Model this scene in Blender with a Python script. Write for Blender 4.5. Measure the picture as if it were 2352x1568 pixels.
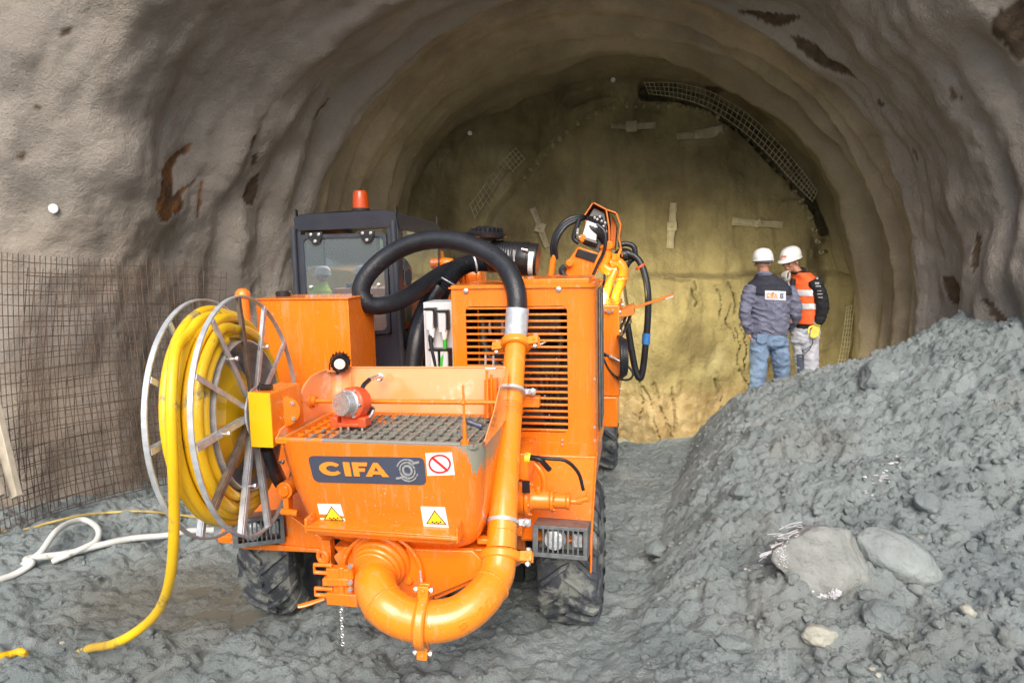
import bpy, bmesh, math, random
import numpy as np
from mathutils import Vector, Matrix, noise as mnoise

for o in list(bpy.data.objects):
    bpy.data.objects.remove(o)
S = bpy.context.scene
COL = S.collection
PI = math.pi
random.seed(7)

# ------------------------------------------------------------------ camera
F = 1600.0                                  # focal length in the 2352 px wide layout grid
EYE = 2.1
PITCH = math.atan(204 / F)
ROLL = -0.022
RC = Matrix.Rotation(PI / 2 - PITCH, 3, 'X') @ Matrix.Rotation(ROLL, 3, 'Z')
cam_d = bpy.data.cameras.new('camera')
cam = bpy.data.objects.new('camera', cam_d)
COL.objects.link(cam)
cam_d.sensor_width = 36
cam_d.lens = F / 2352 * 36
cam_d.clip_end = 2000
cam_d.dof.use_dof = False
cam.matrix_world = Matrix.Translation((0, 0, EYE)) @ RC.to_4x4()
S.camera = cam

# ------------------------------------------------------------------ sky, sun, exposure
w = bpy.data.worlds.new('World')
S.world = w
w.use_nodes = True
nt = w.node_tree
bg = nt.nodes['Background']
sky = nt.nodes.new('ShaderNodeTexSky')
sky.sky_type = 'NISHITA'
sky.sun_disc = False
SUN_EL, SUN_AZ = math.radians(40), math.radians(181)      # azimuth measured clockwise from +Y
sky.sun_elevation = SUN_EL
sky.sun_rotation = SUN_AZ
sky.air_density = 1.0
sky.dust_density = 4.0
sky.ozone_density = 1.0
nt.links.new(sky.outputs[0], bg.inputs[0])
bg.inputs[1].default_value = 0.13
sun_d = bpy.data.lights.new('sun', 'SUN')
sun_d.energy = 1.0
sun_d.angle = math.radians(38)
sun_d.color = (1.0, 0.95, 0.88)
sun = bpy.data.objects.new('sun', sun_d)
COL.objects.link(sun)
sd = Vector((math.sin(SUN_AZ) * math.cos(SUN_EL), math.cos(SUN_AZ) * math.cos(SUN_EL), math.sin(SUN_EL)))
sun.rotation_euler = sd.to_track_quat('Z', 'Y').to_euler()
S.view_settings.view_transform = 'Standard'
S.view_settings.look = 'None'
S.view_settings.gamma = 1
S.view_settings.exposure = 0.98
S.cycles.use_denoising = True
S.cycles.max_bounces = 8

# ------------------------------------------------------------------ frames
YAW = math.radians(-10.7)
ORI = Vector((-.542, 4.198, 0))
ML = Matrix.Translation(ORI) @ Matrix.Rotation(YAW, 4, 'Z')    # machine / tunnel frame -> world
MLI = ML.inverted()

def ray(px, py):
    return RC @ Vector(((px - 1176) / F, -(py - 784) / F, -1))

def P(px, py, v):
    """point of the photo's layout grid on the plane v metres along the machine axis (machine frame)"""
    lc = MLI @ Vector((0, 0, EYE)); ld = MLI.to_3x3() @ ray(px, py)
    return lc + ld * ((v - lc.y) / ld.y)

def Pu(px, py, u):
    lc = MLI @ Vector((0, 0, EYE)); ld = MLI.to_3x3() @ ray(px, py)
    return lc + ld * ((u - lc.x) / ld.x)

def Pz(px, py, z):
    lc = MLI @ Vector((0, 0, EYE)); ld = MLI.to_3x3() @ ray(px, py)
    return lc + ld * ((z - lc.z) / ld.z)

def Q(px, py, y):
    d = ray(px, py)
    return Vector((0, 0, EYE)) + d * (y / d.y)

# ------------------------------------------------------------------ numpy noise
def _h(ix, iy, iz, seed):
    with np.errstate(over='ignore'):
        h = (ix.astype(np.int64) * 374761393 + iy.astype(np.int64) * 668265263 + iz.astype(np.int64) * 2147483647 + seed * 974634777) & 0xffffffff
        h = ((h ^ (h >> 13)) * 1274126177) & 0xffffffff
        h = ((h ^ (h >> 16)) * 2246822519) & 0xffffffff
        h = h ^ (h >> 15)
    return (h & 0xffffff) / float(0xffffff)

def vn(x, y, z=None, seed=0):
    x = np.asarray(x, float); y = np.asarray(y, float)
    z = np.zeros_like(x) if z is None else np.asarray(z, float)
    x, y, z = np.broadcast_arrays(x, y, z)
    xi, yi, zi = np.floor(x), np.floor(y), np.floor(z)
    fx, fy, fz = x - xi, y - yi, z - zi
    fx = fx * fx * (3 - 2 * fx); fy = fy * fy * (3 - 2 * fy); fz = fz * fz * (3 - 2 * fz)
    r = 0
    for a in (0, 1):
        for b in (0, 1):
            for c in (0, 1):
                wgt = (fx if a else 1 - fx) * (fy if b else 1 - fy) * (fz if c else 1 - fz)
                r = r + wgt * _h(xi + a, yi + b, zi + c, seed)
    return r * 2 - 1

def fbm(x, y, z=None, o=4, seed=0, g=.5):
    r = 0; a = 1; k = 1; t = 0
    z = np.zeros_like(np.asarray(x, float)) if z is None else z
    for i in range(o):
        r = r + a * vn(x * k + 17.3 * i, y * k - 9.1 * i, z * k + 3.7 * i, seed + i); t += a; a *= g; k *= 2.03
    return r / t

def clods(x, y, cell, seed, dens=.7):
    """rounded lumps: for each point the height of the highest lump over it"""
    gx, gy = x / cell, y / cell
    ix, iy = np.floor(gx), np.floor(gy)
    z = np.zeros_like(gx)
    best = np.zeros_like(gx)
    for a in (-1, 0, 1):
        for b in (-1, 0, 1):
            cx, cy = ix + a, iy + b
            px = cx + _h(cx, cy, z, seed); py = cy + _h(cx, cy, z, seed + 1)
            rr = .35 + .55 * _h(cx, cy, z, seed + 2)
            on = _h(cx, cy, z, seed + 3) < dens
            an = _h(cx, cy, z, seed + 4) * PI
            dx, dy = gx - px, gy - py
            ex = dx * np.cos(an) + dy * np.sin(an); ey = (-dx * np.sin(an) + dy * np.cos(an)) * 1.45
            d2 = (ex * ex + ey * ey) / (rr * rr)
            hgt = np.where((d2 < 1) & on, rr * np.sqrt(np.clip(1 - d2, 0, 1)), 0)
            best = np.maximum(best, hgt)
    return best * cell

def sstep(a, b, x):
    t = np.clip((x - a) / (b - a), 0, 1)
    return t * t * (3 - 2 * t)

# ------------------------------------------------------------------ tagging
def tag(o, label=None, cat=None, group=None, kind=None):
    if label: o['label'] = label
    if cat: o['category'] = cat
    if group: o['group'] = group
    if kind: o['kind'] = kind
    return o

def thing(name, label, cat, mat=None, group=None):
    o = bpy.data.objects.new(name, None)
    o.empty_display_size = .1
    COL.objects.link(o)
    if mat is not None: o.matrix_world = mat
    return tag(o, label, cat, group)

# ------------------------------------------------------------------ materials
def ramp(nt, fac, c0, c1, p0=0., p1=1.):
    r = nt.nodes.new('ShaderNodeValToRGB')
    r.color_ramp.elements[0].position = p0; r.color_ramp.elements[1].position = p1
    r.color_ramp.elements[0].color = (*c0, 1) if len(c0) == 3 else c0
    r.color_ramp.elements[1].color = (*c1, 1) if len(c1) == 3 else c1
    nt.links.new(fac, r.inputs[0])
    return r.outputs[0]

def nz(nt, co, scale, detail=4, rough=.55, dist=0, stretch=None):
    n = nt.nodes.new('ShaderNodeTexNoise')
    n.inputs['Scale'].default_value = scale; n.inputs['Detail'].default_value = detail
    n.inputs['Roughness'].default_value = rough; n.inputs['Distortion'].default_value = dist
    if stretch:
        m = nt.nodes.new('ShaderNodeMapping'); m.inputs['Scale'].default_value = stretch
        nt.links.new(co, m.inputs[0]); co = m.outputs[0]
    nt.links.new(co, n.inputs['Vector'])
    return n.outputs['Fac']

def mixc(nt, fac, a, b, mode='MIX'):
    m = nt.nodes.new('ShaderNodeMix'); m.data_type = 'RGBA'; m.blend_type = mode
    for s, val in ((m.inputs[0], fac), (m.inputs[6], a), (m.inputs[7], b)):
        if hasattr(val, 'is_output') or isinstance(val, bpy.types.NodeSocket): nt.links.new(val, s)
        elif isinstance(val, (int, float)): s.default_value = val
        else: s.default_value = (*val, 1)
    return m.outputs[2]

def mth(nt, op, a, b=0.):
    m = nt.nodes.new('ShaderNodeMath'); m.operation = op
    for s, val in ((m.inputs[0], a), (m.inputs[1], b)):
        if isinstance(val, bpy.types.NodeSocket): nt.links.new(val, s)
        else: s.default_value = val
    return m.outputs[0]

def pm(name, col, rough=.5, metal=0., var=.15, vs=4., bump=0., bs=60., dirt_or_sheen=None, coat=0., spec=.5, rvar=.15, low=None, bdist=.01, specks=None):
    """principled material: noise-varied colour, roughness, bump; dirt=(colour, amount, scale); low=(colour, z0, z1): mud rising from below"""
    m = bpy.data.materials.new(name); m.use_nodes = True
    nt = m.node_tree; b = nt.nodes['Principled BSDF']
    tc = nt.nodes.new('ShaderNodeTexCoord'); co = tc.outputs['Object']
    n1 = nz(nt, co, vs, 5)
    dk = tuple(c * (1 - var) for c in col); lt = tuple(min(1, c * (1 + var)) for c in col)
    c = ramp(nt, n1, dk, lt, .3, .7)
    rg = mth(nt, 'ADD', mth(nt, 'MULTIPLY', nz(nt, co, vs * 2.3, 4), rvar * 2), rough - rvar)
    if dirt_or_sheen:
        dc, am, ds = dirt_or_sheen
        n2 = nz(nt, co, ds, 8, .65, .3)
        f = ramp(nt, n2, (0, 0, 0), (1, 1, 1), .68 - am * .4, .78 - am * .4)
        c = mixc(nt, f, c, dc)
        rg = mth(nt, 'ADD', rg, mth(nt, 'MULTIPLY', f, .35))
    if specks:
        f1 = ramp(nt, nz(nt, co, 95, 2, .5), (0, 0, 0), (1, 1, 1), .69, .72)
        f2 = ramp(nt, nz(nt, co, 3.5, 3, .6), (0, 0, 0), (1, 1, 1), .45, .62)
        f = mth(nt, 'MULTIPLY', f1, f2)
        c = mixc(nt, f, c, specks); rg = mth(nt, 'ADD', rg, mth(nt, 'MULTIPLY', f, .4))
        st_ = ramp(nt, nz(nt, co, 9, 6, .7, 0, (3, 3, .35)), (0, 0, 0), (.35,) * 3, .54, .70)
        c = mixc(nt, st_, c, (.55, .36, .20)); rg = mth(nt, 'ADD', rg, mth(nt, 'MULTIPLY', st_, .5))
    if low:
        lc, z0, z1 = low
        sx = nt.nodes.new('ShaderNodeSeparateXYZ'); nt.links.new(co, sx.inputs[0])
        g = mth(nt, 'DIVIDE', mth(nt, 'SUBTRACT', z1, sx.outputs[2]), z1 - z0)
        g = mth(nt, 'ADD', g, mth(nt, 'MULTIPLY', mth(nt, 'SUBTRACT', nz(nt, co, 9, 8, .7), .5), 2.2))
        f = ramp(nt, g, (0, 0, 0), (1, 1, 1), .45, .65)
        c = mixc(nt, f, c, lc)
        rg = mth(nt, 'ADD', rg, mth(nt, 'MULTIPLY', f, .4))
    nt.links.new(c, b.inputs['Base Color']); nt.links.new(rg, b.inputs['Roughness'])
    b.inputs['Metallic'].default_value = metal
    b.inputs['Coat Weight'].default_value = coat; b.inputs['Coat Roughness'].default_value = .12
    b.inputs['Specular IOR Level'].default_value = spec
    if bump:
        bp = nt.nodes.new('ShaderNodeBump'); bp.inputs['Strength'].default_value = bump; bp.inputs['Distance'].default_value = bdist
        nt.links.new(nz(nt, co, bs, 6, .6), bp.inputs['Height']); nt.links.new(bp.outputs[0], b.inputs['Normal'])
    return m

MUD = (.19, .20, .175)
M = {}
M['orange'] = pm('orange_paint', (.87, .205, .010), .26, var=.07, vs=2.5, coat=.4, dirt_or_sheen=((.42, .33, .22), .10, 11), bump=.05, bs=300, low=(MUD, -.1, .40), specks=(.38, .36, .31))
M['amber'] = pm('amber_paint', (.89, .265, .012), .24, var=.06, vs=3, coat=.6, dirt_or_sheen=(MUD, .02, 6), bump=.12, bs=90, bdist=.004, specks=(.45, .40, .32))
M['orange_old'] = pm('orange_dusty', (.62, .17, .02), .5, var=.18, vs=5, coat=.1, dirt_or_sheen=(MUD, .22, 7))
M['redorange'] = pm('red_orange_paint', (.75, .10, .03), .4, var=.12, coat=.3, dirt_or_sheen=(MUD, .1, 14))
M['yellow_box'] = pm('yellow_paint', (.9, .52, .01), .35, var=.05, coat=.4)
M['galv'] = pm('galvanised_steel', (.50, .53, .56), .40, metal=.35, var=.22, vs=22, rvar=.12, dirt_or_sheen=(.25 and (.30, .28, .25), .1, 12), bump=.1, bs=120)
M['steel'] = pm('bright_steel', (.66, .66, .66), .28, metal=.7, var=.15, vs=30)
M['rusty'] = pm('rusty_steel', (.20, .16, .13), .6, metal=.5, var=.4, vs=14, dirt_or_sheen=((.22, .09, .03), .25, 18))
M['rebar'] = pm('rebar_rust', (.11, .07, .048), .8, var=.45, vs=9, bump=.3, bs=200)
M['black'] = pm('black_plastic', (.012, .012, .014), .38, var=.2, coat=.2, dirt_or_sheen=((.08, .08, .075), .03, 20))
M['rubber'] = pm('hose_rubber', (.014, .016, .021), .34, var=.3, vs=12, dirt_or_sheen=((.09, .09, .085), .10, 16), bump=.35, bs=70)
M['navy'] = pm('navy_paint', (.035, .04, .055), .4, var=.15, vs=8, coat=.35, dirt_or_sheen=((.12, .12, .115), .08, 22))
M['dark'] = pm('dark_interior', (.01, .01, .012), .6, var=.3)
M['engine'] = pm('engine_grey', (.06, .065, .07), .45, metal=.3, var=.5, vs=8)
M['dullgalv'] = pm('weathered_zinc', (.17, .19, .20), .45, metal=.4, var=.3, vs=20)
M['lens'] = pm('lamp_lens_glass', (.62, .66, .70), .1, metal=.25, var=.35, vs=60, coat=1)
M['grey'] = pm('pale_grey_paint', (.60, .62, .64), .4, var=.05, dirt_or_sheen=(MUD, .05, 12))
M['hose_yellow'] = pm('yellow_hose', (.86, .53, .012), .33, var=.07, vs=3, coat=.2, dirt_or_sheen=((.25, .22, .11), .27, 7), bump=.1, bs=60)
M['white_hose'] = pm('muddy_white_hose', (.62, .64, .62), .5, var=.12, vs=5, dirt_or_sheen=((.30, .27, .2), .28, 6))
M['dirty_hose'] = pm('muddy_yellow_hose', (.48, .36, .10), .55, var=.3, vs=4, dirt_or_sheen=(MUD, .35, 5))
M['tyre'] = pm('tyre_rubber', (.055, .062, .075), .6, var=.4, vs=6, dirt_or_sheen=((.20, .215, .20), .50, 9), bump=.5, bs=40)
M['mudcake'] = pm('mud_cake', (.21, .215, .185), .75, var=.3, vs=14, bump=.8, bs=60)
M['wood'] = pm('pale_timber', (.48, .43, .34), .75, var=.25, vs=6, dirt_or_sheen=(MUD, .2, 6), bump=.3, bs=40)
M['white'] = pm('white_sticker', (.80, .80, .78), .4, var=.03)
M['signyellow'] = pm('sticker_yellow', (.85, .62, .03), .4, var=.04)
M['signred'] = pm('sticker_red', (.70, .03, .03), .4, var=.04)
M['slate'] = pm('plate_slate_blue', (.055, .065, .10), .35, var=.08, coat=.4)
M['letter'] = pm('letter_orange', (.9, .28, .03), .35, var=.05, coat=.3)
M['green'] = pm('green_cable', (.05, .45, .05), .4, var=.1)
M['red'] = pm('red_plastic', (.55, .02, .015), .35, var=.1, coat=.3)
M['blue'] = pm('blue_tape', (.03, .16, .45), .5, var=.3, vs=20)
M['meshwire'] = pm('mortar_coated_wire', (.36, .32, .22), .8, var=.3, vs=8)
M['concrete'] = pm('sprayed_concrete', (.31, .27, .185), .85, var=.3, vs=6, bump=.8, bs=30)

# ------------------------------------------------------------------ mesh builder
def catmull(pts, n=8, closed=False):
    pts = [Vector(p) for p in pts]
    out = []
    N = len(pts)
    rng = range(N if closed else N - 1)
    for i in rng:
        p1, p2 = pts[i], pts[(i + 1) % N]
        p0 = pts[i - 1] if (i > 0 or closed) else p1 * 2 - p2
        p3 = pts[(i + 2) % N] if (i + 2 < N or closed) else p2 * 2 - p1
        for k in range(n):
            t = k / n
            out.append(.5 * ((2 * p1) + (p2 - p0) * t + (2 * p0 - 5 * p1 + 4 * p2 - p3) * t * t + (3 * p1 - p0 - 3 * p2 + p3) * t ** 3))
    if not closed: out.append(pts[-1])
    return out

def perp(d):
    d = d.normalized()
    a = Vector((0, 0, 1)) if abs(d.z) < .9 else Vector((1, 0, 0))
    x = d.cross(a).normalized()
    return x, d.cross(x).normalized()

class MB:
    def __init__(s): s.v = []; s.f = []; s.m = []; s.c = 0
    def mat(s, i): s.c = i; return s
    def add(s, vs, fs):
        b = len(s.v); s.v += [tuple(v) for v in vs]
        s.f += [tuple(i + b for i in f) for f in fs]; s.m += [s.c] * len(fs)
        return s
    def box(s, x0, x1, y0, y1, z0, z1):
        return s.hexa([(x0, y0, z0), (x1, y0, z0), (x1, y1, z0), (x0, y1, z0), (x0, y0, z1), (x1, y0, z1), (x1, y1, z1), (x0, y1, z1)])
    def hexa(s, p):
        return s.add(p, [(3, 2, 1, 0), (4, 5, 6, 7), (0, 1, 5, 4), (1, 2, 6, 5), (2, 3, 7, 6), (3, 0, 4, 7)])
    def obox(s, c, size, ax=None):
        """box centred at c, size (x,y,z) along axes ax (3 vectors)"""
        ax = ax or (Vector((1, 0, 0)), Vector((0, 1, 0)), Vector((0, 0, 1)))
        c = Vector(c); X, Y, Z = [a.normalized() * (k / 2) for a, k in zip(ax, size)]
        return s.hexa([c - X - Y - Z, c + X - Y - Z, c + X + Y - Z, c - X + Y - Z, c - X - Y + Z, c + X - Y + Z, c + X + Y + Z, c - X + Y + Z])
    def bar(s, a, b, wd, th, side=None):
        a, b = Vector(a), Vector(b); d = b - a
        x, y = perp(d)
        if side is not None:
            y = d.cross(Vector(side)).normalized(); x = y.cross(d).normalized()
        return s.obox((a + b) / 2, (wd, th, d.length), (x, y, d))
    def prism(s, poly, vec):
        poly = [Vector(p) for p in poly]; vec = Vector(vec); n = len(poly)
        nrm = Vector((0, 0, 0))
        for i in range(n):
            nrm += poly[i].cross(poly[(i + 1) % n])
        if nrm.dot(vec) > 0: poly = poly[::-1]
        vs = poly + [p + vec for p in poly]
        fs = [tuple(range(n)), tuple(range(2 * n - 1, n - 1, -1))]
        fs += [(i, i + n, (i + 1) % n + n, (i + 1) % n) for i in range(n)]
        return s.add(vs, fs)
    def slab(s, px, v, t):
        return s.prism([P(x, y, v) for x, y in px], (0, t, 0))
    def tube(s, pts, r, seg=12, closed=False, caps=True, sub=0, ell=1.):
        pts = [Vector(p) for p in pts]
        rs = list(r) if isinstance(r, (list, tuple)) else None
        if sub:
            if rs:
                rs3 = catmull([Vector((q, 0, 0)) for q in rs], sub, closed); rs = [q.x for q in rs3]
            pts = catmull(pts, sub, closed)
        n = len(pts)
        if rs is None: rs = [r] * n
        tan = []
        for i in range(n):
            a = pts[i - 1] if (i > 0 or closed) else pts[i]
            b = pts[(i + 1) % n] if (i < n - 1 or closed) else pts[i]
            tan.append((b - a).normalized())
        x, y = perp(tan[0])
        vs = []
        for i in range(n):
            t = tan[i]
            x = (x - t * x.dot(t)).normalized(); y = t.cross(x).normalized()
            for k in range(seg):
                a = 2 * PI * k / seg
                vs.append(pts[i] + x * (math.cos(a) * rs[i]) + y * (math.sin(a) * rs[i] * ell))
        fs = []
        for i in range(n if closed else n - 1):
            j = (i + 1) % n
            for k in range(seg):
                k2 = (k + 1) % seg
                fs.append((i * seg + k, i * seg + k2, j * seg + k2, j * seg + k))
        if caps and not closed:
            fs.append(tuple(range(seg))[::-1]); fs.append(tuple((n - 1) * seg + k for k in range(seg)))
        return s.add(vs, fs)
    def lathe(s, prof, o=(0, 0, 0), ax=(0, 0, 1), seg=24, arc=None):
        """prof: list of (radius, height along the axis)"""
        o = Vector(o); ax = Vector(ax).normalized(); x, y = perp(ax)
        vs = []; n = len(prof)
        for r, h in prof:
            for k in range(seg):
                a = 2 * PI * k / seg
                vs.append(o + ax * h + x * (math.cos(a) * r) + y * (math.sin(a) * r))
        fs = []
        for i in range(n - 1):
            for k in range(seg):
                k2 = (k + 1) % seg
                fs.append((i * seg + k, i * seg + k2, (i + 1) * seg + k2, (i + 1) * seg + k))
        if prof[0][0] > 0: fs.append(tuple(range(seg))[::-1])
        if prof[-1][0] > 0: fs.append(tuple((n - 1) * seg + k for k in range(seg)))
        return s.add(vs, fs)
    def cyl(s, a, b, r, seg=20, r2=None):
        a, b = Vector(a), Vector(b)
        return s.lathe([(r, 0), (r if r2 is None else r2, (b - a).length)], a, b - a, seg)
    def ring(s, o, ax, R, r, seg=32, seg2=8, ell=1.):
        o = Vector(o); x, y = perp(Vector(ax))
        pts = [o + x * (R * math.cos(2 * PI * k / seg)) + y * (R * math.sin(2 * PI * k / seg)) for k in range(seg)]
        return s.tube(pts, r, seg2, closed=True, ell=ell)
    def ball(s, c, r, sc=(1, 1, 1), seg=16, rings=10, ax=None):
        c = Vector(c); ax = ax or (Vector((1, 0, 0)), Vector((0, 1, 0)), Vector((0, 0, 1)))
        ax = [a.normalized() for a in ax]
        vs = [c - ax[2] * r * sc[2]]
        for i in range(1, rings):
            t = -PI / 2 + PI * i / rings
            for k in range(seg):
                a = 2 * PI * k / seg
                vs.append(c + ax[0] * (r * sc[0] * math.cos(t) * math.cos(a)) + ax[1] * (r * sc[1] * math.cos(t) * math.sin(a)) + ax[2] * (r * sc[2] * math.sin(t)))
        vs.append(c + ax[2] * r * sc[2])
        fs = []
        for k in range(seg): fs.append((0, 1 + (k + 1) % seg, 1 + k))
        for i in range(rings - 2):
            for k in range(seg):
                k2 = (k + 1) % seg; a = 1 + i * seg
                fs.append((a + k, a + k2, a + seg + k2, a + seg + k))
        L = len(vs) - 1; a = 1 + (rings - 2) * seg
        for k in range(seg): fs.append((a + k, a + (k + 1) % seg, L))
        return s.add(vs, fs)
    def bolt(s, c, ax, r=.012, h=.01):
        return s.lathe([(r, 0), (r, h * .7), (r * .8, h)], c, ax, 6)
    def islands(s):
        par = list(range(len(s.v)))
        def fd(a):
            while par[a] != a: par[a] = par[par[a]]; a = par[a]
            return a
        for f in s.f:
            r = fd(f[0])
            for i in f[1:]: par[fd(i)] = r
        g = {}
        for f, m in zip(s.f, s.m): g.setdefault(fd(f[0]), []).append((f, m))
        out = []
        for fs in g.values():
            ids = sorted({i for f, _ in fs for i in f}); mp = {i: k for k, i in enumerate(ids)}
            q = MB(); q.v = [s.v[i] for i in ids]; q.f = [tuple(mp[i] for i in f) for f, _ in fs]; q.m = [m for _, m in fs]
            out.append(q)
        return out
    def split(s, name, *a, **k):
        return [q.build(name, *a, **k) for q in s.islands()]
    def shard(s, c, r, rg, fl=.6):
        c = Vector(c); n = 7
        vs = [c + Vector((rg.uniform(-1, 1), rg.uniform(-1, 1), rg.uniform(-.2, 1) * fl)) * r for _ in range(n)]
        bm = bmesh.new(); bv = [bm.verts.new(v) for v in vs]
        bmesh.ops.convex_hull(bm, input=bv); bm.verts.index_update(); bm.verts.ensure_lookup_table()
        out = ([v.co.copy() for v in bm.verts], [tuple(v.index for v in f.verts) for f in bm.faces]); bm.free()
        return s.add(*out)
    def build(s, name, mats, parent=None, smooth=38, bevel=0, seg=2, label=None, fix=False):
        me = bpy.data.meshes.new(name)
        me.from_pydata(s.v, [], s.f); 
        if not isinstance(mats, (list, tuple)): mats = [mats]
        for m in mats: me.materials.append(M[m] if isinstance(m, str) else m)
        me.polygons.foreach_set('material_index', s.m)
        if fix:
            bm = bmesh.new(); bm.from_mesh(me); bmesh.ops.recalc_face_normals(bm, faces=bm.faces); bm.to_mesh(me); bm.free()
        me.update()
        if smooth:
            me.shade_smooth()
            me.set_sharp_from_angle(angle=math.radians(smooth))
        o = bpy.data.objects.new(name, me); COL.objects.link(o)
        if parent is not None: o.parent = parent
        if bevel:
            md = o.modifiers.new('bevel', 'BEVEL'); md.width = bevel; md.segments = seg; md.limit_method = 'ANGLE'
            md.angle_limit = math.radians(40); md.harden_normals = False
        if label: o['label'] = label
        return o

def grid_obj(name, V, mask, mats, smooth=True, attrs=None):
    """V: (n,m,3) array -> one mesh of quads; mask (n-1,m-1) says which quads exist"""
    n, m = V.shape[:2]
    idx = np.arange(n * m).reshape(n, m)
    q = np.stack([idx[:-1, :-1], idx[1:, :-1], idx[1:, 1:], idx[:-1, 1:]], -1)
    q = q[mask] if mask is not None else q.reshape(-1, 4)
    me = bpy.data.meshes.new(name)
    me.vertices.add(n * m); me.vertices.foreach_set('co', V.reshape(-1).astype(np.float32))
    me.loops.add(q.size); me.loops.foreach_set('vertex_index', q.reshape(-1).astype(np.int32))
    me.polygons.add(len(q)); me.polygons.foreach_set('loop_start', np.arange(0, q.size, 4, dtype=np.int32))
    me.update(calc_edges=True)
    me.validate()
    if smooth: me.shade_smooth()
    for k, a in (attrs or {}).items():
        at = me.attributes.new(k, 'FLOAT', 'POINT'); at.data.foreach_set('value', a.reshape(-1).astype(np.float32))
    for mm in mats: me.materials.append(mm)
    o = bpy.data.objects.new(name, me); COL.objects.link(o)
    return o
# ================================================================== GROUND
def wx(t): return t
def axis(lo, hi, step, far_lo, far_hi, grow=1.12):
    a = list(np.arange(lo, hi, step)); st = step
    x = a[0]; left = []
    while x > far_lo:
        st *= grow; x -= st; left.append(x)
    st = step; x = a[-1]; right = []
    while x < far_hi:
        st *= grow; x += st; right.append(x)
    return np.array(left[::-1] + a + right)

def pile_parts(X, Y):
    edge = .42 + (Y - 3.2) * .36
    u = X - edge
    g = np.interp(u, [-.2, 0, .2, .5, 1.2, 2.0, 2.8, 4.0, 6, 12], [0, .05, .30, .58, .84, 1.04, 1.40, 1.76, 2.1, 2.4])
    wv = np.interp(Y, [1, 2.4, 3.0, 3.6, 4.4, 5.2, 6.3, 7.0, 7.5, 8.2, 9.2], [0, .02, .08, .22, .42, .60, .88, 1.0, .82, .40, .05])
    wv = wv + sstep(3.5, 6, X) * .08
    return g * wv, u

def hbase(X, Y):
    X = np.asarray(X, float); Y = np.asarray(Y, float)
    p, u = pile_parts(X, Y)
    h = p
    h = h - sstep(7.6, 9.6, Y) * .9
    # left bank rising to the wall, shallow puddle basin
    h = h + .10 * sstep(-2.6, -3.6, X) * sstep(3.5, 5.5, Y)
    h = h - .07 * sstep(-.9, -1.6, X)
    h = h - .06 * np.exp(-(((X + 2.2) / .75) ** 2 + ((Y - 4.35) / .5) ** 2))
    # wheel track to the right of the machine
    h = h - .03 * np.exp(-((X - .95 - (Y - 5) * .2) / .3) ** 2) * sstep(3, 4.5, Y)
    return h

def hfull(X, Y):
    h = hbase(X, Y)
    p, u = pile_parts(X, Y)
    rub = sstep(.0, .5, u) * .38 + .25
    left = sstep(.2, -.8, X) * .40 + .22
    r = np.maximum(rub, left)
    near = sstep(14, 9, np.abs(Y)) * sstep(9, 6, np.abs(X))
    wob = .08 * fbm(X * 3, Y * 3, None, 3, 5)
    xx, yy = X + wob, Y + .08 * fbm(X * 3 + 9, Y * 3, None, 3, 6)
    d = .075 * fbm(X * 1.1, Y * 1.1, None, 4, 11)
    d = d + r * (.36 * clods(xx, yy, .30, 21, .4) + .5 * clods(xx + 3, yy, .15, 31, .5) + .75 * clods(xx, yy + 5, .075, 41, .6) + 1.0 * clods(xx + 7, yy, .040, 43, .6)) * near
    d = d + (.030 * fbm(X * 13, Y * 13, None, 5, 51, .62) - .020 * np.clip(fbm(X * 6, Y * 6, None, 4, 53, .6) - .12, 0, 1) * 3) * near
    pud = np.exp(-(((X + 2.15) / .9) ** 2 + ((Y - 4.4) / .5) ** 2))
    d = d * (1 - .55 * np.clip(pud * 1.3, 0, 1))
    return h + d - .035

def gz(x, y):
    return float(hfull(np.array([x]), np.array([y]))[0])

def G(px, py, full=False):
    """march the ray of a layout point down to the ground"""
    d = ray(px, py); c = Vector((0, 0, EYE))
    f = hfull if full else (lambda a, b: hbase(a, b))
    t = np.linspace(2.2, 14, 1200)
    X, Y, Z = d.x * t, d.y * t, EYE + d.z * t
    below = Z < f(X, Y)
    i = int(np.argmax(below)) if below.any() else len(t) - 1
    return Vector((X[i], Y[i], Z[i]))

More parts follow.
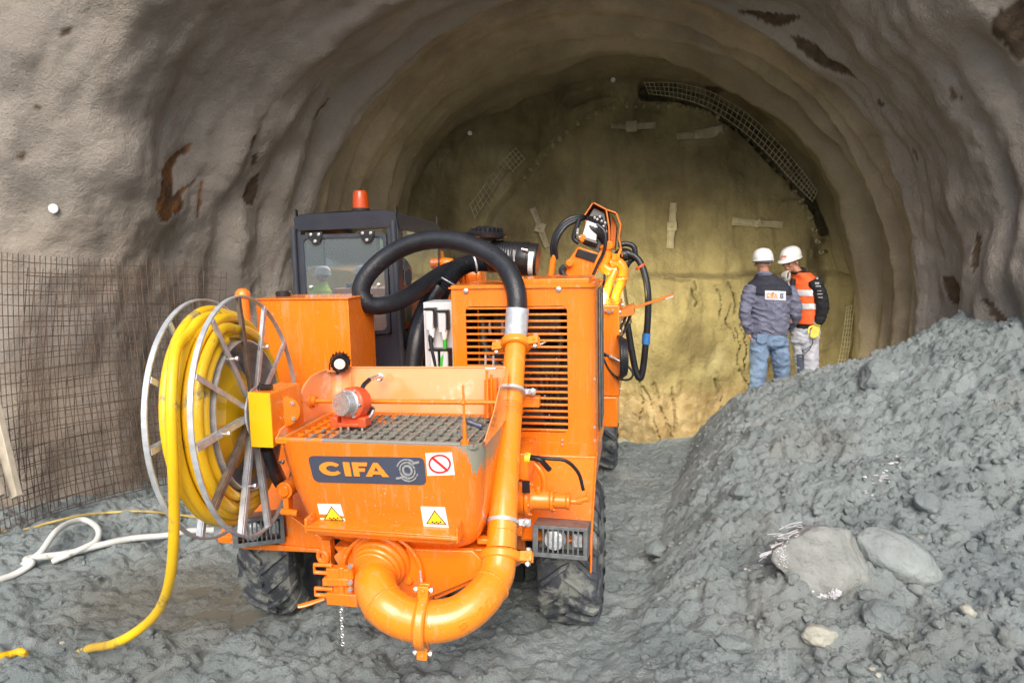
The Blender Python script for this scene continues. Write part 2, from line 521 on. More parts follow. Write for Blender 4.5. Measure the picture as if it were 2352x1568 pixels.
def ground_mat():
    m = bpy.data.materials.new('wet_grey_muck'); m.use_nodes = True
    nt = m.node_tree; b = nt.nodes['Principled BSDF']
    co = nt.nodes.new('ShaderNodeTexCoord').outputs['Object']
    c = ramp(nt, nz(nt, co, 2.2, 8, .62), (.215, .258, .262), (.345, .392, .394), .34, .66)
    c = mixc(nt, ramp(nt, nz(nt, co, .9, 6, .6, .4), (0, 0, 0), (.6,) * 3, .52, .7), c, (.28, .285, .255))
    c = mixc(nt, ramp(nt, nz(nt, co, 30, 6, .7), (0, 0, 0), (.5,) * 3, .58, .74), c, (.15, .175, .178))
    c = mixc(nt, ramp(nt, nz(nt, co, 60, 3, .6), (0, 0, 0), (.5,) * 3, .66, .75), c, (.40, .44, .44))
    at = nt.nodes.new('ShaderNodeAttribute'); at.attribute_name = 'wet'
    c = mixc(nt, mth(nt, 'MULTIPLY', at.outputs['Fac'], .8), c, (.19, .18, .145))
    nt.links.new(c, b.inputs['Base Color'])
    rg = ramp(nt, nz(nt, co, 6, 5), (.66,) * 3, (.95,) * 3, .35, .65)
    rr = mth(nt, 'SUBTRACT', rg, mth(nt, 'MULTIPLY', at.outputs['Fac'], .25))
    nt.links.new(rr, b.inputs['Roughness']); b.inputs['Specular IOR Level'].default_value = .22
    bp = nt.nodes.new('ShaderNodeBump'); bp.inputs['Strength'].default_value = 1; bp.inputs['Distance'].default_value = .03
    h = mth(nt, 'ADD', nz(nt, co, 42, 8, .72), mth(nt, 'MULTIPLY', nz(nt, co, 120, 4, .6), .35))
    nt.links.new(h, bp.inputs['Height']); nt.links.new(bp.outputs[0], b.inputs['Normal'])
    return m
M['ground'] = ground_mat()

gx = axis(-4.7, 5.3, .0135, -150, 150, 1.1)
gy = axis(2.75, 7.9, .0135, -150, 40, 1.1)
GX, GY = np.meshgrid(gx, gy, indexing='ij')
GZ = hfull(GX, GY)
wet = np.clip(1.6 * np.exp(-(((GX + 2.2) / 1.0) ** 2 + ((GY - 4.35) / .62) ** 2)) + .5 * fbm(GX * 4, GY * 4, None, 4, 61) - .35, 0, 1)
ground = grid_obj('ground', np.stack([GX, GY, GZ], -1), None, [M['ground']], attrs={'wet': wet})
tag(ground, 'churned grey mud and muck heaped up on the right', None, kind='structure')
del ground['label']

# puddle
wm = bpy.data.materials.new('muddy_water'); wm.use_nodes = True
b = wm.node_tree.nodes['Principled BSDF']; b.inputs['Base Color'].default_value = (.15, .14, .11, 1); b.inputs['Roughness'].default_value = .07
nn = wm.node_tree; cc = nn.nodes.new('ShaderNodeTexCoord').outputs['Object']
bp = nn.nodes.new('ShaderNodeBump'); bp.inputs['Strength'].default_value = .15; bp.inputs['Distance'].default_value = .01
nn.links.new(nz(nn, cc, 12, 3), bp.inputs['Height']); nn.links.new(bp.outputs[0], b.inputs['Normal'])
n = 40
pv = [(-2.15 + 1.35 * math.cos(2 * PI * k / n), 4.35 + .85 * math.sin(2 * PI * k / n), -.152) for k in range(n)]
mb = MB(); mb.add(pv, [tuple(range(n))])
pud = mb.build('puddle_water', wm, smooth=0); tag(pud, kind='structure')

# ================================================================== TUNNEL
AU, ZC = .78, 1.5                      # tunnel axis (machine frame) and spring height
prof = [(7.25, 3.60), (5.5, 3.60), (4.6, 3.60), (3.8, 3.61), (3.0, 3.72), (2.3, 3.87), (1.7, 4.05), (1.3, 4.28), (1.05, 4.65), (.85, 5.2), (.5, 6.8), (0, 9.0), (-.8, 12.5)]
pp = catmull([Vector((a, b, 0)) for a, b in prof], 10)
pv_, pr_ = np.array([q.x for q in pp]), np.array([q.y for q in pp])
ss = np.concatenate([[0], np.cumsum(np.hypot(np.diff(pv_), np.diff(pr_)))])
s_in = np.arange(0, 8.6, .026)
s_out = np.arange(8.6, ss[-1], .09)
SS = np.concatenate([s_in, s_out])
RV, RR = np.interp(SS, ss, pv_), np.interp(SS, ss, pr_)

# angular parameter: quarter circle both sides + straight wall below spring (in units of metres on the 3.6 ring)
LOW = 2.8
aa = np.arange(-LOW, PI * 3.6 + LOW, .028)
def section(a, R):
    th = np.clip(a / 3.6, 0, PI)
    x = R * np.cos(th); z = ZC + R * np.sin(th)
    below = np.maximum(-a, 0) + np.maximum(a - PI * 3.6, 0)
    z = z - below
    sgn = np.where(a < 0, 1, -1)
    x = x - sgn * .05 * below * (below > 0)
    return x, z
A, SG = np.meshgrid(aa, SS, indexing='ij')
Rg = np.broadcast_to(RR, A.shape); Vg = np.broadcast_to(RV, A.shape)
X0, Z0 = section(A, Rg)
def side_shift(a): return 1.15 * sstep(PI * 3.6 * .72, PI * 3.6 * .20, a)
def shift_w(s): return sstep(1.5, 4.6, s)
Vg = Vg + side_shift(A) * shift_w(SG)
base = np.stack([X0 + AU, Vg, Z0], -1)
# normals
da = np.gradient(base, axis=0); ds = np.gradient(base, axis=1)
nrm = np.cross(da, ds); nrm /= (np.linalg.norm(nrm, axis=-1, keepdims=True) + 1e-9)
cen = np.array([AU, -2, ZC])
flip = np.sign(((cen - base) * nrm).sum(-1, keepdims=True)); nrm = nrm * flip     # pointing into the tunnel
outer = sstep(3.0, 4.8, SG)
x3, y3, z3 = base[..., 0], base[..., 1], base[..., 2]
wa = A + .35 * fbm(A * .7, SG * .9, None, 3, 3)
ws = SG + .22 * fbm(A * .55, SG * .8, None, 3, 4)
rings = .75 * fbm(wa * .26, ws * 1.6, None, 2, 71, .5) + .42 * fbm(wa * .34, ws * 4.2, None, 3, 73, .5)
ridge = 1 - np.abs(fbm(wa * .22, ws * 1.5, None, 3, 75))
rip = np.sin(ws * 2 * PI / .44 + 3.2 * fbm(wa * .35, ws * .6, None, 2, 77)) * (.55 + .9 * fbm(wa * .5, ws * .8, None, 2, 78))
d_in = .26 * rings + .13 * (ridge - .7) + .066 * rip + .04 * np.sin(ws * 2 * PI / 1.1)
d_out = .42 * fbm(x3 * .62, y3 * .62, z3 * .62, 3, 81) + .26 * fbm(A * .42, SG * 1.15, z3 * .2, 4, 85)
lump = .09 * np.abs(fbm(x3 * 2.2, y3 * 2.2, z3 * 1.6, 3, 91))
disp = d_in * (1 - .55 * outer) + d_out * outer + lump + .028 * rip * outer
disp = disp + .014 * fbm(x3 * 9, y3 * 9, z3 * 9, 3, 95) + .007 * fbm(x3 * 28, y3 * 28, z3 * 28, 2, 97)
# hollow behind each lattice ring boundary on the right
_th = np.clip(A / 3.6, 0, PI)
disp = disp + sstep(3.2, .5, SG) * (.14 * sstep(-.8, .8, A) + .27 * np.sin(_th) ** 3 - .26 * np.clip(-np.cos(_th), 0, 1) ** 2 * np.sin(_th))
disp = disp - .10 * np.exp(-((SG - 3.05 - .15 * np.sin(A)) / .07) ** 2) * sstep(6.5, 3, A)
tun = base + nrm * disp[..., None]

def stain_mask(polys, SGp, Ap, proj_pts):
    """polys are outlines on the wall, given as layout points cast on the lining; returns 0..1 per vertex"""
    out = np.zeros(Ap.shape)
    for pl in polys:
        q = proj_pts(pl)
        a0, a1 = q[:, 0].min() - .3, q[:, 0].max() + .3
        s0, s1 = q[:, 1].min() - .3, q[:, 1].max() + .3
        sel = (Ap > a0) & (Ap < a1) & (SGp > s0) & (SGp < s1)
        if not sel.any(): continue
        a = Ap[sel] + .05 * fbm(Ap[sel] * 7, SGp[sel] * 7, None, 4, 7); b_ = SGp[sel] + .05 * fbm(Ap[sel] * 7 + 5, SGp[sel] * 7, None, 4, 8)
        inside = np.zeros(a.shape, bool)
        n = len(q)
        for i in range(n):
            x1, y1 = q[i]; x2, y2 = q[(i + 1) % n]
            cnd = ((y1 > b_) != (y2 > b_)) & (a < (x2 - x1) * (b_ - y1) / (y2 - y1 + 1e-12) + x1)
            inside ^= cnd
        o = out[sel]; o[inside] = 1; out[sel] = o
    return out

def cast(pts):
    """layout points -> (a, s) on the undisplaced lining"""
    res = []
    lc = np.array(MLI @ Vector((0, 0, EYE)))
    for px, py in pts:
        ld = np.array(MLI.to_3x3() @ ray(px, py)); ld = ld / ld[1]
        t = np.linspace(4.0, 11.4, 1500)
        q = lc + ld * t[:, None]
        x, y, z = q[:, 0] - AU, q[:, 1], q[:, 2]
        at_ = np.where(z > ZC, np.arctan2(z - ZC, x) * 3.6, np.where(x > 0, 0, PI * 3.6))
        ve = y.copy()
        for _ in range(12): ve = .5 * ve + .5 * (y - side_shift(at_) * shift_w(np.interp(-ve, -pv_, ss)))
        R = np.interp(-ve, -pv_, pr_)
        rad = np.where(z > ZC, np.hypot(x, z - ZC), np.abs(x))
        i = int(np.argmax(rad > R))
        x, y, z = x[i], ve[i], z[i]
        s_ = float(np.interp(-y, -pv_, ss))
        if z > ZC: a_ = math.atan2(z - ZC, x) * 3.6
        else: a_ = (z - ZC) if x > 0 else PI * 3.6 + (ZC - z)
        res.append((a_, s_))
    return np.array(res)

rust = [[(345, 470), (350, 430), (372, 390), (400, 365), (445, 342), (462, 338), (455, 352), (425, 370), (408, 400), (398, 430), (395, 470), (385, 500), (362, 508), (350, 490)],
        [(385, 450), (430, 432), (465, 412), (455, 425), (420, 445), (412, 480), (395, 500), (390, 470)],
        [(455, 500), (462, 450), (470, 415), (474, 418), (468, 470), (460, 505)]]
darks = [[(160, 82), (172, 70), (184, 60), (186, 72), (172, 84)], [(92, 260), (104, 244), (120, 236), (112, 252)],
         [(58, 372), (66, 352), (80, 346), (76, 364)], [(556, 330), (562, 305), (575, 297), (572, 315), (560, 333)],
         [(560, 470), (560, 440), (575, 405), (588, 395), (592, 430), (580, 470)], [(566, 350), (578, 345), (578, 370), (568, 374)],
         [(710, 270), (725, 248), (758, 218), (740, 245), (715, 272)],
         [(1710, 4), (1740, 10), (1760, 18), (1790, 34), (1832, 48), (1822, 54), (1780, 44), (1750, 26)],
         [(1822, 70), (1850, 80), (1880, 95), (1905, 120), (1960, 160), (1975, 176), (1940, 160), (1890, 125), (1850, 95)],
         [(1640, 146), (1670, 158), (1690, 172), (1660, 165)], [(1700, 225), (1722, 240), (1736, 258), (1715, 240)],
         [(2205, 182), (2216, 190), (2222, 205), (2230, 215), (2212, 222), (2208, 205)], [(2018, 222), (2036, 236), (2024, 246)],
         [(2028, 325), (2050, 355), (2064, 385), (2040, 350)], [(2090, 340), (2103, 352), (2108, 370)],
         [(2158, 632), (2185, 640), (2205, 690), (2222, 740), (2212, 790), (2196, 770), (2185, 720), (2165, 670)],
         [(2258, 530), (2272, 545), (2284, 600), (2276, 620), (2266, 570)],
         [(2300, 680), (2325, 695), (2350, 740), (2345, 760), (2318, 730)],
         [(2310, 0), (2352, -10), (2420, -10), (2420, 120), (2352, 130), (2330, 80), (2312, 60)]]
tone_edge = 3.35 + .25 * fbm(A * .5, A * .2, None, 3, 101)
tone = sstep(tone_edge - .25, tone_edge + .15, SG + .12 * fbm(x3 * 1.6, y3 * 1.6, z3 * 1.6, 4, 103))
st_r = stain_mask(rust, SG, A, cast)
st_d = stain_mask(darks, SG, A, cast)

def rock_mat():
    m = bpy.data.materials.new('shotcrete_lining'); m.use_nodes = True
    nt = m.node_tree; b = nt.nodes['Principled BSDF']
    co = nt.nodes.new('ShaderNodeTexCoord').outputs['Object']
    def att(n):
        a = nt.nodes.new('ShaderNodeAttribute'); a.attribute_name = n; return a.outputs['Fac']
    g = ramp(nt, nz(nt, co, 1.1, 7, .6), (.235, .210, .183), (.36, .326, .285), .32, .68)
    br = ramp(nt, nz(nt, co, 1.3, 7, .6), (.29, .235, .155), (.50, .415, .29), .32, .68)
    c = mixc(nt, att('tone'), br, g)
    c = mixc(nt, att('deep_shade'), c, ramp(nt, nz(nt, co, 1.4, 6, .6), (.13, .105, .055), (.25, .21, .115), .32, .68))  # lining blends to the darker face colour: light falloff painted in
    warm = ramp(nt, nz(nt, co, .55, 4, .5, .5), (0, 0, 0), (.6,) * 3, .48, .68)
    c = mixc(nt, warm, c, (.29, .235, .175))
    pale = ramp(nt, nz(nt, co, 1.0, 7, .7, .6), (0, 0, 0), (.55,) * 3, .62, .74)
    c = mixc(nt, pale, c, (.36, .34, .325))
    c = mixc(nt, ramp(nt, nz(nt, co, 45, 4, .7), (0, 0, 0), (.45,) * 3, .55, .75), c, (.12, .10, .08))
    rc = ramp(nt, nz(nt, co, 5, 6, .7), (.075, .045, .028), (.23, .095, .028), .38, .62)
    c = mixc(nt, att('rust'), c, rc)
    c = mixc(nt, att('dark'), c, ramp(nt, nz(nt, co, 9, 5), (.055, .036, .022), (.12, .085, .055), .35, .65))
    nt.links.new(c, b.inputs['Base Color'])
    b.inputs['Roughness'].default_value = .82
    b.inputs['Specular IOR Level'].default_value = .35
    bp = nt.nodes.new('ShaderNodeBump'); bp.inputs['Strength'].default_value = .8; bp.inputs['Distance'].default_value = .034
    h = mth(nt, 'ADD', nz(nt, co, 20, 8, .68), mth(nt, 'MULTIPLY', nz(nt, co, 75, 4, .6), .5))
    nt.links.new(h, bp.inputs['Height']); nt.links.new(bp.outputs[0], b.inputs['Normal'])
    return m
M['rock'] = rock_mat()
st = np.maximum(st_r, st_d)
tun = tun - nrm * (st * .012)[..., None]
o = grid_obj('tunnel_wall', tun, None, [M['rock']], attrs={'deep_shade': sstep(1.9 + .4 * fbm(A * .4, A * 0, None, 3, 111), .2, SG), 'tone': tone, 'rust': st_r, 'dark': st_d})
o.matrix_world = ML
tag(o, kind='structure')

# ---- the working face
FV = 7.05
fu = np.arange(-3.9, 3.9, .018); fz = np.arange(-1.4, 5.4, .018)
FU, FZ = np.meshgrid(fu, fz, indexing='ij')
rad = np.hypot(FU, FZ - ZC)

def seg_dist(U, Z, pts):
    d = np.full(U.shape, 9.)
    for (x1, y1), (x2, y2) in zip(pts[:-1], pts[1:]):
        L2 = (x2 - x1) ** 2 + (y2 - y1) ** 2 + 1e-9
        t = np.clip(((U - x1) * (x2 - x1) + (Z - y1) * (y2 - y1)) / L2, 0, 1)
        d = np.minimum(d, np.hypot(U - x1 - t * (x2 - x1), Z - y1 - t * (y2 - y1)))
    return d
def fp(pts, v=None):
    v = FV if v is None else v
    return [((p := P(x, y, v)).x - AU, p.z) for x, y in pts]
NUBS = [(1150, 470), (1190, 425), (1230, 372), (1270, 335), (1320, 292), (1370, 262), (1430, 243), (1490, 238), (1560, 242), (1620, 256), (1680, 280), (1735, 320), (1785, 370), (1825, 425), (1862, 500), (1890, 580)]
nub_line = fp(NUBS)
# inner area (inside the row of spile ends) is cut back
ang = np.arctan2(FZ - ZC, FU)
na = np.array([math.atan2(z - ZC, u) for u, z in nub_line]); nr = np.array([math.hypot(u, z - ZC) for u, z in nub_line])
o_ = np.argsort(na); na, nr = na[o_], nr[o_]
rn = np.interp(ang, na, nr)
wgt = sstep(-.15, .1, ang) * sstep(PI + .0, PI - .5, ang)
cut = sstep(.06, -.06, rad - rn) * sstep(1.9, 2.4, FZ)
fd = .30 * fbm(FU * .7, FZ * .6, None, 3, 201) + .14 * fbm(FU * 1.9, FZ * .8, None, 4, 203)
fd = fd + .05 * np.abs(fbm(FU * 3, FZ * 1.2, None, 4, 205)) + .012 * fbm(FU * 12, FZ * 12, None, 3, 207)
fd = fd + .10 * np.exp(-np.clip(3.58 - rad, 0, 9) / .10) * (FZ > ZC) + .1 * np.exp(-np.clip(3.5 - np.abs(FU), 0, 9) / .15) * (FZ <= ZC)
fd = fd - .16 * cut                                      # towards the viewer is positive
ledge = 1.74 + .07 * fbm(FU * 2, FU * 0, None, 3, 209)
low = sstep(ledge + .03, ledge - .10, FZ) * sstep(.2, .6, FU)
fd = fd + .20 * low + .14 * sstep(.6, -.5, FZ)
# long drapes of sprayed concrete below the ledge
fd = fd + .10 * low * fbm(FU * 2.4, FZ * .45, None, 3, 211)
# hollow shadows
for (cx, cy, rx, ry, dp) in ((1215, 340, 28, 45, .22), (1490, 225, 40, 22, .16), (1900, 560, 25, 150, .30), (1450, 300, 60, 30, .06), (1620, 320, 60, 40, .08)):
    q = P(cx, cy, FV); q2 = P(cx + rx, cy + ry, FV)
    fd = fd - dp * np.exp(-(((FU - (q.x - AU)) / (q2.x - q.x)) ** 2 + ((FZ - q.z) / (q.z - q2.z)) ** 2))
cracks = [[(1672, 650), (1690, 690), (1685, 740), (1700, 790), (1692, 830), (1715, 880)], [(1640, 660), (1655, 680), (1652, 720)], [(1675, 700), (1668, 740), (1690, 780)],
          [(1700, 740), (1712, 790), (1708, 840)], [(1470, 860), (1472, 920), (1466, 960)], [(1500, 870), (1512, 910), (1530, 960), (1545, 1000)],
          [(1540, 880), (1552, 930), (1545, 975)], [(1490, 640), (1530, 636), (1560, 644), (1590, 640), (1600, 660)], [(1590, 660), (1605, 690), (1598, 700)],
          [(1800, 450), (1840, 462), (1870, 480)], [(1480, 880), (1500, 940), (1520, 1000)], [(1640, 870), (1660, 900), (1650, 930)]]
wu = FU + .07 * fbm(FU * 5, FZ * 5, None, 5, 221, .65); wz = FZ + .07 * fbm(FU * 5 + 7, FZ * 5, None, 5, 223, .65)
crk = np.zeros_like(FU)
for c in cracks:
    d = seg_dist(wu, wz, fp(c))
    wd = .006 + .030 * np.clip(fbm(FU * 3, FZ * 3, None, 2, 225), 0, 1)
    crk = np.maximum(crk, np.exp(-(d / wd) ** 2))
fd = fd - .10 * crk + (.05 * fbm(FU * 5, FZ * 5, None, 4, 231) + .12 * np.abs(fbm(FU * 1.9, FZ * 1.1, None, 4, 233))) * sstep(.9, .2, FZ)
fd = fd + .05 * fbm(FU * 7, FZ * 3.5, None, 4, 235) * sstep(.5, .0, seg_dist(FU, FZ, fp([(1690, 650), (1690, 880)])))
for ln_, hw_ in (([(1485, 202), (1560, 209), (1635, 232), (1712, 282), (1780, 345), (1830, 402), (1872, 451), (1905, 520)], .115), ([(1195, 352), (1160, 388), (1120, 445), (1088, 492)], .08), ([(1314, 239), (1354, 223), (1404, 213)], .08)):
    dd_ = seg_dist(FU, FZ, fp(ln_)) + .03 * fbm(FU * 8, FZ * 8, None, 3, 237)
    fd = fd - (.45 if hw_ > .1 else .04) * sstep(hw_ + .03, hw_ - .02, dd_)
V = np.stack([FU + AU, FV - fd, FZ], -1)
rc_ = rad[:-1, :-1]
keep = np.where(FZ[:-1, :-1] > ZC, rc_ < 3.85, np.abs(FU[:-1, :-1]) < 3.85)

def face_mat():
    m = bpy.data.materials.new('face_shotcrete'); m.use_nodes = True
    nt = m.node_tree; b = nt.nodes['Principled BSDF']
    co = nt.nodes.new('ShaderNodeTexCoord').outputs['Object']
    c = ramp(nt, nz(nt, co, 1.2, 7, .62), (.12, .095, .045), (.28, .235, .12), .32, .68)
    c = mixc(nt, ramp(nt, nz(nt, co, 1.6, 6, .6, .4, (3, 1, .6)), (0, 0, 0), (.45,) * 3, .48, .66), c, (.12, .09, .05))
    c = mixc(nt, ramp(nt, nz(nt, co, .8, 5, .6, .6), (0, 0, 0), (.55,) * 3, .55, .7), c, (.34, .31, .20))
    at = nt.nodes.new('ShaderNodeAttribute'); at.attribute_name = 'lowdirt'
    c = mixc(nt, at.outputs['Fac'], c, ramp(nt, nz(nt, co, 5, 5), (.20, .13, .06), (.36, .28, .18), .35, .65))
    at2 = nt.nodes.new('ShaderNodeAttribute'); at2.attribute_name = 'crack'
    c = mixc(nt, mth(nt, 'MULTIPLY', at2.outputs['Fac'], .18), c, (.08, .07, .04))  # crack lines also darkened in colour, painting the shade inside the grooves
    nt.links.new(c, b.inputs['Base Color']); b.inputs['Roughness'].default_value = .85
    bp = nt.nodes.new('ShaderNodeBump'); bp.inputs['Strength'].default_value = .9; bp.inputs['Distance'].default_value = .035
    nt.links.new(nz(nt, co, 22, 8, .68), bp.inputs['Height']); nt.links.new(bp.outputs[0], b.inputs['Normal'])
    return m
M['face'] = face_mat()
ld_ = sstep(.25, -.25, FZ + .25 * fbm(FU * 2, FZ * 2, None, 3, 241))
o = grid_obj('tunnel_face_wall', V, keep, [M['face']], attrs={'lowdirt': ld_ * .8, 'crack': crk})
o.matrix_world = ML
tag(o, kind='structure')
def face_v(u, z):
    i = int(np.clip((u - AU + 3.9) / .018, 0, len(fu) - 1)); j = int(np.clip((z + 1.4) / .018, 0, len(fz) - 1))
    return float(FV - fd[i, j])

# spile ends along the arch
def ordw(n):
    a = 'first second third fourth fifth sixth seventh eighth ninth tenth eleventh twelfth thirteenth fourteenth fifteenth sixteenth seventeenth eighteenth nineteenth'.split()
    if n < 20: return a[n - 1]
    t = {2: 'twent', 3: 'thirt', 4: 'fort', 5: 'fift'}[n // 10]
    return t + ('ieth' if n % 10 == 0 else 'y-' + a[n % 10 - 1])
rng = random.Random(3)
cl = catmull([Vector((x, y, 0)) for x, y in NUBS[1:]], 6)
acc = 0; spots = []
for a_, b_ in zip(cl[:-1], cl[1:]):
    acc += (b_ - a_).length
    if acc > 17.5 + rng.uniform(-5, 6): spots.append(b_); acc = 0
nub = MB(); nub.lathe([(.032, -.2), (.032, .11), (.026, .125), (.022, .115), (.018, .08)], (0, 0, 0), (0, -1, 0), 12)
nub0 = None
for i, q in enumerate(spots):
    p = P(q.x, q.y, FV)
    if nub0 is None:
        o = nub0 = nub.build('spile_pipe', 'concrete')
    else:
        o = nub0.copy(); COL.objects.link(o)
    o.location = ML @ Vector((p.x, face_v(p.x, p.z) + .01, p.z)); o.rotation_euler = (rng.uniform(-.2, .2), rng.uniform(-.2, .2), YAW)
    tag(o, 'dark pipe stub on the tunnel face, %s from the left end of the curved row' % ordw(i + 1), 'pipe stub', 'pipe stubs in an arc across the tunnel face')

# wire mesh strips left bare on the face and along its right edge
def mesh_strip(name, label, outer, inner, n_along, n_across, v, r=.006, drop=0):
    mb = MB()
    oc = catmull([Vector((x, y, 0)) for x, y in outer], 8); ic = catmull([Vector((x, y, 0)) for x, y in inner], 8)
    def at(c, t):
        k = t * (len(c) - 1); i = min(int(k), len(c) - 2); return c[i].lerp(c[i + 1], k - i)
    for j in range(n_across):
        f = j / (n_across - 1)
        pts = []
        for k in range(n_along * 1 + 1):
            t = k / n_along
            q = at(oc, t).lerp(at(ic, t), f)
            pts.append(P(q.x, q.y, v) + Vector((0, rng.uniform(-.01, .01), 0)))
        mb.tube(pts, r, 5)
    for k in range(n_along + 1):
        t = k / n_along
        pts = [P(*(at(oc, t).lerp(at(ic, t), f))[:2], v - .012) + Vector((0, rng.uniform(-.006, .006), 0)) for f in (-.08, .5, 1.08)]
        mb.tube(pts, r, 5)
    o = mb.build(name, 'meshwire', smooth=60); o.matrix_world = ML
    return tag(o, label, 'wire mesh')
mesh_strip('wire_mesh', 'bare strip of wire mesh arching along the upper right edge of the face', [(1480, 190), (1560, 192), (1640, 215), (1720, 265), (1790, 330), (1840, 390), (1878, 440)],
           [(1490, 215), (1560, 226), (1630, 250), (1705, 300), (1770, 360), (1820, 415), (1866, 462)], 44, 4, FV - .16)
mesh_strip('wire_mesh', 'faint straight strip of wire mesh slanting down the left of the face', [(1185, 340), (1150, 375), (1110, 430), (1080, 470)],
           [(1205, 365), (1170, 402), (1130, 460), (1095, 515)], 15, 4, FV - .13)
mesh_strip('wire_mesh', 'wire mesh half buried in shotcrete near the crown of the face', [(1310, 228), (1350, 212), (1400, 204)], [(1318, 250), (1358, 234), (1408, 222)], 11, 3, FV - .14)
mesh_strip('wire_mesh', 'upright strip of wire mesh low at the right end of the face', [(1962, 700), (1955, 760), (1948, 820), (1940, 862)], [(1945, 705), (1938, 760), (1928, 820), (1916, 866)], 17, 4, FV - .45, .007)

# anchor plates with straps
def anchor(label, cx, cy, ends, sq, tilt, sag=0):
    c = P(cx, cy, FV); c.y = face_v(c.x, c.z) - .03
    t = thing('anchor_plate', label, 'anchor plate', ML @ Matrix.Translation(c), 'anchor plates bolted to the tunnel face')
    X = Vector((math.cos(tilt), 0, math.sin(tilt))); Z = Vector((-math.sin(tilt), 0, math.cos(tilt))); Yv = Vector((0, 1, 0))
    mb = MB(); mb.obox((0, -.02, 0), (sq, .03, sq * .95), (X, Yv, Z)); mb.build('plate', 'concrete', t, bevel=.008)
    mb = MB(); mb.lathe([(.03, 0), (.03, .03), (.018, .035), (.018, .07)], (0, -.03, 0), (.1, -1, .1), 6); mb.build('nut', 'concrete', t)
    for (ex, ey, wd, jag) in ends:
        e = P(ex, ey, FV) - c; e.y = face_v(*(P(ex, ey, FV).x, P(ex, ey, FV).z)) - .03 - c.y
        d = Vector((e.x, 0, e.z)).normalized(); nn_ = Vector((-d.z, 0, d.x))
        mb = MB()
        a0 = d * sq * .35
        pts = []; k = 6
        up = [a0.lerp(e, i / k) + nn_ * (wd / 2 * (1 + rng.uniform(-.15, .15))) for i in range(k + 1)]
        dn = [a0.lerp(e, i / k) - nn_ * (wd / 2 * (1 + rng.uniform(-.15, .15 + jag))) for i in range(k + 1)]
        for i in range(k):
            mb.prism([up[i], up[i + 1], dn[i + 1], dn[i]], (0, .02 + .004 * i, 0))
        for sgn, edge in ((1, up), (-1, dn)):
            mb.tube([q + Vector((0, -.01, 0)) for q in edge], .014, 6)
        mb.build('strap', 'concrete', t, fix=True)
AN = [('anchor plate with slanting strap, just right of the black air intake', 1241, 523, [(1222, 478, .07, 0), (1258, 568, .07, 0)], .16, -.3),
      ('anchor plate with upright strap, right of the raised boom head', 1544, 519, [(1548, 465, .08, 0), (1539, 570, .09, 0)], .15, .05),
      ('anchor plate with long level strap, above the two white helmets', 1744, 512, [(1684, 508, .09, 0), (1803, 516, .075, 0)], .11, .5),
      ('anchor plate with ragged pale strap, high at the right of the face', 1607, 305, [(1556, 310, .07, 0), (1662, 292, .09, .8)], .14, .08),
      ('square anchor plate near the crown with thin dark straps', 1450, 287, [(1403, 288, .05, 0), (1506, 284, .07, 0)], .17, .02)]
for a in AN: anchor(*a)

# white survey targets
def target(label, c, ax, r=.04):
    mb = MB(); mb.lathe([(r * .4, -.12), (r * .4, 0), (r, .002), (r, .016), (r * .85, .02), (r * .6, .014), (0, .014)], (0, 0, 0), ax, 18)
    o = mb.build('survey_target', 'white'); o.location = c
    tag(o, label, 'survey target', 'white survey targets on the shotcrete')
    return o
def wall_hit(px, py):
    a_, s_ = cast([(px, py)])[0]
    i = int(np.argmin(abs(aa - a_))); j = int(np.argmin(abs(SS - s_)))
    return Vector(tun[i, j]), Vector(nrm[i, j])
R3 = ML.to_3x3()
q, nv = wall_hit(133, 480); tg = target('large white survey disc on the grey wall above the rebar mesh', ML @ (q + nv * .03), R3 @ (nv + Vector((.0, -.6, 0))), .038)
q, nv = wall_hit(1331, 125); target('small white survey dot, topmost, on the ribbed tunnel roof', ML @ (q + nv * .06), R3 @ Vector((0, -1, -.2)), .034)
for px, py, lb in ((1410, 194, 'small white survey dot at the crown of the face, above the arc of pipe stubs'), (1087, 311, 'small white survey dot on the dark left part of the face')):
    q = P(px, py, FV); q.y = face_v(q.x, q.z) - .09
    target(lb, ML @ q, R3 @ Vector((0, -1, 0)), .034)

# ================================================================== REBAR MESH leaning at the left wall
def mesh_pt(s, t):
    """s 0..1 left->right, t 0..1 bottom->top, world coordinates"""
    top = catmull([Q(-60, 592, 5.35), Q(120, 606, 5.75), Q(300, 610, 6.2), Q(500, 612, 6.75)], 8)
    bot = catmull([Q(-60, 1250, 5.0), Q(120, 1172, 5.45), Q(330, 1120, 5.95), Q(480, 1100, 6.45)], 8)
    def at(c):
        k = s * (len(c) - 1); i = min(int(k), len(c) - 2); return c[i].lerp(c[i + 1], k - i)
    q = at(bot).lerp(at(top), t)
    bulge = .18 * math.sin(PI * t) * math.sin(PI * (s * .8 + .1)) + .012 * math.sin(7 * s + 3 * t)
    return q + Vector((.25, -.8, 0)) * bulge
def rebar_sheet(label, ds, dz, nh, nvv, off, skew):
    mb = MB()
    for j in range(nh):
        t = j / (nh - 1)
        mb.tube([mesh_pt(ds + s / 14 * (1 - ds), min(1, t * (1 - dz) + .003 * math.sin(s * .9 + j))) + off for s in range(15)], .0034, 5)
    for i in range(nvv):
        s0 = i / (nvv - 1)
        s0 = ds + s0 * (1 - ds)
        sk = skew * (1 - .3 * s0)
        mb.tube([mesh_pt(min(1.0, max(0, s0 + sk * (.5 - t / 10))), t / 10 * (1 - dz) + (.03 if t == 10 else 0)) + off + Vector((0, -.01, 0)) for t in range(11)], .0034, 5)
    o = mb.build('rebar_mesh', 'rebar', smooth=60)
    return tag(o, label, 'rebar mesh', 'rebar mesh sheets leaning on the left wall')
rebar_sheet('front one of two rusty rebar mesh sheets leaning on the left wall', 0, .0, 25, 44, Vector((0, 0, 0)), .10)
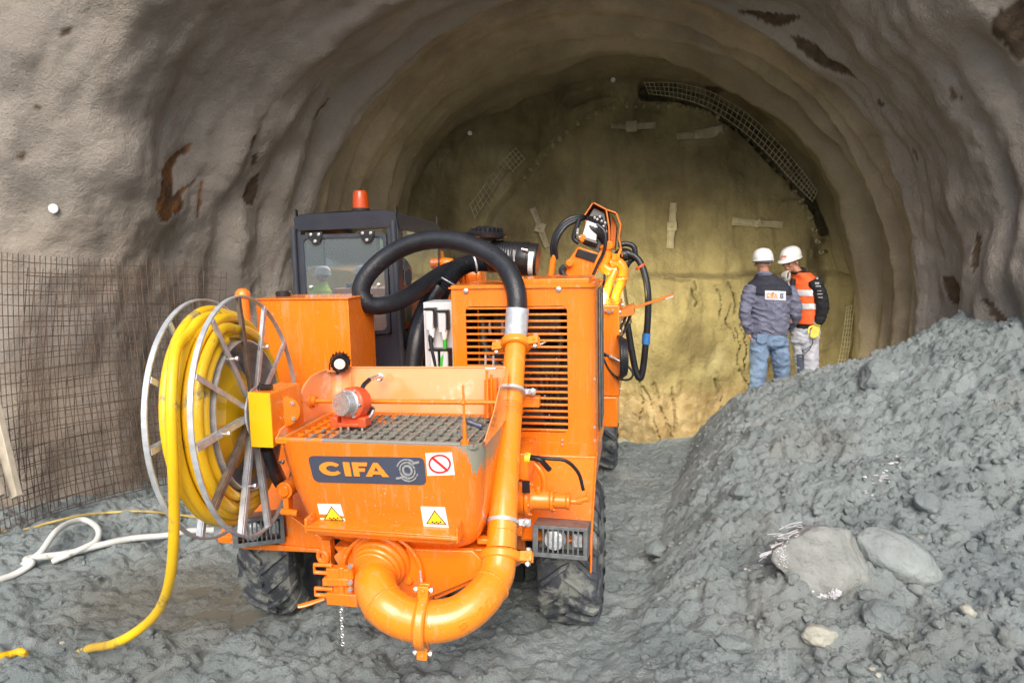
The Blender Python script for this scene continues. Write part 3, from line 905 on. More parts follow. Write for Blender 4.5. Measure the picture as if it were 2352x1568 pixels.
rebar_sheet('rusty rebar mesh sheet behind the front one, flat against the left wall', .15, .04, 17, 26, Vector((.05, .10, -.03)), -.03)

# timber posts, lower left
def post(label, a, b, wd):
    mb = MB(); mb.bar(a, b, wd, wd * .6, Vector((1, -.4, 0)))
    o = mb.build('timber_post', 'wood', bevel=.006); return tag(o, label, 'timber post')
post('pale square timber post leaning in front of the rebar mesh foot', Q(-12, 930, 5.2), Q(38, 1142, 4.98), .085)
post('second timber post, cut off by the picture edge beside the first', Q(-60, 960, 5.1), Q(2, 1140, 4.9), .07)

# ================================================================== BOULDERS AND RUBBLE
def stone_mesh(seed, sc=(1, 1, 1), sub=4, rough=.18, flat=.5):
    bm = bmesh.new(); bmesh.ops.create_icosphere(bm, subdivisions=sub, radius=1)
    r_ = random.Random(seed)
    planes = [(Vector((r_.uniform(-1, 1), r_.uniform(-1, 1), r_.uniform(-1, 1))).normalized(), r_.uniform(.62, .92)) for _ in range(9)]
    off = Vector((seed * 3.1, seed * 1.7, 0))
    for v in bm.verts:
        c = v.co.copy()
        for n_, d_ in planes:
            k = c.dot(n_)
            if k > d_: c -= n_ * (k - d_) * flat
        c += c.normalized() * (rough * mnoise.fractal(c * 1.7 + off, .8, 2.1, 5) )
        v.co = Vector((c.x * sc[0], c.y * sc[1], c.z * sc[2]))
    me = bpy.data.meshes.new('stone'); bm.to_mesh(me); bm.free(); me.shade_smooth()
    return me
def stone_mat(name, c0, c1):
    m = pm(name, tuple((a + b) / 2 for a, b in zip(c0, c1)), .75, var=.22, vs=5, bump=.9, bs=28, dirt_or_sheen=((.16, .17, .155), .2, 3), bdist=.02)
    return m
M['stone'] = stone_mat('muddy_stone', (.21, .24, .238), (.285, .315, .31))
M['stone2'] = stone_mat('broken_shotcrete', (.23, .245, .232), (.30, .315, .30))
M['palestone'] = stone_mat('pale_stone', (.34, .34, .28), (.42, .42, .36))
M['fibre'] = pm('white_fibre', (.58, .58, .61), .6, var=.15, vs=30, bump=.5, bs=200)

def boulder(name, label, px, py, r, sc, seed, rot=(0, 0, 0), m='stone', cat='boulder', sink=.3, rough=.12, flat=.75):
    q = G(px, py)
    me = stone_mesh(seed, tuple(r * s for s in sc), 5 if r > .15 else 4, rough, flat); me.materials.append(M['ground' if (m == 'stone' and label[:12] != 'large smooth') else m])
    o = bpy.data.objects.new(name, me); COL.objects.link(o)
    o.location = q + Vector((0, 0, r * sc[2] * (1 - sink) * .6)); o.rotation_euler = rot
    tag(o, label, cat)
    return o
bA = boulder('concrete_lump', 'large rounded grey shotcrete lump with white fibres along its edges', 1883, 1312, .36, (.86, .70, .58), 14, (.62, .10, .1), 'stone2', 'boulder', .3, .10, .95)
bB = boulder('boulder', 'large smooth grey boulder lying against the right side of the fibre-edged lump', 2058, 1300, .255, (1.0, .60, .52), 8, (.30, .50, -.30), 'stone', 'boulder', .4, .07, .5)
boulder('boulder', 'flat-topped angular rock on the muck crest beside the workers', 2015, 880, .26, (.75, .6, .62), 31, (.2, -.2, .5), sink=.4)
boulder('boulder', 'grey rock half sunk in the muck heap, up and right of the two largest rocks', 2130, 1158, .14, (.75, .6, .5), 37, (.5, 0, .8), sink=.75)
boulder('boulder', 'rounded rock half sunk below the two largest rocks', 2030, 1430, .16, (.7, .7, .55), 41, (.3, .2, 0), sink=.6)
if 0: boulder('boulder', 'wide flat rock at the foot of the fibre-edged lump', 1865, 1425, .17, (1.1, .5, .35), 43, (.3, 0, -.2))
boulder('stone', 'small pale yellowish stone below the two largest rocks', 1885, 1470, .085, (1.2, .7, .7), 47, (0, .1, .2), 'palestone', 'stone')
boulder('boulder', 'small grey rock at the left foot of the muck heap, beside the wheel track', 1508, 1268, .085, (1, .8, .7), 53, (0, 0, .4), 'stone')
boulder('stone', 'small upright stone on the muck beside the fibre-edged lump', 1700, 1135, .10, (1.1, .7, .7), 59, (0, 0, 1), 'stone', 'stone')
boulder('stone', 'smooth oval stone in the muck near the bottom edge', 1690, 1480, .08, (1.3, .8, .5), 61, (0, 0, -.5), 'stone', 'stone', .75)

# fibre crust and fibres on the lump (parts of the lump)
bpy.context.view_layer.update()
def crust_on(o, px_list, r_, n, name, mats):
    mb = MB(); rr_ = random.Random(5)
    inv = o.matrix_world.inverted()
    dep = o.location.y
    c0 = o.location
    for i in range(n):
        t = rr_.random() * (len(px_list) - 1); k = min(int(t), len(px_list) - 2); f = t - k
        px = px_list[k][0] * (1 - f) + px_list[k + 1][0] * f; py = px_list[k][1] * (1 - f) + px_list[k + 1][1] * f
        d = ray(px + rr_.gauss(0, 5), py + rr_.gauss(0, 4))
        org = inv @ Vector((0, 0, EYE)); dl = (inv.to_3x3() @ d).normalized()
        hit, loc, nn_, _ = o.ray_cast(org, dl)
        if not hit: continue
        mb.shard(loc, r_ * rr_.uniform(.2, .8), rr_, .8)
    ob = mb.build(name, mats); ob.parent = o
    return ob
crust_on(bA, [(1798, 1335), (1830, 1358), (1870, 1372), (1905, 1372), (1925, 1358)], .017, 420, 'fibre_crust', 'fibre')
crust_on(bA, [(1800, 1300), (1795, 1265), (1805, 1235)], .009, 90, 'fibre_crust', 'fibre')
mb = MB(); r_ = random.Random(9); inv = bA.matrix_world.inverted()
for i in range(20):
    a_ = Q(r_.uniform(1800, 1850), 0, bA.location.y)
    sx = r_.uniform(1798, 1855); sy = 1188 + (1855 - sx) * 1.2 + r_.uniform(-6, 40)
    p0 = Q(sx, sy, bA.location.y + .02); L = r_.uniform(20, 62)
    an = r_.uniform(-.15, .75)
    p2 = Q(sx - L, sy + L * math.sin(an) * .6, bA.location.y - .06)
    p1 = (p0 + p2) / 2 + Vector((0, 0, r_.uniform(-.01, .03)))
    mb.tube([inv @ p0, inv @ p1, inv @ p2], .0030, 4, sub=3)
    if r_.random() < .5:
        p3 = p2 + Vector((r_.uniform(-.03, .0), 0, r_.uniform(-.03, .03)))
        mb.tube([inv @ p1, inv @ p3], .0016, 4)
ob = mb.build('fibres', 'fibre', smooth=60); ob.parent = bA
# loose white spatter lying on the muck
def spatter(label, spots, n, r_):
    mb = MB(); q_ = random.Random(n)
    for i in range(n):
        sx, sy = q_.choice(spots)
        g = G(sx + q_.gauss(0, 14), sy + q_.gauss(0, 9), True)
        mb.shard(g, r_ * q_.uniform(.2, 1.0) ** 1.5, q_, .5)
    o = mb.build('shotcrete_debris', 'fibre'); tag(o, None, None, kind='stuff')
spatter('a', [(2025, 1105), (2000, 1130), (1990, 1100), (2030, 1090), (2062, 1060), (1985, 1135)], 46, .036)
spatter('b', [(1737, 1306), (1760, 1275), (1772, 1262), (1735, 1308)], 44, .026)

# rubble stones scattered over the muck
mb = MB(); r_ = random.Random(17)
protos = []
for k in range(6):
    bm = bmesh.new(); bmesh.ops.create_icosphere(bm, subdivisions=1 if k < 3 else 2, radius=1)
    for v in bm.verts:
        v.co *= 1 + .5 * mnoise.noise(v.co * 1.5 + Vector((k * 5, 0, 0)))
    bm.verts.index_update()
    protos.append(([v.co.copy() for v in bm.verts], [tuple(v.index for v in f.verts) for f in bm.faces])); bm.free()
cnt = 0
N = 17000
xs = np.array([r_.uniform(-4, 5) for _ in range(N)]); ys = np.array([3.0 + r_.random() ** 1.3 * 4.6 for _ in range(N)])
zs = hfull(xs, ys); _, uu = pile_parts(xs, ys)
for i in range(N):
    dens = 1 if uu[i] > .1 else .35
    if r_.random() > dens: continue
    if xs[i] > -2.9 and xs[i] < -1.4 and 3.9 < ys[i] < 4.9: continue
    sz = .006 + (.045 if xs[i] > 1.4 and ys[i] < 4.9 else .024) * r_.random() ** 5
    vs, fs = r_.choice(protos if sz > .015 else protos[:3])
    rt = Matrix.Rotation(r_.uniform(0, 6.3), 3, 'Z') @ Matrix.Rotation(r_.uniform(0, 3), 3, 'X')
    c = Vector((xs[i], ys[i], zs[i] + sz * .05))
    mb.mat(1 if r_.random() < .012 else 0)
    mb.add([c + rt @ Vector((v.x * sz, v.y * sz * .8, v.z * sz * .65)) for v in vs], fs)
o = mb.build('rubble', ['ground', 'palestone'], smooth=60); tag(o, kind='stuff')
# ================================================================== SPRAYING MACHINE
mach = thing('spraying_machine', 'orange concrete spraying machine with front hopper, black cab and thick delivery pipe', 'machine', ML)
U3, V3, Z3 = Vector((1, 0, 0)), Vector((0, 1, 0)), Vector((0, 0, 1))

# ---------------- wheels
def tyre_mesh():
    mb = MB(); R = .42
    prof = [(.20, -.12), (.27, -.155), (.34, -.17), (.375, -.162), (.392, -.13), (.40, -.07), (.402, 0), (.40, .07), (.392, .13), (.375, .162), (.34, .17), (.27, .155), (.20, .12)]
    mb.lathe(prof, (0, 0, 0), U3, 48)
    rp = [(0, .402), (.07, .40), (.13, .392), (.162, .375), (.172, .345), (.176, .31)]
    n = 19
    for k in range(n):
        for s in (-1, 1):
            a0 = 2 * PI * (k + (.5 if s > 0 else 0)) / n
            prev = None
            hs = [.0, .035, .07, .105, .14, .168, .178]
            for i, h in enumerate(hs):
                r = np.interp(h, [0, .13, .162, .178], [.402, .392, .375, .32])
                a = a0 + h * 2.1; wd = .030 + .06 * h
                hh = h * s + (-.012 * s if i == 0 else 0)
                top = r + .028; bt = r - .01
                c = []
                for (rr, da_) in ((bt, -wd / r), (bt, wd / r), (top, wd / r * .72), (top, -wd / r * .72)):
                    c.append(Vector((hh + (0 if rr < r else 0), math.cos(a + da_ * .5) * rr, math.sin(a + da_ * .5) * rr)))
                if prev:
                    mb.add(prev + c, [(0, 1, 5, 4), (1, 2, 6, 5), (2, 3, 7, 6), (3, 0, 4, 7)] + ([(3, 2, 1, 0)] if i == 1 else []) + ([(4, 5, 6, 7)] if i == len(hs) - 1 else []))
                prev = c
    return mb
tm = tyre_mesh()
rim = MB(); rim.lathe([(.20, -.14), (.21, -.12), (.19, -.10), (.17, -.02), (.06, .0), (.06, .04), (0, .04)], (0, 0, 0), -U3, 28)
for a in range(8): rim.bolt((.02, .12 * math.cos(a * PI / 4), .12 * math.sin(a * PI / 4)), U3, .014, .02)
first = None
for (u, v, z, sx) in ((.905, -.03, .335, 1), (-.90, -.06, .265, -1), (.895, 2.72, .37, 1), (-.9, 2.72, .36, -1)):
    if first is None:
        t = tm.build('wheel', 'tyre', mach, smooth=45, fix=True); r_ = rim.build('rim', 'orange_old', t); first = (t, r_)
    else:
        t = first[0].copy(); COL.objects.link(t); t.parent = mach
        r2 = first[1].copy(); COL.objects.link(r2); r2.parent = t
    t.location = (u, v, z)
    t.rotation_euler = ((u * 7 + v) % 1, 0, 0 if sx > 0 else PI)

# ---------------- chassis
mb = MB()
mb.prism([(.66, -.46, .56), (1.045, -.46, .56), (1.045, -.03, .885), (.66, -.03, .885)], (0, .01, -.02))
mb.box(.30, 1.042, -.03, .0, .62, .90)
mb.box(-.95, .95, .15, 3.2, .45, .62)
mb.prism([(1.038, -.50, .40), (1.038, -.46, .575), (1.038, -.03, .90), (1.038, .5, .90), (1.038, .5, .80), (1.038, -.1, .78), (1.038, -.44, .42)], (.012, 0, 0))
mb.box(-.62, .66, -.30, .1, .42, .60)
mb.prism([(-1.12, -.52, .50), (-.45, -.52, .46), (-.45, -.05, .80), (-1.12, -.05, .84)], (0, .01, -.02))
mb.box(-1.12, -.45, -.53, -.50, .46, .505)
mb.slab([(655, 1175), (745, 1240), (745, 1262), (640, 1258), (640, 1240), (660, 1230)], -.60, .05)
mb.slab([(520, 1244), (640, 1252), (745, 1262), (742, 1270), (560, 1262)], -.62, .10)
mb.build('chassis', 'orange', mach, bevel=.006)
mb = MB()                                           # dark driveline under the belly
mb.box(-.6, .6, -.05, .02, .1, .55); mb.cyl((-.7, 0, .38), (.7, 0, .38), .09); mb.ball((-.25, -.02, .38), .17)
mb.box(-.7, .66, .0, 3.1, .25, .46)
mb.build('axle', 'dark', mach)

# ---------------- engine housing with grille
def pz(py, px=1200): return P(px, py, 0).z
e0, e1, ezb, ezt = .188, 1.042, .885, 1.905
o0, o1 = P(1073, 850, 0).x, P(1304, 850, 0).x
oz1, oz0 = pz(703), pz(991)
mb = MB()
def arc(cx, cy, r, a0, a1, n=6): return [(cx + r * math.cos(a0 + (a1 - a0) * k / n), cy + r * math.sin(a0 + (a1 - a0) * k / n)) for k in range(n + 1)]
# front plate as a closed ring: outer outline + rounded opening, bridged into quads
def rounded(x0, x1, z0, z1, r, n=6):
    return arc(x0 + r, z0 + r, r, PI, 1.5 * PI, n) + arc(x1 - r, z0 + r, r, 1.5 * PI, 2 * PI, n) + arc(x1 - r, z1 - r, r, 0, .5 * PI, n) + arc(x0 + r, z1 - r, r, .5 * PI, PI, n)
inn = rounded(o0, o1, oz0, oz1, .03)
out = []
for (x, z) in inn:                                   # matching points on the outer rectangle
    ex0, ex1 = e0, .94
    cx, cz = (o0 + o1) / 2, (oz0 + oz1) / 2
    qx = ex0 if x < o0 + .031 and True else (ex1 if x > o1 - .031 else x)
    qz = ezb if z < oz0 + .031 else (ezt if z > oz1 - .031 else z)
    out.append((qx, qz))
n = len(inn)
V0 = [(x, 0, z) for x, z in out] + [(x, 0, z) for x, z in inn] + [(x, .02, z) for x, z in inn]
fs = [(i, (i + 1) % n, n + (i + 1) % n, n + i) for i in range(n)] + [(n + i, n + (i + 1) % n, 2 * n + (i + 1) % n, 2 * n + i) for i in range(n)]
mb.add(V0, fs)
# rounded right corner and the right flank
cr = [(.94, 0)] + arc(e1 - .10, .10, .10, -PI / 2, 0, 8)[0:] + [(e1, .30)]
for (x1, y1), (x2, y2) in zip(cr[:-1], cr[1:]):
    mb.add([(x1, y1, ezb), (x2, y2, ezb), (x2, y2, ezt), (x1, y1, ezt)], [(0, 1, 2, 3)])
mb.add([(e1, .30, ezb), (e1, .72, ezb), (e1, .72, ezt), (e1, .30, ezt)], [(0, 1, 2, 3)])
mb.add([(e0, 0, ezb), (e0, .72, ezb), (e0, .72, ezt), (e0, 0, ezt)], [(3, 2, 1, 0)])
tp = [(e0, 0)] + [(x, y) for x, y in cr] + [(e1, .72), (e0, .72)]
mb.prism([(x, y, ezt) for x, y in tp], (0, 0, .008))
mb.prism([(x * 1.0 + (-.012 if x < .5 else .008), y - (.012 if y < .05 else 0), ezt - .012) for x, y in tp], (0, 0, .010))
mb.prism([(x + (.01 if x > .5 else 0), y - .012, ezb - .004) for x, y in tp], (0, 0, .09))
hous = mb.build('engine_housing', 'orange', mach, fix=False)
mb = MB()
for i in range(20):
    z = oz1 - .012 - (oz1 - oz0 - .024) * i / 19
    mb.box(o0 - .01, o1 + .01, .004, .024, z - .0065, z + .0065)
mb.build('grille', 'orange', hous, bevel=.003)
mb = MB()
for (px, py) in ((1070, 668), (1283, 664)):
    q = P(px, py, -.005); mb.lathe([(.016, 0), (.016, .006), (.01, .01)], q, -V3, 14)
for (px, py) in ((1292, 1010), (1292, 1020), (1366, 870), (1366, 980), (1366, 1010)):
    mb.bolt(P(px, py, -.012), -V3, .008, .012)
mb.split('bolt', 'steel', hous)
mb = MB(); mb.box(e0 + .02, e1 - .02, .62, .70, ezb + .02, ezt - .02); mb.box(e0 + .02, e1 - .02, .1, .6, ezb + .01, ezb + .03)
mb.box(e0+.004, e0 + .012, .03, .6, ezb + .01, ezt - .01)
mb.build('inner_wall', 'dark', hous)
mb = MB()
mb.cyl((.45, .30, 1.66), (.82, .30, 1.66), .12, 28); mb.cyl((.40, .28, 1.66), (.45, .28, 1.66), .09)
mb.cyl((.3, .4, 1.3), (.9, .4, 1.3), .2, 24); mb.box(.32, .6, .25, .6, 1.35, 1.52); mb.box(.62, .88, .2, .6, 1.0, 1.5)
mb.tube([(.33, .2, 1.7), (.36, .15, 1.5), (.5, .14, 1.35), (.6, .2, 1.2)], .025, 10, sub=6); mb.tube([(.85, .16, 1.1), (.8, .12, 1.3), (.83, .15, 1.6)], .02, 10, sub=6)
for k in range(7): mb.tube([(.6 + .03 * k, .1 + .01 * k, 1.0), (.62 + .03 * k, .13, 1.2 + .03 * k), (.4 + .07 * k, .2, 1.4)], .009, 8, sub=5)
mb.cyl((.5, .18, 1.08), (.72, .18, 1.08), .09, 24)
mb.build('engine', 'engine', hous)
mb = MB(); rr = random.Random(4)
for k in range(26):
    mb.ball((rr.uniform(.32, .85), .12, rr.uniform(1.08, 1.74)), .008, (1, 1, 1), 8, 5)
mb.cyl((.39, .13, 1.6), (.39, .13, 1.68), .011); mb.cyl((.47, .13, 1.6), (.47, .13, 1.68), .011)
mb.tube([(.66, .12, 1.56), (.7, .1, 1.545), (.75, .12, 1.57)], .008, 8, sub=4)
mb.split('fitting', 'steel', hous)
mb = MB(); mb.box(.56, 1.0, .12, .68, ezt + .006, ezt + .035)
for (px) in (.60, .66): mb.bolt((px, .14, ezt + .03), Z3, .01, .018)
mb.build('top_hatch', 'orange', hous, bevel=.004)
mb = MB()
for (px, py, rpx) in ((1281, 634, .036), (1343, 640, .030)):
    q = P(px, py + 12, .75); mb.lathe([(rpx, -.02), (rpx, .035), (rpx * .9, .045), (0, .045)], (q.x, .75, q.z), Z3, 18)
mb.split('filler_cap', 'red', hous)

# side cabinets behind the engine on the right
mb = MB()
mb.box(e1 + .0025, e1 + .012, .28, .70, ezb + .1, ezt - .04); mb.box(e1 + .012, e1 + .020, .33, .36, ezb + .1, ezt - .06)
mb.build('side_panel', 'dullgalv', mach, bevel=.006)
mb = MB()
c1 = P(1385, 700, 1.45)
mb.box(.80, 1.135, 1.45, 2.25, .95, c1.z - .0)
mb.box(.80, 1.10, 2.25, 3.3, .95, c1.z - .02)
mb.box(.80, 1.12, 1.45, 1.9, .70, .95)
cab2 = mb.build('side_cabinet', 'orange', mach, bevel=.012)
mb = MB()
for z in np.linspace(1.0, 1.62, 5):
    for v in (1.50, 2.2): mb.bolt((1.135, v, z), U3, .011, .01)
for k in range(4): mb.obox(P(1383 + 8 * k, 716 - 3 * (k % 2), 1.43), (.018, .02, .02))
mb.split('bolt', 'steel', cab2)
mb = MB()
for k in range(5): mb.ring((1.13 + .012 * k, 1.40 + .008 * k, 1.27), (1, .15, 0), .17 - .008 * k, .010, 36, 8)
mb.tube([P(1384, 812, 1.43), P(1405, 822, 1.5), P(1430, 836, 1.6)], .012, 8, sub=5)
mb.tube([P(1378, 806, 1.45), P(1395, 815, 1.45), P(1412, 824, 1.42), P(1430, 832, 1.40), P(1446, 845, 1.40), P(1454, 860, 1.40), P(1443, 872, 1.4), P(1420, 868, 1.42), P(1400, 850, 1.45), P(1385, 822, 1.45)], .0085, 8, sub=6)
coil = mb.build('hose_coil', 'rubber', mach)
mb = MB(); mb.tube([P(1400, 818, 1.435), P(1415, 825, 1.41), P(1431, 834, 1.395)], .013, 10, sub=4); mb.build('hose_fitting', 'steel', coil)
# raised flap with gas struts
mb = MB()
a_, b_ = P(1388, 728, 1.5), P(1548, 677, 1.75)
mb.bar(a_, b_, .02, .028, Z3)
mb.slab([(1395, 728), (1455, 703), (1458, 722), (1440, 727)], 1.5, .4)
flap = mb.build('flap', 'orange_old', mach, bevel=.003)
mb = MB(); mb.bar(P(1522, 688, 1.72), P(1547, 680, 1.72), .012, .03, Z3); mb.build('flap_edge', 'galv', flap)
mb = MB(); mb.tube([P(1440, 722, 1.6), P(1408, 795, 1.5)], .010, 8); mb.tube([P(1454, 708, 1.7), P(1432, 765, 1.6)], .011, 8); mb.tube([P(1432, 765, 1.6), P(1412, 815, 1.5)], .005, 8)
mb.split('gas_strut', 'black', flap)
mb = MB(); mb.cyl(P(1362, 946, .2), P(1374, 946, .2), .014); k_ = mb.build('knob', 'red', mach)
# small lamp bracket box carrying the work lamp
# ---------------- fuel tank, left
tz = 1.845
mb = MB()
mb.box(-1.03, -.425, -.10, .30, .72, tz)
mb.box(-1.04, -.418, -.11, .31, tz, tz + .008)
mb.tube([(-.95, -.1, tz + .002), (-.42, -.1, tz + .002)], .007, 8)
tank = mb.build('tank', 'orange', mach, bevel=.012)
mb = MB()
for px in (705, 733, 755, 778): 
    q = P(px, 686, .0); mb.lathe([(.018, 0), (.004, .022), (0, .024)], (q.x, .0, tz), Z3, 4)
mb.split('lug', 'orange', tank)
mb = MB(); q = P(651, 678, .1); mb.lathe([(.045, -.01), (.048, .0), (.048, .025), (.042, .032), (0, .032)], (q.x, .1, tz + .01), Z3, 20); mb.build('tank_cap', 'black', tank)
mb = MB(); q = P(559, 700, -.25)
mb.lathe([(.035, -.55), (.035, .04), (.046, .045), (.046, .06), (.04, .08), (.025, .095), (0, .1)], (q.x, -.25, q.z), Z3, 20)
mb.build('post', 'orange', mach)

# ---------------- cab
cv = .65
cL, cR = P(676, 600, cv).x, P(916, 600, cv).x
cT = P(800, 487, cv).z
cd = 1.0
def cz(py, px=800): return P(px, py, cv).z
def cx(px, py=600): return P(px, py, cv).x
mb = MB()
# roof: crowned slab with down-turned edges
rp = [(cL + .02, cT - .075), (cL + .035, cT - .03), (cL + .08, cT - .006), ((cL + cR) / 2, cT + .006), (cR - .06, cT + .004), (cR + .005, cT - .02), (cR + .01, cT - .085)]
n = len(rp)
for k, (v0, v1, dz0, dz1) in enumerate(((cv - .03, cv + cd, 0, -.04),)):
    vs = [(x, v0 + (.02 if i in (0, n - 1) else 0), z + dz0) for i, (x, z) in enumerate(rp)] + [(x, v1, z + dz1) for x, z in rp]
    vs += [(x, v0 + .05, z - .045) for x, z in rp] + [(x, v1, z + dz1 - .045) for x, z in rp]
    fs = [(i, i + 1, n + i + 1, n + i) for i in range(n - 1)] + [(2 * n + i + 1, 2 * n + i, 3 * n + i, 3 * n + i + 1) for i in range(n - 1)]
    fs += [(i + 1, i, 2 * n + i, 2 * n + i + 1) for i in range(n - 1)] + [(n + i, n + i + 1, 3 * n + i + 1, 3 * n + i) for i in range(n - 1)]
    fs += [(0, n, 3 * n, 2 * n), (n - 1, 3 * n - 1, 4 * n - 1, 2 * n - 1)]
    mb.add(vs, fs)
# visor face above the rear window
mb.prism([(cL + .03, cv - .03, cT - .03), (cL + .09, cv - .03, cT - .008), (cR - .06, cv - .03, cT + .002), (cR, cv - .03, cT - .02), (cR + .005, cv - .005, cz(521, 905)), (cL + .02, cv - .005, cz(530, 680))], (0, .03, 0))
# pillars
mb.prism([(cL, cv, cz(840)), (cx(697), cv, cz(840)), (cx(694), cv, cz(525)), (cL + .01, cv, cz(520))], (0, .07, 0))
mb.prism([(cx(893), cv, cz(850)), (cx(926, 840), cv, cz(850)), (cx(916), cv, cz(600)), (cR + .005, cv, cz(500)), (cx(893), cv, cz(515))], (0, .08, 0))
mb.tube([(cL + .012, cv - .01, cz(840)), (cL + .012, cv - .012, cz(560)), (cL + .02, cv - .012, cz(520))], .022, 10, sub=4)
mb.tube([(cx(916), cv - .01, cz(840)), (cx(908), cv - .012, cz(560)), (cx(908), cv - .012, cz(510))], .020, 10, sub=4)
# lower body panels, side walls, far pillars
mb.box(cx(893), cx(924, 840), cv - .005, cv + cd, .95, cz(770))
mb.box(cL + .0, cx(893), cv, cv + .03, .95, cz(768))
mb.box(cL, cL + .03, cv, cv + cd, .95, 1.7)
mb.prism([(cR - .05, cv + cd - .08, .95), (cR - .01, cv + cd - .08, .95), (cR + .005, cv + cd - .03, cT - .08), (cR - .05, cv + cd - .03, cT - .08)], (0, .07, 0))
mb.box(cL, cL + .05, cv + cd - .07, cv + cd, .95, cT - .08)
mb.box(cL, cR, cv + cd - .04, cv + cd, .95, 1.55)
cab = mb.build('cab', 'navy', mach, bevel=.006)
# rear door frame and glass
g0, g1, gz0, gz1 = cx(702), cx(884), cz(758), cz(545)
mb = MB()
def frame(x0, x1, z0, z1, wd, v, t, r=.04):
    a = rounded(x0 - wd, x1 + wd, z0 - wd, z1 + wd, r * .6); b = rounded(x0, x1, z0, z1, r); n = len(a)
    vs = [(x, v, z) for x, z in a] + [(x, v, z) for x, z in b] + [(x, v + t, z) for x, z in b] + [(x, v + t, z) for x, z in a]
    fs = [(i, (i + 1) % n, n + (i + 1) % n, n + i) for i in range(n)] + [(n + i, n + (i + 1) % n, 2 * n + (i + 1) % n, 2 * n + i) for i in range(n)] + [(3 * n + i, 3 * n + (i + 1) % n, (i + 1) % n, i) for i in range(n)] + [(2 * n + i, 2 * n + (i + 1) % n, 3 * n + (i + 1) % n, 3 * n + i) for i in range(n)]
    mb.add(vs, fs)
frame(g0, g1, gz0, gz1, .025, cv - .022, .025)
wf = mb.build('window_frame', 'navy', cab, fix=True)
gm = bpy.data.materials.new('cab_glass'); gm.use_nodes = True; b = gm.node_tree.nodes['Principled BSDF']
b.inputs['Base Color'].default_value = (.30, .37, .40, 1); b.inputs['Metallic'].default_value = .45; b.inputs['Roughness'].default_value = .02; b.inputs['Transmission Weight'].default_value = .25; b.inputs['IOR'].default_value = 2.0
b.inputs['Specular IOR Level'].default_value = 1.0
b.inputs['Coat Weight'].default_value = 1; b.inputs['Coat Roughness'].default_value = .01; b.inputs['Coat IOR'].default_value = 2.2
M['glass'] = gm
mb = MB(); mb.prism([(x, cv - .008, z) for x, z in rounded(g0 - .01, g1 + .01, gz0 - .01, gz1 + .01, .045)], (0, .008, 0)); mb.build('window_pane', 'glass', cab, smooth=0)
mb = MB()
for px in (731, 849):
    x = cx(px); z = cz(541)
    mb.prism([(x - .055, cv - .03, z + .03), (x + .055, cv - .03, z + .03), (x + .055, cv - .03, z - .005), (x + .02, cv - .03, z - .055), (x - .02, cv - .03, z - .055), (x - .055, cv - .03, z - .005)], (0, .014, 0))
h_ = mb.split('hinge', 'black', cab, bevel=.003)
mb = MB()
for px in (731, 849):
    x = cx(px); z = cz(541)
    for dx, dz in ((-.03, .012), (.03, .012), (0, -.035)): mb.lathe([(.012, 0), (.012, .006), (.007, .01)], (x + dx, cv - .03, z + dz), -V3, 12)
for px, py in ((712, 658), (868, 655)): mb.lathe([(.013, 0), (.013, .008), (.007, .012)], (cx(px), cv - .01, cz(py)), -V3, 12)
mb.split('bolt', 'steel', cab)
mb = MB()                                            # lifting lugs and door latch
for (x, v) in ((cL + .03, cv + .0), (cR - .01, cv + .0), (cR + .0, cv + cd - .05)):
    z = cT - .02 - (.03 if v > 1 else 0)
    mb.prism([(x - .004, v, z - .03), (x - .004, v + .03, z - .03), (x - .004, v + .03, z + .045), (x - .004, v + .0, z + .055)], (.01, 0, 0))
mb.box(cL - .022, cL, cv + .0, cv + .05, cz(612), cz(585))
mb.split('lug', 'black', cab)
# cab side glass + orange light bar under the roof
mb = MB()
mb.prism([(cR - .004, cv + .10, 1.62), (cR - .004, cv + cd - .09, 1.62), (cR + .004, cv + cd - .06, cT - .12), (cR + .004, cv + .09, cT - .09)], (.005, 0, 0))
mb.build('side_window', 'glass', cab, smooth=0)
mb = MB(); mb.box(cR - .10, cR - .04, cv + .2, cv + cd - .05, cT - .125, cT - .105); 
for k in range(9): mb.box(cR - .12, cR - .02, cv + .2 + .085 * k, cv + .23 + .085 * k, cT - .14, cT - .125)
mb.build('roof_grid', 'orange_old', cab)
mb = MB(); mb.box(cL + .15, cR - .2, cv + .45, cv + .6, 1.3, 1.95); mb.box(cL + .15, cR - .2, cv + .2, cv + .6, 1.25, 1.38); mb.build('seat', 'dark', cab, bevel=.03)
# beacon
q = P(829, 484, cv + .2)
mb = MB(); mb.lathe([(.066, 0), (.066, .018), (.06, .022), (0, .022)], (q.x, cv + .2, q.z - .005), Z3, 24)
be = mb.build('beacon', 'black', cab)
am = bpy.data.materials.new('beacon_amber'); am.use_nodes = True; b = am.node_tree.nodes['Principled BSDF']
b.inputs['Base Color'].default_value = (.80, .10, .003, 1); b.inputs['Roughness'].default_value = .12; b.inputs['Transmission Weight'].default_value = .55
M['beacon'] = am
mb = MB(); mb.lathe([(.060, .018), (.057, .08), (.050, .135), (.042, .147), (0, .15)], (q.x, cv + .2, q.z - .005), Z3, 28)
mb.build('beacon_lens', 'beacon', be)
mb = MB(); mb.lathe([(.02, .0), (.02, .05), (.012, .09), (0, .1)], (q.x, cv + .2, q.z + .01), Z3, 14); mb.build('beacon_bulb', 'white', be)

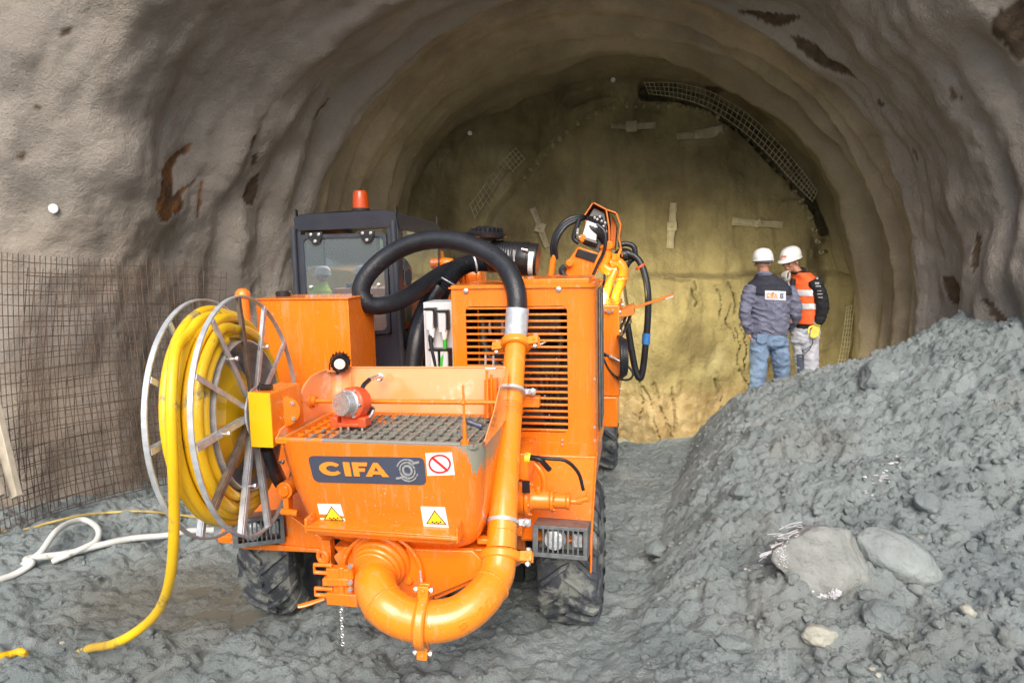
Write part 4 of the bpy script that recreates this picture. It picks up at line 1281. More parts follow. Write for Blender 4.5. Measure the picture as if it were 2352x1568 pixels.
# ---------------- electrical cabinet
ev = .28
mb = MB()
x0, x1 = P(972, 700, ev).x, P(1037, 700, ev).x; z1, z0 = P(1000, 694, ev).z, P(1000, 850, ev).z
mb.box(x0, x1, ev, ev + .25, z0 - .1, z1)
mb.box(x0 + .012, x0 + .02, ev - .006, ev, z0 - .1, z1 - .01)
box = mb.build('electrical_box', 'grey', mach, bevel=.006)
mb = MB()
for (px, t_, b_) in ((992, 708, 757), (1021, 713, 762), (1003, 800, 850), (1026, 800, 850)):
    a, c = P(px, t_, ev), P(px, b_, ev)
    mb.box(a.x - .026, a.x + .026, ev - .07, ev, c.z, a.z)
mb.split('connector', 'grey', box, bevel=.008)
mb = MB()
for (px, t_) in ((992, 707), (1021, 712), (1003, 799), (1026, 799)):
    a = P(px, t_, ev); mb.box(a.x - .032, a.x + .032, ev - .075, ev, a.z - .01, a.z + .004); mb.box(a.x + .028, a.x + .036, ev - .07, ev, a.z - .12, a.z)
mb.split('latch', 'black', box)
mb = MB()
for (px, t_) in ((992, 757), (1021, 762)):
    a = P(px, t_, ev - .05); mb.lathe([(.018, .03), (.022, 0), (.014, -.05)], a, Z3, 14)
mb.split('gland', 'white', box)
mb = MB(); mb.tube([P(1022, 770, ev - .05), P(1022, 800, ev - .055), P(1016, 825, ev - .06), P(1014, 856, ev - .06)], .013, 10, sub=5); mb.build('green_cable', 'green', box)
mb = MB(); mb.tube([P(990, 765, ev - .05), P(990, 790, ev - .06), P(996, 818, ev - .065), P(1003, 850, ev - .06)], .013, 10, sub=5)
mb.tube([P(990, 770, ev - .05), P(990, 785, ev - .055)], .018, 10); mb.build('black_cable', 'rubber', box)
# black hoses between cab and cabinet
mb = MB()
mb.tube([P(1006, 660, .75), P(985, 690, .7), P(970, 730, .6), P(958, 780, .5), P(946, 860, .45)], .062, 14, sub=6)
mb.tube([P(975, 700, .9), P(955, 740, .8), P(940, 800, .7)], .04, 12, sub=5)
mb.box(cx(930), x0 - .02, .9, 1.0, .9, 1.75)
mb.build('feed_hose', 'rubber', mach)

# ---------------- air cleaner and intake
av = .95
a, c = P(1130, 588, av), P(1236, 598, av)
d = (c - a).normalized(); R_ = .118
L = (c - a).length
mb = MB()
pr = [(0, -.02), (R_ * .85, -.02), (R_, .0)]
for k in range(10): pr += [(R_, .02 + k * .018), (R_ * .975, .026 + k * .018), (R_ * .975, .032 + k * .018), (R_, .038 + k * .018)]
pr += [(R_ * 1.04, L - .10), (R_ * 1.04, L - .075), (R_, L - .07), (R_, L - .01), (R_ * .93, L), (0, L)]
mb.lathe(pr, a, d, 36)
mb.tube([P(1165, 560, av), P(1155, 572, av)], .05, 12)
q = P(1117, 575, av)
mb.cyl((q.x, av - .02, q.z - .06), (q.x, av - .02, P(1115, 548, av).z), .045, 18)
air = mb.build('air_cleaner', 'black', mach)
mq = P(1117, 546, av)
mb = MB(); mb.lathe([(.03, -.01), (.10, -.0), (.145, .01), (.152, .03), (.135, .042), (.13, .046), (.105, .052), (.075, .078), (.06, .085), (0, .088)], (mq.x, av - .02, mq.z - .005), Z3 + Vector((.10, 0, 0)), 30)
for k in range(24):
    a_ = 2 * PI * k / 24; mb.obox((mq.x + .108 * math.cos(a_) + .01, av - .02 + .108 * math.sin(a_), mq.z + .05), (.03, .008, .03), (Vector((math.cos(a_), math.sin(a_), 0)), Vector((-math.sin(a_), math.cos(a_), 0)), Z3))
mb.build('intake_cap', 'black', air)
mb = MB(); mb.ring((mq.x, av - .02, mq.z - .03), Z3, .048, .007, 24, 6)
for px in (1175, 1188):
    q = P(px, 590, av); mb.tube([q + Vector((0, -.128, .05)), q + Vector((0, -.13, -.03))], .006, 6)
mb.tube([P(1198, 572, av - .125), P(1212, 575, av - .125)], .008, 6)
mb.split('clip', 'steel', air)
mb = MB()
lab = []
for k in range(9):
    an = -1.1 + k * .2
    o_ = a + d * (L - .055)
    yx, zx = V3 * -1, d.cross(V3).normalized() * -1
    if zx.z < 0: zx = -zx
    lab.append(o_ + (yx * math.cos(an) + zx * math.sin(an)) * (R_ + .002))
for k in range(8): mb.add([lab[k], lab[k] + d * .035, lab[k + 1] + d * .035, lab[k + 1]], [(0, 1, 2, 3)])
mb.build('label', 'white', air)
# corrugated intake hose
path = catmull([P(1130, 605, av + .05), P(1095, 603, av), P(1060, 612, av - .05), P(1032, 640, av - .1), P(1012, 675, av - .12), P(1000, 710, av - .1)], 16)
rs = [(.062 + (.006 if (i // 1) % 2 else -.004)) for i in range(len(path))]
mb = MB(); mb.tube(path, rs, 18)
ih = mb.build('intake_hose', 'rubber', mach, smooth=50)
mb = MB(); mb.ring(P(1088, 603, av), P(1095, 603, av) - P(1060, 612, av - .05), .075, .008, 28, 6); mb.ring(P(1028, 645, av - .1), P(1032, 640, av - .1) - P(1012, 675, av - .12), .069, .006, 28, 6); mb.build('hose_clamp', 'galv', ih)

# ---------------- main delivery hose
HP = [(1188, 716, -.10), (1187, 680, -.08), (1178, 645, -.04), (1158, 610, .02), (1120, 580, .08), (1060, 556, .14), (1000, 550, .18), (940, 562, .2), (885, 592, .2), (845, 630, .17), (829, 668, .15), (845, 698, .16), (885, 700, .24), (930, 684, .4), (975, 655, .62), (1015, 628, .95), (1060, 608, 1.4)]
mb = MB(); mb.tube([P(*h) for h in HP], .0585, 20, sub=10)
mb.build('delivery_hose', 'rubber', mach)

# ---------------- vertical pipe, sleeve, elbows, couplings
PA, PB, PC, PD = P(1184, 795, -.15), P(1171, 966, -.42), P(1159, 1116, -.70), P(1151, 1262, -.90)
mb = MB(); mb.tube([PA, PB, PC, PD], [.0605, .0655, .0710, .0745], 28, sub=8)
for t_ in ((.33, .0685), (.36, .0675)): mb.ring(PA.lerp(PD, t_[0]) , PD - PA, t_[1] - .002, .0025, 28, 6)
mb.ring(PA.lerp(PD, .93), PD - PA, .074, .004, 28, 6)
pipe = mb.build('delivery_pipe', 'amber', mach)
mb = MB(); s0, s1 = P(1184, 778, -.13), P(1189, 708, -.10); dd = (s1 - s0)
mb.lathe([(.068, 0), (.068, .01), (.066, .02), (.066, dd.length - .01), (.064, dd.length), (.0585, dd.length)], s0, dd, 30)
mb.build('steel_sleeve', 'galv', pipe)
def clamp(c, ax, R, name, wing=True, parent=None, mat='amber', lug_dir=U3, w_=.022):
    ax = Vector(ax).normalized()
    mb = MB()
    mb.lathe([(R - .01, -w_), (R + .012, -w_), (R + .022, -w_ * .6), (R + .022, w_ * .6), (R + .012, w_), (R - .01, w_)], c, ax, 36)
    L = (lug_dir - ax * lug_dir.dot(ax)).normalized(); T = ax.cross(L)
    for s in (-1, 1):
        for g in (-1, 1):
            mb.obox(c + L * s * (R + .045) + T * g * .014, (.06, .018, w_ * 2.0), (L, T, ax))
        mb.cyl(c + L * s * (R + .055) - T * .03, c + L * s * (R + .055) + T * .03, .009, 12)
    o = mb.build(name, mat, parent or mach, bevel=.003)
    mb = MB()
    for s in (-1, 1):
        mb.cyl(c + L * s * (R + .052) - ax * .045, c + L * s * (R + .052) + ax * .04, .007, 10); mb.bolt(c + L * s * (R + .052) + ax * .03, ax, .014, .012); mb.bolt(c + L * s * (R + .052) - ax * .03, -ax, .014, .012)
    mb.split('bolt', 'steel', o)
    return o
clamp(P(1185, 790, -.14), PA - PD, .066, 'pipe_coupling', parent=pipe, w_=.026, lug_dir=Vector((1, -.3, 0)))
def strap(t_, R, py):
    c = PA.lerp(PD, t_); ax = (PD - PA).normalized()
    mb = MB(); mb.lathe([(R, -.009), (R + .006, -.009), (R + .006, .009), (R, .009)], c, ax, 32)
    for s in (-1, 1):
        mb.obox(c + U3 * s * (R + .03) + V3 * .02, (.06, .012, .03), (U3, V3, ax)); mb.cyl(c + U3 * s * (R + .03) + V3 * -.01, c + U3 * s * (R + .03) + V3 * .05, .010, 10)
        mb.ball(c + U3 * s * (R + .045) + V3 * .01, .018, (1, .6, 1.2), 10, 8)
    mb.build('pipe_strap', 'galv', pipe)
strap(.255, .067, 0); strap(.885, .0745, 0)
# bracket arms holding the pipe
mb = MB()
c = PA.lerp(PD, .255); mb.box(c.x - .12, c.x + .14, c.y + .06, c.y + .12, c.z - .10, c.z - .04); mb.box(c.x - .05, c.x + .05, c.y + .06, -.0, c.z - .09, c.z - .05)
mb.slab([(1095, 1237), (1120, 1238), (1120, 1250), (1096, 1250)], -.92, .05)
mb.slab([(1125, 940), (1150, 940), (1150, 1070), (1125, 1070)], -.35, .3)
mb.cyl(P(1128, 990, -.45), P(1150, 990, -.45), .03)
mb.split('pipe_bracket', 'orange', mach, bevel=.005)

el = catmull([P(868, 1312, -1.02), P(862, 1340, -1.14), P(880, 1385, -1.22), P(925, 1415, -1.24), P(985, 1427, -1.24), P(1050, 1415, -1.20), P(1105, 1375, -1.12), P(1138, 1325, -1.0), P(1149, 1275, -.93)], 10)
rr_ = [.095] * 32 + [.095 - .013 * (i / (len(el) - 33)) for i in range(len(el) - 32)]
mb = MB(); mb.tube(el[:37], rr_[:37], 32); mb.tube(el[38:], rr_[38:], 32)
for i in (20, 36, 40, 66): mb.ring(el[i], el[i + 1] - el[i - 1], rr_[i] - .001, .006, 32, 6)
for i in (44, 70): mb.ball(el[i] + Vector((-.02, -rr_[i] + .002, .02)), .009)
elb = mb.build('elbow_pipe', 'amber', mach)
mb = MB()
def Ef(x, y):
    k = 66 - x * 17; i = int(k); f = k - i
    c_ = el[i].lerp(el[i + 1], f); t_ = (el[i + 1] - el[i - 1]).normalized(); r_ = rr_[i] * (1 - f) + rr_[i + 1] * f
    A_ = (-V3 + t_ * V3.dot(t_)).normalized(); B_ = t_.cross(A_).normalized()
    if B_.z > 0: B_ = -B_
    ph_ = .15 + (y - .5) * .42
    return c_ + A_ * (r_ * math.cos(ph_)) + B_ * (r_ * math.sin(ph_)), A_
def eg(mb_, pts, th=.004, off=.0052, f=None):
    q = [Ef(*p) for p in pts]; mb_.prism([p for p, _ in q], q[0][1] * .0035)
EMB = eg
clamp(el[38], el[39] - el[37], .098, 'elbow_coupling', parent=elb, lug_dir=Z3, w_=.024)
clamp(P(1150, 1279, -.92), PA - PD, .083, 'elbow_coupling', parent=elb, lug_dir=Vector((1, -.15, 0)), w_=.024)
# hopper outlet flange rings
c = P(868, 1300, -1.02); ax = Vector((-.02, -1, -.22)).normalized()
mb = MB()
mb.lathe([(.150, -.05), (.150, -.03), (.135, -.02), (.135, .0), (.122, .008), (.122, .03), (.112, .036), (.112, .055), (.095, .06)], c, ax, 44)
mb.slab([(765, 1278), (789, 1256), (1085, 1264), (1106, 1286), (1106, 1322), (993, 1370), (900, 1376), (805, 1350)], -.98, .035)
mb.slab([(985, 1362), (1106, 1312), (1106, 1330), (1000, 1378)], -.96, .25)
mb.slab([(765, 1255), (1130, 1262), (1110, 1280), (780, 1275)], -.92, .3)
mb.box(.32, .62, -.8, -.3, .55, .66)
out_ = mb.build('outlet_plate', 'orange', mach, bevel=.006)
mb = MB()
for px, py in ((826, 1268), (898, 1271), (941, 1332), (800, 1320)): mb.bolt(P(px, py, -.985), -V3, .019, .016)
mb.ring(P(862, 1262, -1.0) + Vector((.03, 0, -.12)), V3, .20, .010, 40, 8)
mb.build('bolt', 'orange', out_)
# latch on the left of the flange
mb = MB()
lv = -1.10
def loop(px, py, w_, h_):
    a, b_ = P(px, py, lv), P(px + w_, py + h_, lv)
    mb.tube([(a.x, lv, a.z), (b_.x, lv, a.z + .002), (b_.x, lv, b_.z), (a.x, lv, b_.z)], .011, 8, closed=True)
loop(722, 1296, 40, 20); loop(724, 1350, 40, 18)
mb.slab([(748, 1305), (808, 1308), (812, 1330), (752, 1335)], lv - .01, .05)
mb.slab([(740, 1328), (800, 1330), (800, 1346), (740, 1346)], lv - .02, .05)
mb.slab([(748, 1362), (818, 1366), (822, 1395), (750, 1388)], lv - .02, .06)
mb.slab([(765, 1340), (815, 1342), (818, 1368), (765, 1366)], lv - .0, .05)
mb.cyl(P(785, 1300, lv), P(785, 1385, lv), .016, 12); mb.cyl(P(806, 1300, lv), P(806, 1385, lv), .014, 12)
lat = mb.build('latch_block', 'orange', mach, bevel=.004)
mb = MB(); mb.tube([P(684, 1392, lv - .08), P(705, 1387, lv - .06), P(745, 1374, lv - .02)], [.014, .017, .012], 12, sub=5, ell=.6); mb.build('lever', 'orange', lat)
mb = MB()
for px, py in ((806, 1298), (806, 1336), (806, 1352)): mb.bolt(P(px, py, lv - .03), -V3, .013, .014)
mb.tube([P(965, 1310, -1.05), P(968, 1340, -1.1)], .006, 6)
cp = P(783, 1396, lv - .03)
for k in range(9):
    c = cp - Z3 * (.012 + .021 * k); mb.ring(c, U3 if k % 2 else V3, .008, .0026, 12, 5)
mb.build('chain', 'steel', lat)
mb = MB(); mb.ring(P(742, 1278, -.95), U3 * .3 + V3, .03, .012, 20, 8); mb.box(*(P(746, 1260, -.95).x + k for k in (-.02, .03)), -.95, -.9, P(746, 1300, -.95).z, P(746, 1240, -.95).z); mb.build('tow_eye', 'orange', mach)
# pivot on the left flank of the hopper
mb = MB(); q = P(652, 1127, -.85); mb.cyl(q, q + V3 * .12, .045, 22); mb.cyl(q - V3 * .01, q, .03); mb.box(q.x - .01, q.x + .02, q.y, q.y + .05, q.z - .11, q.z); mb.cyl(q + Vector((-.02, 0, -.11)), q + Vector((.07, 0, -.115)), .018, 14); mb.build('pivot', 'orange', mach, bevel=.003)

# ---------------- hopper
def rrect(u0, u1, v0, v1, r, n=6):
    return arc(u0 + r, v0 + r, r, PI, 1.5 * PI, n) + arc(u1 - r, v0 + r, r, 1.5 * PI, 2 * PI, n) + arc(u1 - r, v1 - r, r, 0, .5 * PI, n) + arc(u0 + r, v1 - r, r, .5 * PI, PI, n)
lv_ = [(1.235, -.420, .600, -1.06, -.42, .11), (1.12, -.400, .592, -1.055, -.42, .11), (.98, -.365, .585, -1.045, -.43, .11), (.86, -.325, .575, -1.03, -.45, .10), (.78, -.275, .56, -1.01, -.48, .09), (.735, -.22, .53, -.985, -.50, .08), (.70, -.16, .48, -.95, -.52, .07)]
mb = MB(); n = None; rings_ = []
for (z, a, b_, c, d, r) in lv_: rings_.append([(x, y, z) for x, y in rrect(a, b_, c, d, r)])
n = len(rings_[0])
vs = [p for r in rings_ for p in r]
fs = [((i + 1) * n + k, (i + 1) * n + (k + 1) % n, i * n + (k + 1) % n, i * n + k) for i in range(len(rings_) - 1) for k in range(n)]
fs.append(tuple((len(rings_) - 1) * n + k for k in range(n))[::-1])
mb.add(vs, fs)
inner = [[(x, y, 1.235) for x, y in rrect(-.408, .588, -1.048, -.43, .10)], [(x, y, 1.0) for x, y in rrect(-.34, .56, -1.02, -.45, .10)]]
vs = rings_[0] + inner[0] + inner[1]
fs = [(k, (k + 1) % n, n + (k + 1) % n, n + k) for k in range(n)] + [(n + k, n + (k + 1) % n, 2 * n + (k + 1) % n, 2 * n + k) for k in range(n)]
mb.add(vs, fs)
hm = pm('hopper_paint', (.87, .19, .009), .24, var=.05, vs=2.5, coat=.5, dirt_or_sheen=(MUD, .02, 6), bump=.05, bs=300, specks=(.42, .40, .34))
nt = hm.node_tree; b = nt.nodes['Principled BSDF']; src = b.inputs['Base Color'].links[0].from_socket
co = nt.nodes.new('ShaderNodeTexCoord').outputs['Object']; sx = nt.nodes.new('ShaderNodeSeparateXYZ'); nt.links.new(co, sx.inputs[0])
# slurry run-off below the right-hand rim and a little at the left corner
hz = mth(nt, 'SUBTRACT', sx.outputs[2], 1.24)
runr = mth(nt, 'SUBTRACT', 1.0, mth(nt, 'MULTIPLY', mth(nt, 'ABSOLUTE', mth(nt, 'SUBTRACT', sx.outputs[0], .565)), 6.0))
runl = mth(nt, 'SUBTRACT', .75, mth(nt, 'MULTIPLY', mth(nt, 'ABSOLUTE', mth(nt, 'SUBTRACT', sx.outputs[0], -.40)), 14.0))
run = mth(nt, 'MAXIMUM', runr, runl)
run = mth(nt, 'ADD', run, mth(nt, 'MULTIPLY', mth(nt, 'SUBTRACT', nz(nt, co, 22, 5, .6, 0, (1, 1, .15)), .5), 1.6))
fac = mth(nt, 'ADD', run, mth(nt, 'MULTIPLY', hz, 3.4))
fac = ramp(nt, fac, (0, 0, 0), (1, 1, 1), .42, .50)
front = ramp(nt, mth(nt, 'MULTIPLY', sx.outputs[1], -1.0), (0, 0, 0), (1, 1, 1), .55, .6)
fac = mth(nt, 'MULTIPLY', fac, front)
nt.links.new(mixc(nt, fac, src, (.27, .26, .20)), b.inputs['Base Color'])
rs_ = b.inputs['Roughness'].links[0].from_socket
nt.links.new(mth(nt, 'ADD', rs_, mth(nt, 'MULTIPLY', fac, .5)), b.inputs['Roughness'])
M['hopper'] = hm
hop = mb.build('hopper', 'hopper', mach, smooth=35)
# contents
mb = MB(); k = 24
cx_, cy_ = np.meshgrid(np.linspace(-.35, .56, 46), np.linspace(-1.02, -.45, 30), indexing='ij')
czz = 1.10 + .05 * fbm(cx_ * 6, cy_ * 6, None, 4, 301) + .03 * sstep(-.1, .3, cx_) * np.abs(fbm(cx_ * 14, cy_ * 14, None, 3, 303))
o = grid_obj('wet_mix', np.stack([cx_, cy_, czz], -1), None, [M['mudcake']]); o.parent = hop
# splash guard
sg = []
gp = [(-.424, -1.03, 1.236), (-.428, -.98, 1.26), (-.432, -.88, 1.285), (-.435, -.80, 1.32), (-.437, -.74, 1.38), (-.438, -.68, 1.43), (-.438, -.60, 1.462), (-.436, -.50, 1.47), (-.425, -.43, 1.47), (-.40, -.405, 1.47), (-.36, -.40, 1.47), (.0, -.40, 1.475), (.50, -.40, 1.48), (.565, -.40, 1.48), (.597, -.42, 1.48), (.604, -.48, 1.48), (.606, -.62, 1.44), (.606, -.80, 1.33), (.604, -1.0, 1.245)]
mb = MB(); n = len(gp)
vs = []
for i, (u, v, z) in enumerate(gp):
    a = Vector(gp[max(0, i - 1)]); b_ = Vector(gp[min(n - 1, i + 1)]); t_ = b_ - a; nn_ = Vector((t_.y, -t_.x, 0)).normalized() * .006
    back = .05 * sstep(-.6, -.42, v) if True else 0
    vs += [(u, v, 1.225), (u, v + float(back) * (z - 1.23) / .25, z), (u + nn_.x, v + nn_.y + float(back) * (z - 1.23) / .25, z), (u + nn_.x, v + nn_.y, 1.225)]
fs = []
for i in range(n - 1):
    for k in range(4): fs.append((i * 4 + k, i * 4 + (k + 1) % 4, (i + 1) * 4 + (k + 1) % 4, (i + 1) * 4 + k))
mb.add(vs, fs)
mb.box(-.44, -.35, -.44, -.36, 1.462, 1.470)
mb.tube([(u, v, z) for u, v, z in gp[1:9]], .006, 8)
mb.tube([(-.40, -.355, 1.472), (.58, -.355, 1.482)], .006, 8)
mb.box(-.30, -.293, -.412, -.40, 1.24, 1.45)
gdm = pm('guard_paint_sheen', (.88, .33, .12), .16, var=.08, vs=3, coat=1, dirt_or_sheen=((.80, .62, .50), .34, 2), bump=.08, bs=120)  # pale base and whitish blotches: sky sheen painted into the guard's colour
M['guard'] = gdm
mb.build('splash_guard', 'guard', hop, smooth=50, fix=True)
# grate
gm_ = pm('grate_paint', (.85, .22, .012), .35, var=.05, coat=.3)
nt = gm_.node_tree; b = nt.nodes['Principled BSDF']; src = b.inputs['Base Color'].links[0].from_socket
co = nt.nodes.new('ShaderNodeTexCoord').outputs['Object']; sx = nt.nodes.new('ShaderNodeSeparateXYZ'); nt.links.new(co, sx.inputs[0])
fx = mth(nt, 'ADD', mth(nt, 'MULTIPLY', sx.outputs[0], 2.2), mth(nt, 'ADD', mth(nt, 'MULTIPLY', sx.outputs[1], -.9), mth(nt, 'MULTIPLY', mth(nt, 'SUBTRACT', nz(nt, co, 9, 6, .65), .5), 2.2)))
fac = ramp(nt, fx, (0, 0, 0), (1, 1, 1), .22, .40)
nt.links.new(mixc(nt, fac, src, (.21, .215, .19)), b.inputs['Base Color'])
M['grate'] = gm_
mb = MB(); gt = 1.232
nb = 18
for k in range(nb):
    u = -.385 + .945 * k / (nb - 1); th = .0035 if u < -.12 else .006
    mb.hexa([(u - th, -1.03, gt - .035), (u + th, -1.03, gt - .035), (u + th, -.44, gt - .035), (u - th, -.44, gt - .035), (u - th * .7, -1.03, gt), (u + th * .7, -1.03, gt), (u + th * .7, -.44, gt + .0), (u - th * .7, -.44, gt)])
for k in range(9):
    v = -1.02 + .57 * k / 8; mb.box(-.39, .57, v - .004, v + .004, gt - .03, gt - .006)
mb.tube([(-.40, -1.04, gt + .008), (.50, -1.04, gt + .008)], .011, 10)
mb.box(-.41, .56, -1.05, -1.03, gt - .01, gt + .008)
for px in (640, 775, 900): mb.obox(P(px + 40, 1012, -1.03), (.02, .02, .02))
mb.tube([(-.40, -1.03, gt), (-.40, -.45, gt)], .007, 8)
grate = mb.build('grate', 'grate', hop, fix=True)
mb = MB(); rr = random.Random(12)
for k in range(520):
    u = rr.uniform(-.30, .57) ; v = rr.uniform(-1.03, -.47)
    if u < -.05 and rr.random() < .6: continue
    k_ = round((u + .385) / .945 * (nb - 1)); u = -.385 + .945 * k_ / (nb - 1) + rr.gauss(0, .004)
    mb.ball((u, v, gt - .004), rr.uniform(.005, .013), (rr.uniform(.6, 1.1), rr.uniform(1, 3), .7), 8, 5)
for k in range(40):
    mb.ball((rr.uniform(.2, .56), rr.uniform(-1.04, -.98), gt - .01), rr.uniform(.01, .022), (1.3, .8, .5), 8, 5)
tag(mb.build('mud_crust', 'mudcake', grate), kind='stuff')
# vibrator
vq = P(812, 925, -.78)
ax = Vector((-.35, -1, .12)).normalized()
mb = MB(); mb.lathe([(.03, -.06), (.075, -.055), (.082, -.02), (.082, .02), (.074, .03)], vq, ax, 28)
mb.obox(vq + Vector((-.02, 0, -.105)), (.19, .09, .02)); mb.obox(vq + Vector((-.09, -.01, -.09)), (.04, .08, .05)); mb.obox(vq + Vector((.06, -.01, -.09)), (.04, .08, .05)); mb.obox(vq + Vector((-.01, .0, -.06)), (.10, .06, .08))
vib = mb.build('vibrator', 'redorange', hop, bevel=.006)
mb = MB(); mb.lathe([(.066, .022), (.068, .04), (.063, .044), (.060, .05), (.060, .085), (.056, .092), (0, .093)], vq, ax, 32)
for k in range(6):
    a = k * PI / 3; x, y = perp(ax); mb.bolt(vq + ax * .03 + (x * math.cos(a) + y * math.sin(a)) * .074, ax, .008, .012)
mb.build('motor_cap', 'steel', vib)
mb = MB()
mb.tube([P(828, 905, -.72), P(835, 885, -.68), P(848, 872, -.62)], .012, 10, sub=5)
mb.tube([P(828, 930, -.72), P(838, 948, -.74), P(850, 943, -.76), P(858, 936, -.76)], .012, 10, sub=5)
mb.build('hose', 'rubber', vib)
mb = MB()
mb.tube([P(848, 872, -.62), P(862, 866, -.55), P(872, 864, -.46)], .010, 10, sub=4); mb.tube([P(858, 938, -.76), P(852, 955, -.77), P(838, 960, -.77), P(825, 955, -.76)], .009, 10, sub=4); mb.ring(P(872, 866, -.45), V3, .018, .006, 16, 6)
for px, py in ((783, 985), (832, 985), (800, 985)): mb.cyl(P(px, py - 6, -.82), P(px, py + 8, -.82), .007, 8)
mb.split('hose_fitting', 'steel', vib)
mb = MB(); mb.tube([(-.43, -.62, 1.335), (.60, -.62, 1.345)], .0125, 12); mb.lathe([(.04, -.006), (.04, .008), (.028, .014), (.028, .03)], (-.435, -.62, 1.335), U3, 20); mb.build('spray_bar', 'orange', hop)
mb = MB()
hx = P(1068, 1020, -1.03)
mb.tube([hx + Vector((0, 0, -.01)), hx + Vector((0, 0, .10))], .010, 10); mb.tube([hx + Vector((0, 0, .10)), hx + Vector((-.006, .02, .27))], .006, 8); mb.tube([hx, hx + Vector((0, 0, .02))], .02, 12)
mb.ball(hx + Vector((-.006, .01, .19)), .012)
hd = mb.build('lock_handle', 'orange', hop)
mb = MB(); a = P(1070, 966, -1.0); b_ = P(1104, 978, -1.02); mb.tube([a, a.lerp(b_, .4), a.lerp(b_, .5), b_, b_ + (b_ - a) * .1], [.014, .015, .011, .016, .012], 12); mb.build('grip', 'slate', hd)
# guard clips at right
mb = MB()
for px, py in ((1115, 828), (1133, 830)): mb.tube([P(px, py - 14, -.45), P(px, py + 10, -.45)], .006, 8)
mb.tube([P(1115, 846, -.45), P(1138, 846, -.45)], .006, 8)
mb.split('clip', 'steel', hop)
mb = MB(); mb.tube([P(1118, 850, -.5), P(1120, 930, -.52), P(1120, 960, -.55)], .008, 8); mb.tube([P(1128, 860, -.47), P(1130, 950, -.5)], .008, 8); mb.slab([(1112, 872), (1140, 870), (1142, 1000), (1128, 1040), (1112, 1010)], -.47, .05)
mb.slab([(1125, 1000), (1160, 1000), (1160, 1250), (1118, 1245)], -.40, .08)
mb.build('guard_stay', 'orange', hop)

# front ledge
mb = MB()
la, lb = P(706, 1213, -1.10), P(1056, 1237, -1.10)
mb.prism([(la.x, -1.13, la.z), (la.x + .02, -1.02, la.z + .005), (lb.x - .02, -1.02, lb.z + .005), (lb.x, -1.13, lb.z)], (0, 0, .014))
mb.prism([(la.x, -1.13, la.z + .022), (la.x, -1.13, la.z - .005), (la.x + .05, -1.10, la.z - .03), (lb.x - .05, -1.10, lb.z - .03), (lb.x, -1.13, lb.z - .005), (lb.x, -1.13, lb.z + .022)], (0, .012, 0))
for q, s in ((la, 1), (lb, -1)):
    mb.hexa([(q.x, -1.13, q.z - .01), (q.x + .012 * s, -1.13, q.z - .01), (q.x + .012 * s, -1.02, q.z - .01), (q.x, -1.02, q.z - .01), (q.x - .004, -1.12, q.z + .055), (q.x + .01 * s, -1.12, q.z + .055), (q.x + .01 * s, -1.02, q.z + .06), (q.x - .004, -1.02, q.z + .06)])
mb.build('front_ledge', 'orange', hop, bevel=.004, fix=True)

# lettering plate, stickers: laid on the front panel surface
def hv(z):
    return float(np.interp(z, [l[0] for l in lv_][::-1], [l[3] for l in lv_][::-1]))
def onf(px, py, off):
    q = P(px, py, -1.05)
    for _ in range(3): q = P(px, py, hv(q.z) - off)
    return q
def plate(pts, off, th, mat, name, par, bevel=0):
    mb = MB(); mb.prism([onf(x, y, off) for x, y in pts], (0, -th, 0)); return mb.build(name, mat, par, smooth=30, bevel=bevel)
def px_round(quad, r, n=5):
    """rounded quad in layout units"""
    out = []
    for i in range(4):
        p0, p1, p2 = Vector((*quad[i - 1], 0)), Vector((*quad[i], 0)), Vector((*quad[(i + 1) % 4], 0))
        a = p1 + (p0 - p1).normalized() * r; c = p1 + (p2 - p1).normalized() * r
        for k in range(n + 1):
            t = k / n; q = a * (1 - t) ** 2 + p1 * 2 * t * (1 - t) + c * t * t; out.append((q.x, q.y))
    return out
lq = [(707, 1046), (974, 1050), (980, 1113), (722, 1106)]
lp = plate(px_round(lq, 14), .0008, .004, 'slate', 'logo_plate', hop)
# letters: unit square coordinates -> skewed into the plate
def Lm(x, y):      # x 0..1 across the lettering, y 0..1 up
    a = Vector((*lq[3], 0)).lerp(Vector((*lq[2], 0)), x); b_ = Vector((*lq[0], 0)).lerp(Vector((*lq[1], 0)), x)
    q = a.lerp(b_, y); return (q.x, q.y)
def glyph(mb, pts, th=.004, off=.0052, f=Lm):
    mb.prism([onf(*f(x, y), off) for x, y in pts], (0, -th, 0))
def letters(mb, x0, w_, y0, h_, f=Lm, th=.004, off=.0052):
    g = lambda pts: glyph(mb, [(x0 + x * w_, y0 + y * h_) for x, y in pts], th, off, f)
    # C
    n = 16
    oc = [(.165 + .165 * math.cos(a), .5 + .5 * math.sin(a)) for a in np.linspace(.62, 2 * PI - .62, n)]
    ic = [(.185 + .085 * math.cos(a), .5 + .24 * math.sin(a)) for a in np.linspace(.62, 2 * PI - .62, n)]
    for i in range(n - 1): g([oc[i], oc[i + 1], ic[i + 1], ic[i]])
    g([(.36, 0), (.455, 0), (.455, 1), (.36, 1)])                                                # I
    g([(.49, 0), (.575, 0), (.575, 1), (.49, 1)]); g([(.575, .74), (.70, .74), (.715, 1), (.575, 1)]); g([(.575, .34), (.66, .34), (.672, .58), (.575, .58)])   # F
    g([(.66, 0), (.755, 0), (.86, 1), (.80, 1)]); g([(.80, 1), (.86, 1), (1.0, 0), (.905, 0)]); g([(.735, .16), (.925, .16), (.905, .38), (.755, .38)])      # A
mb = MB(); letters(mb, .075, .60, .26, .52); mb.build('lettering', 'letter', lp, smooth=0, fix=True)
mb = MB()
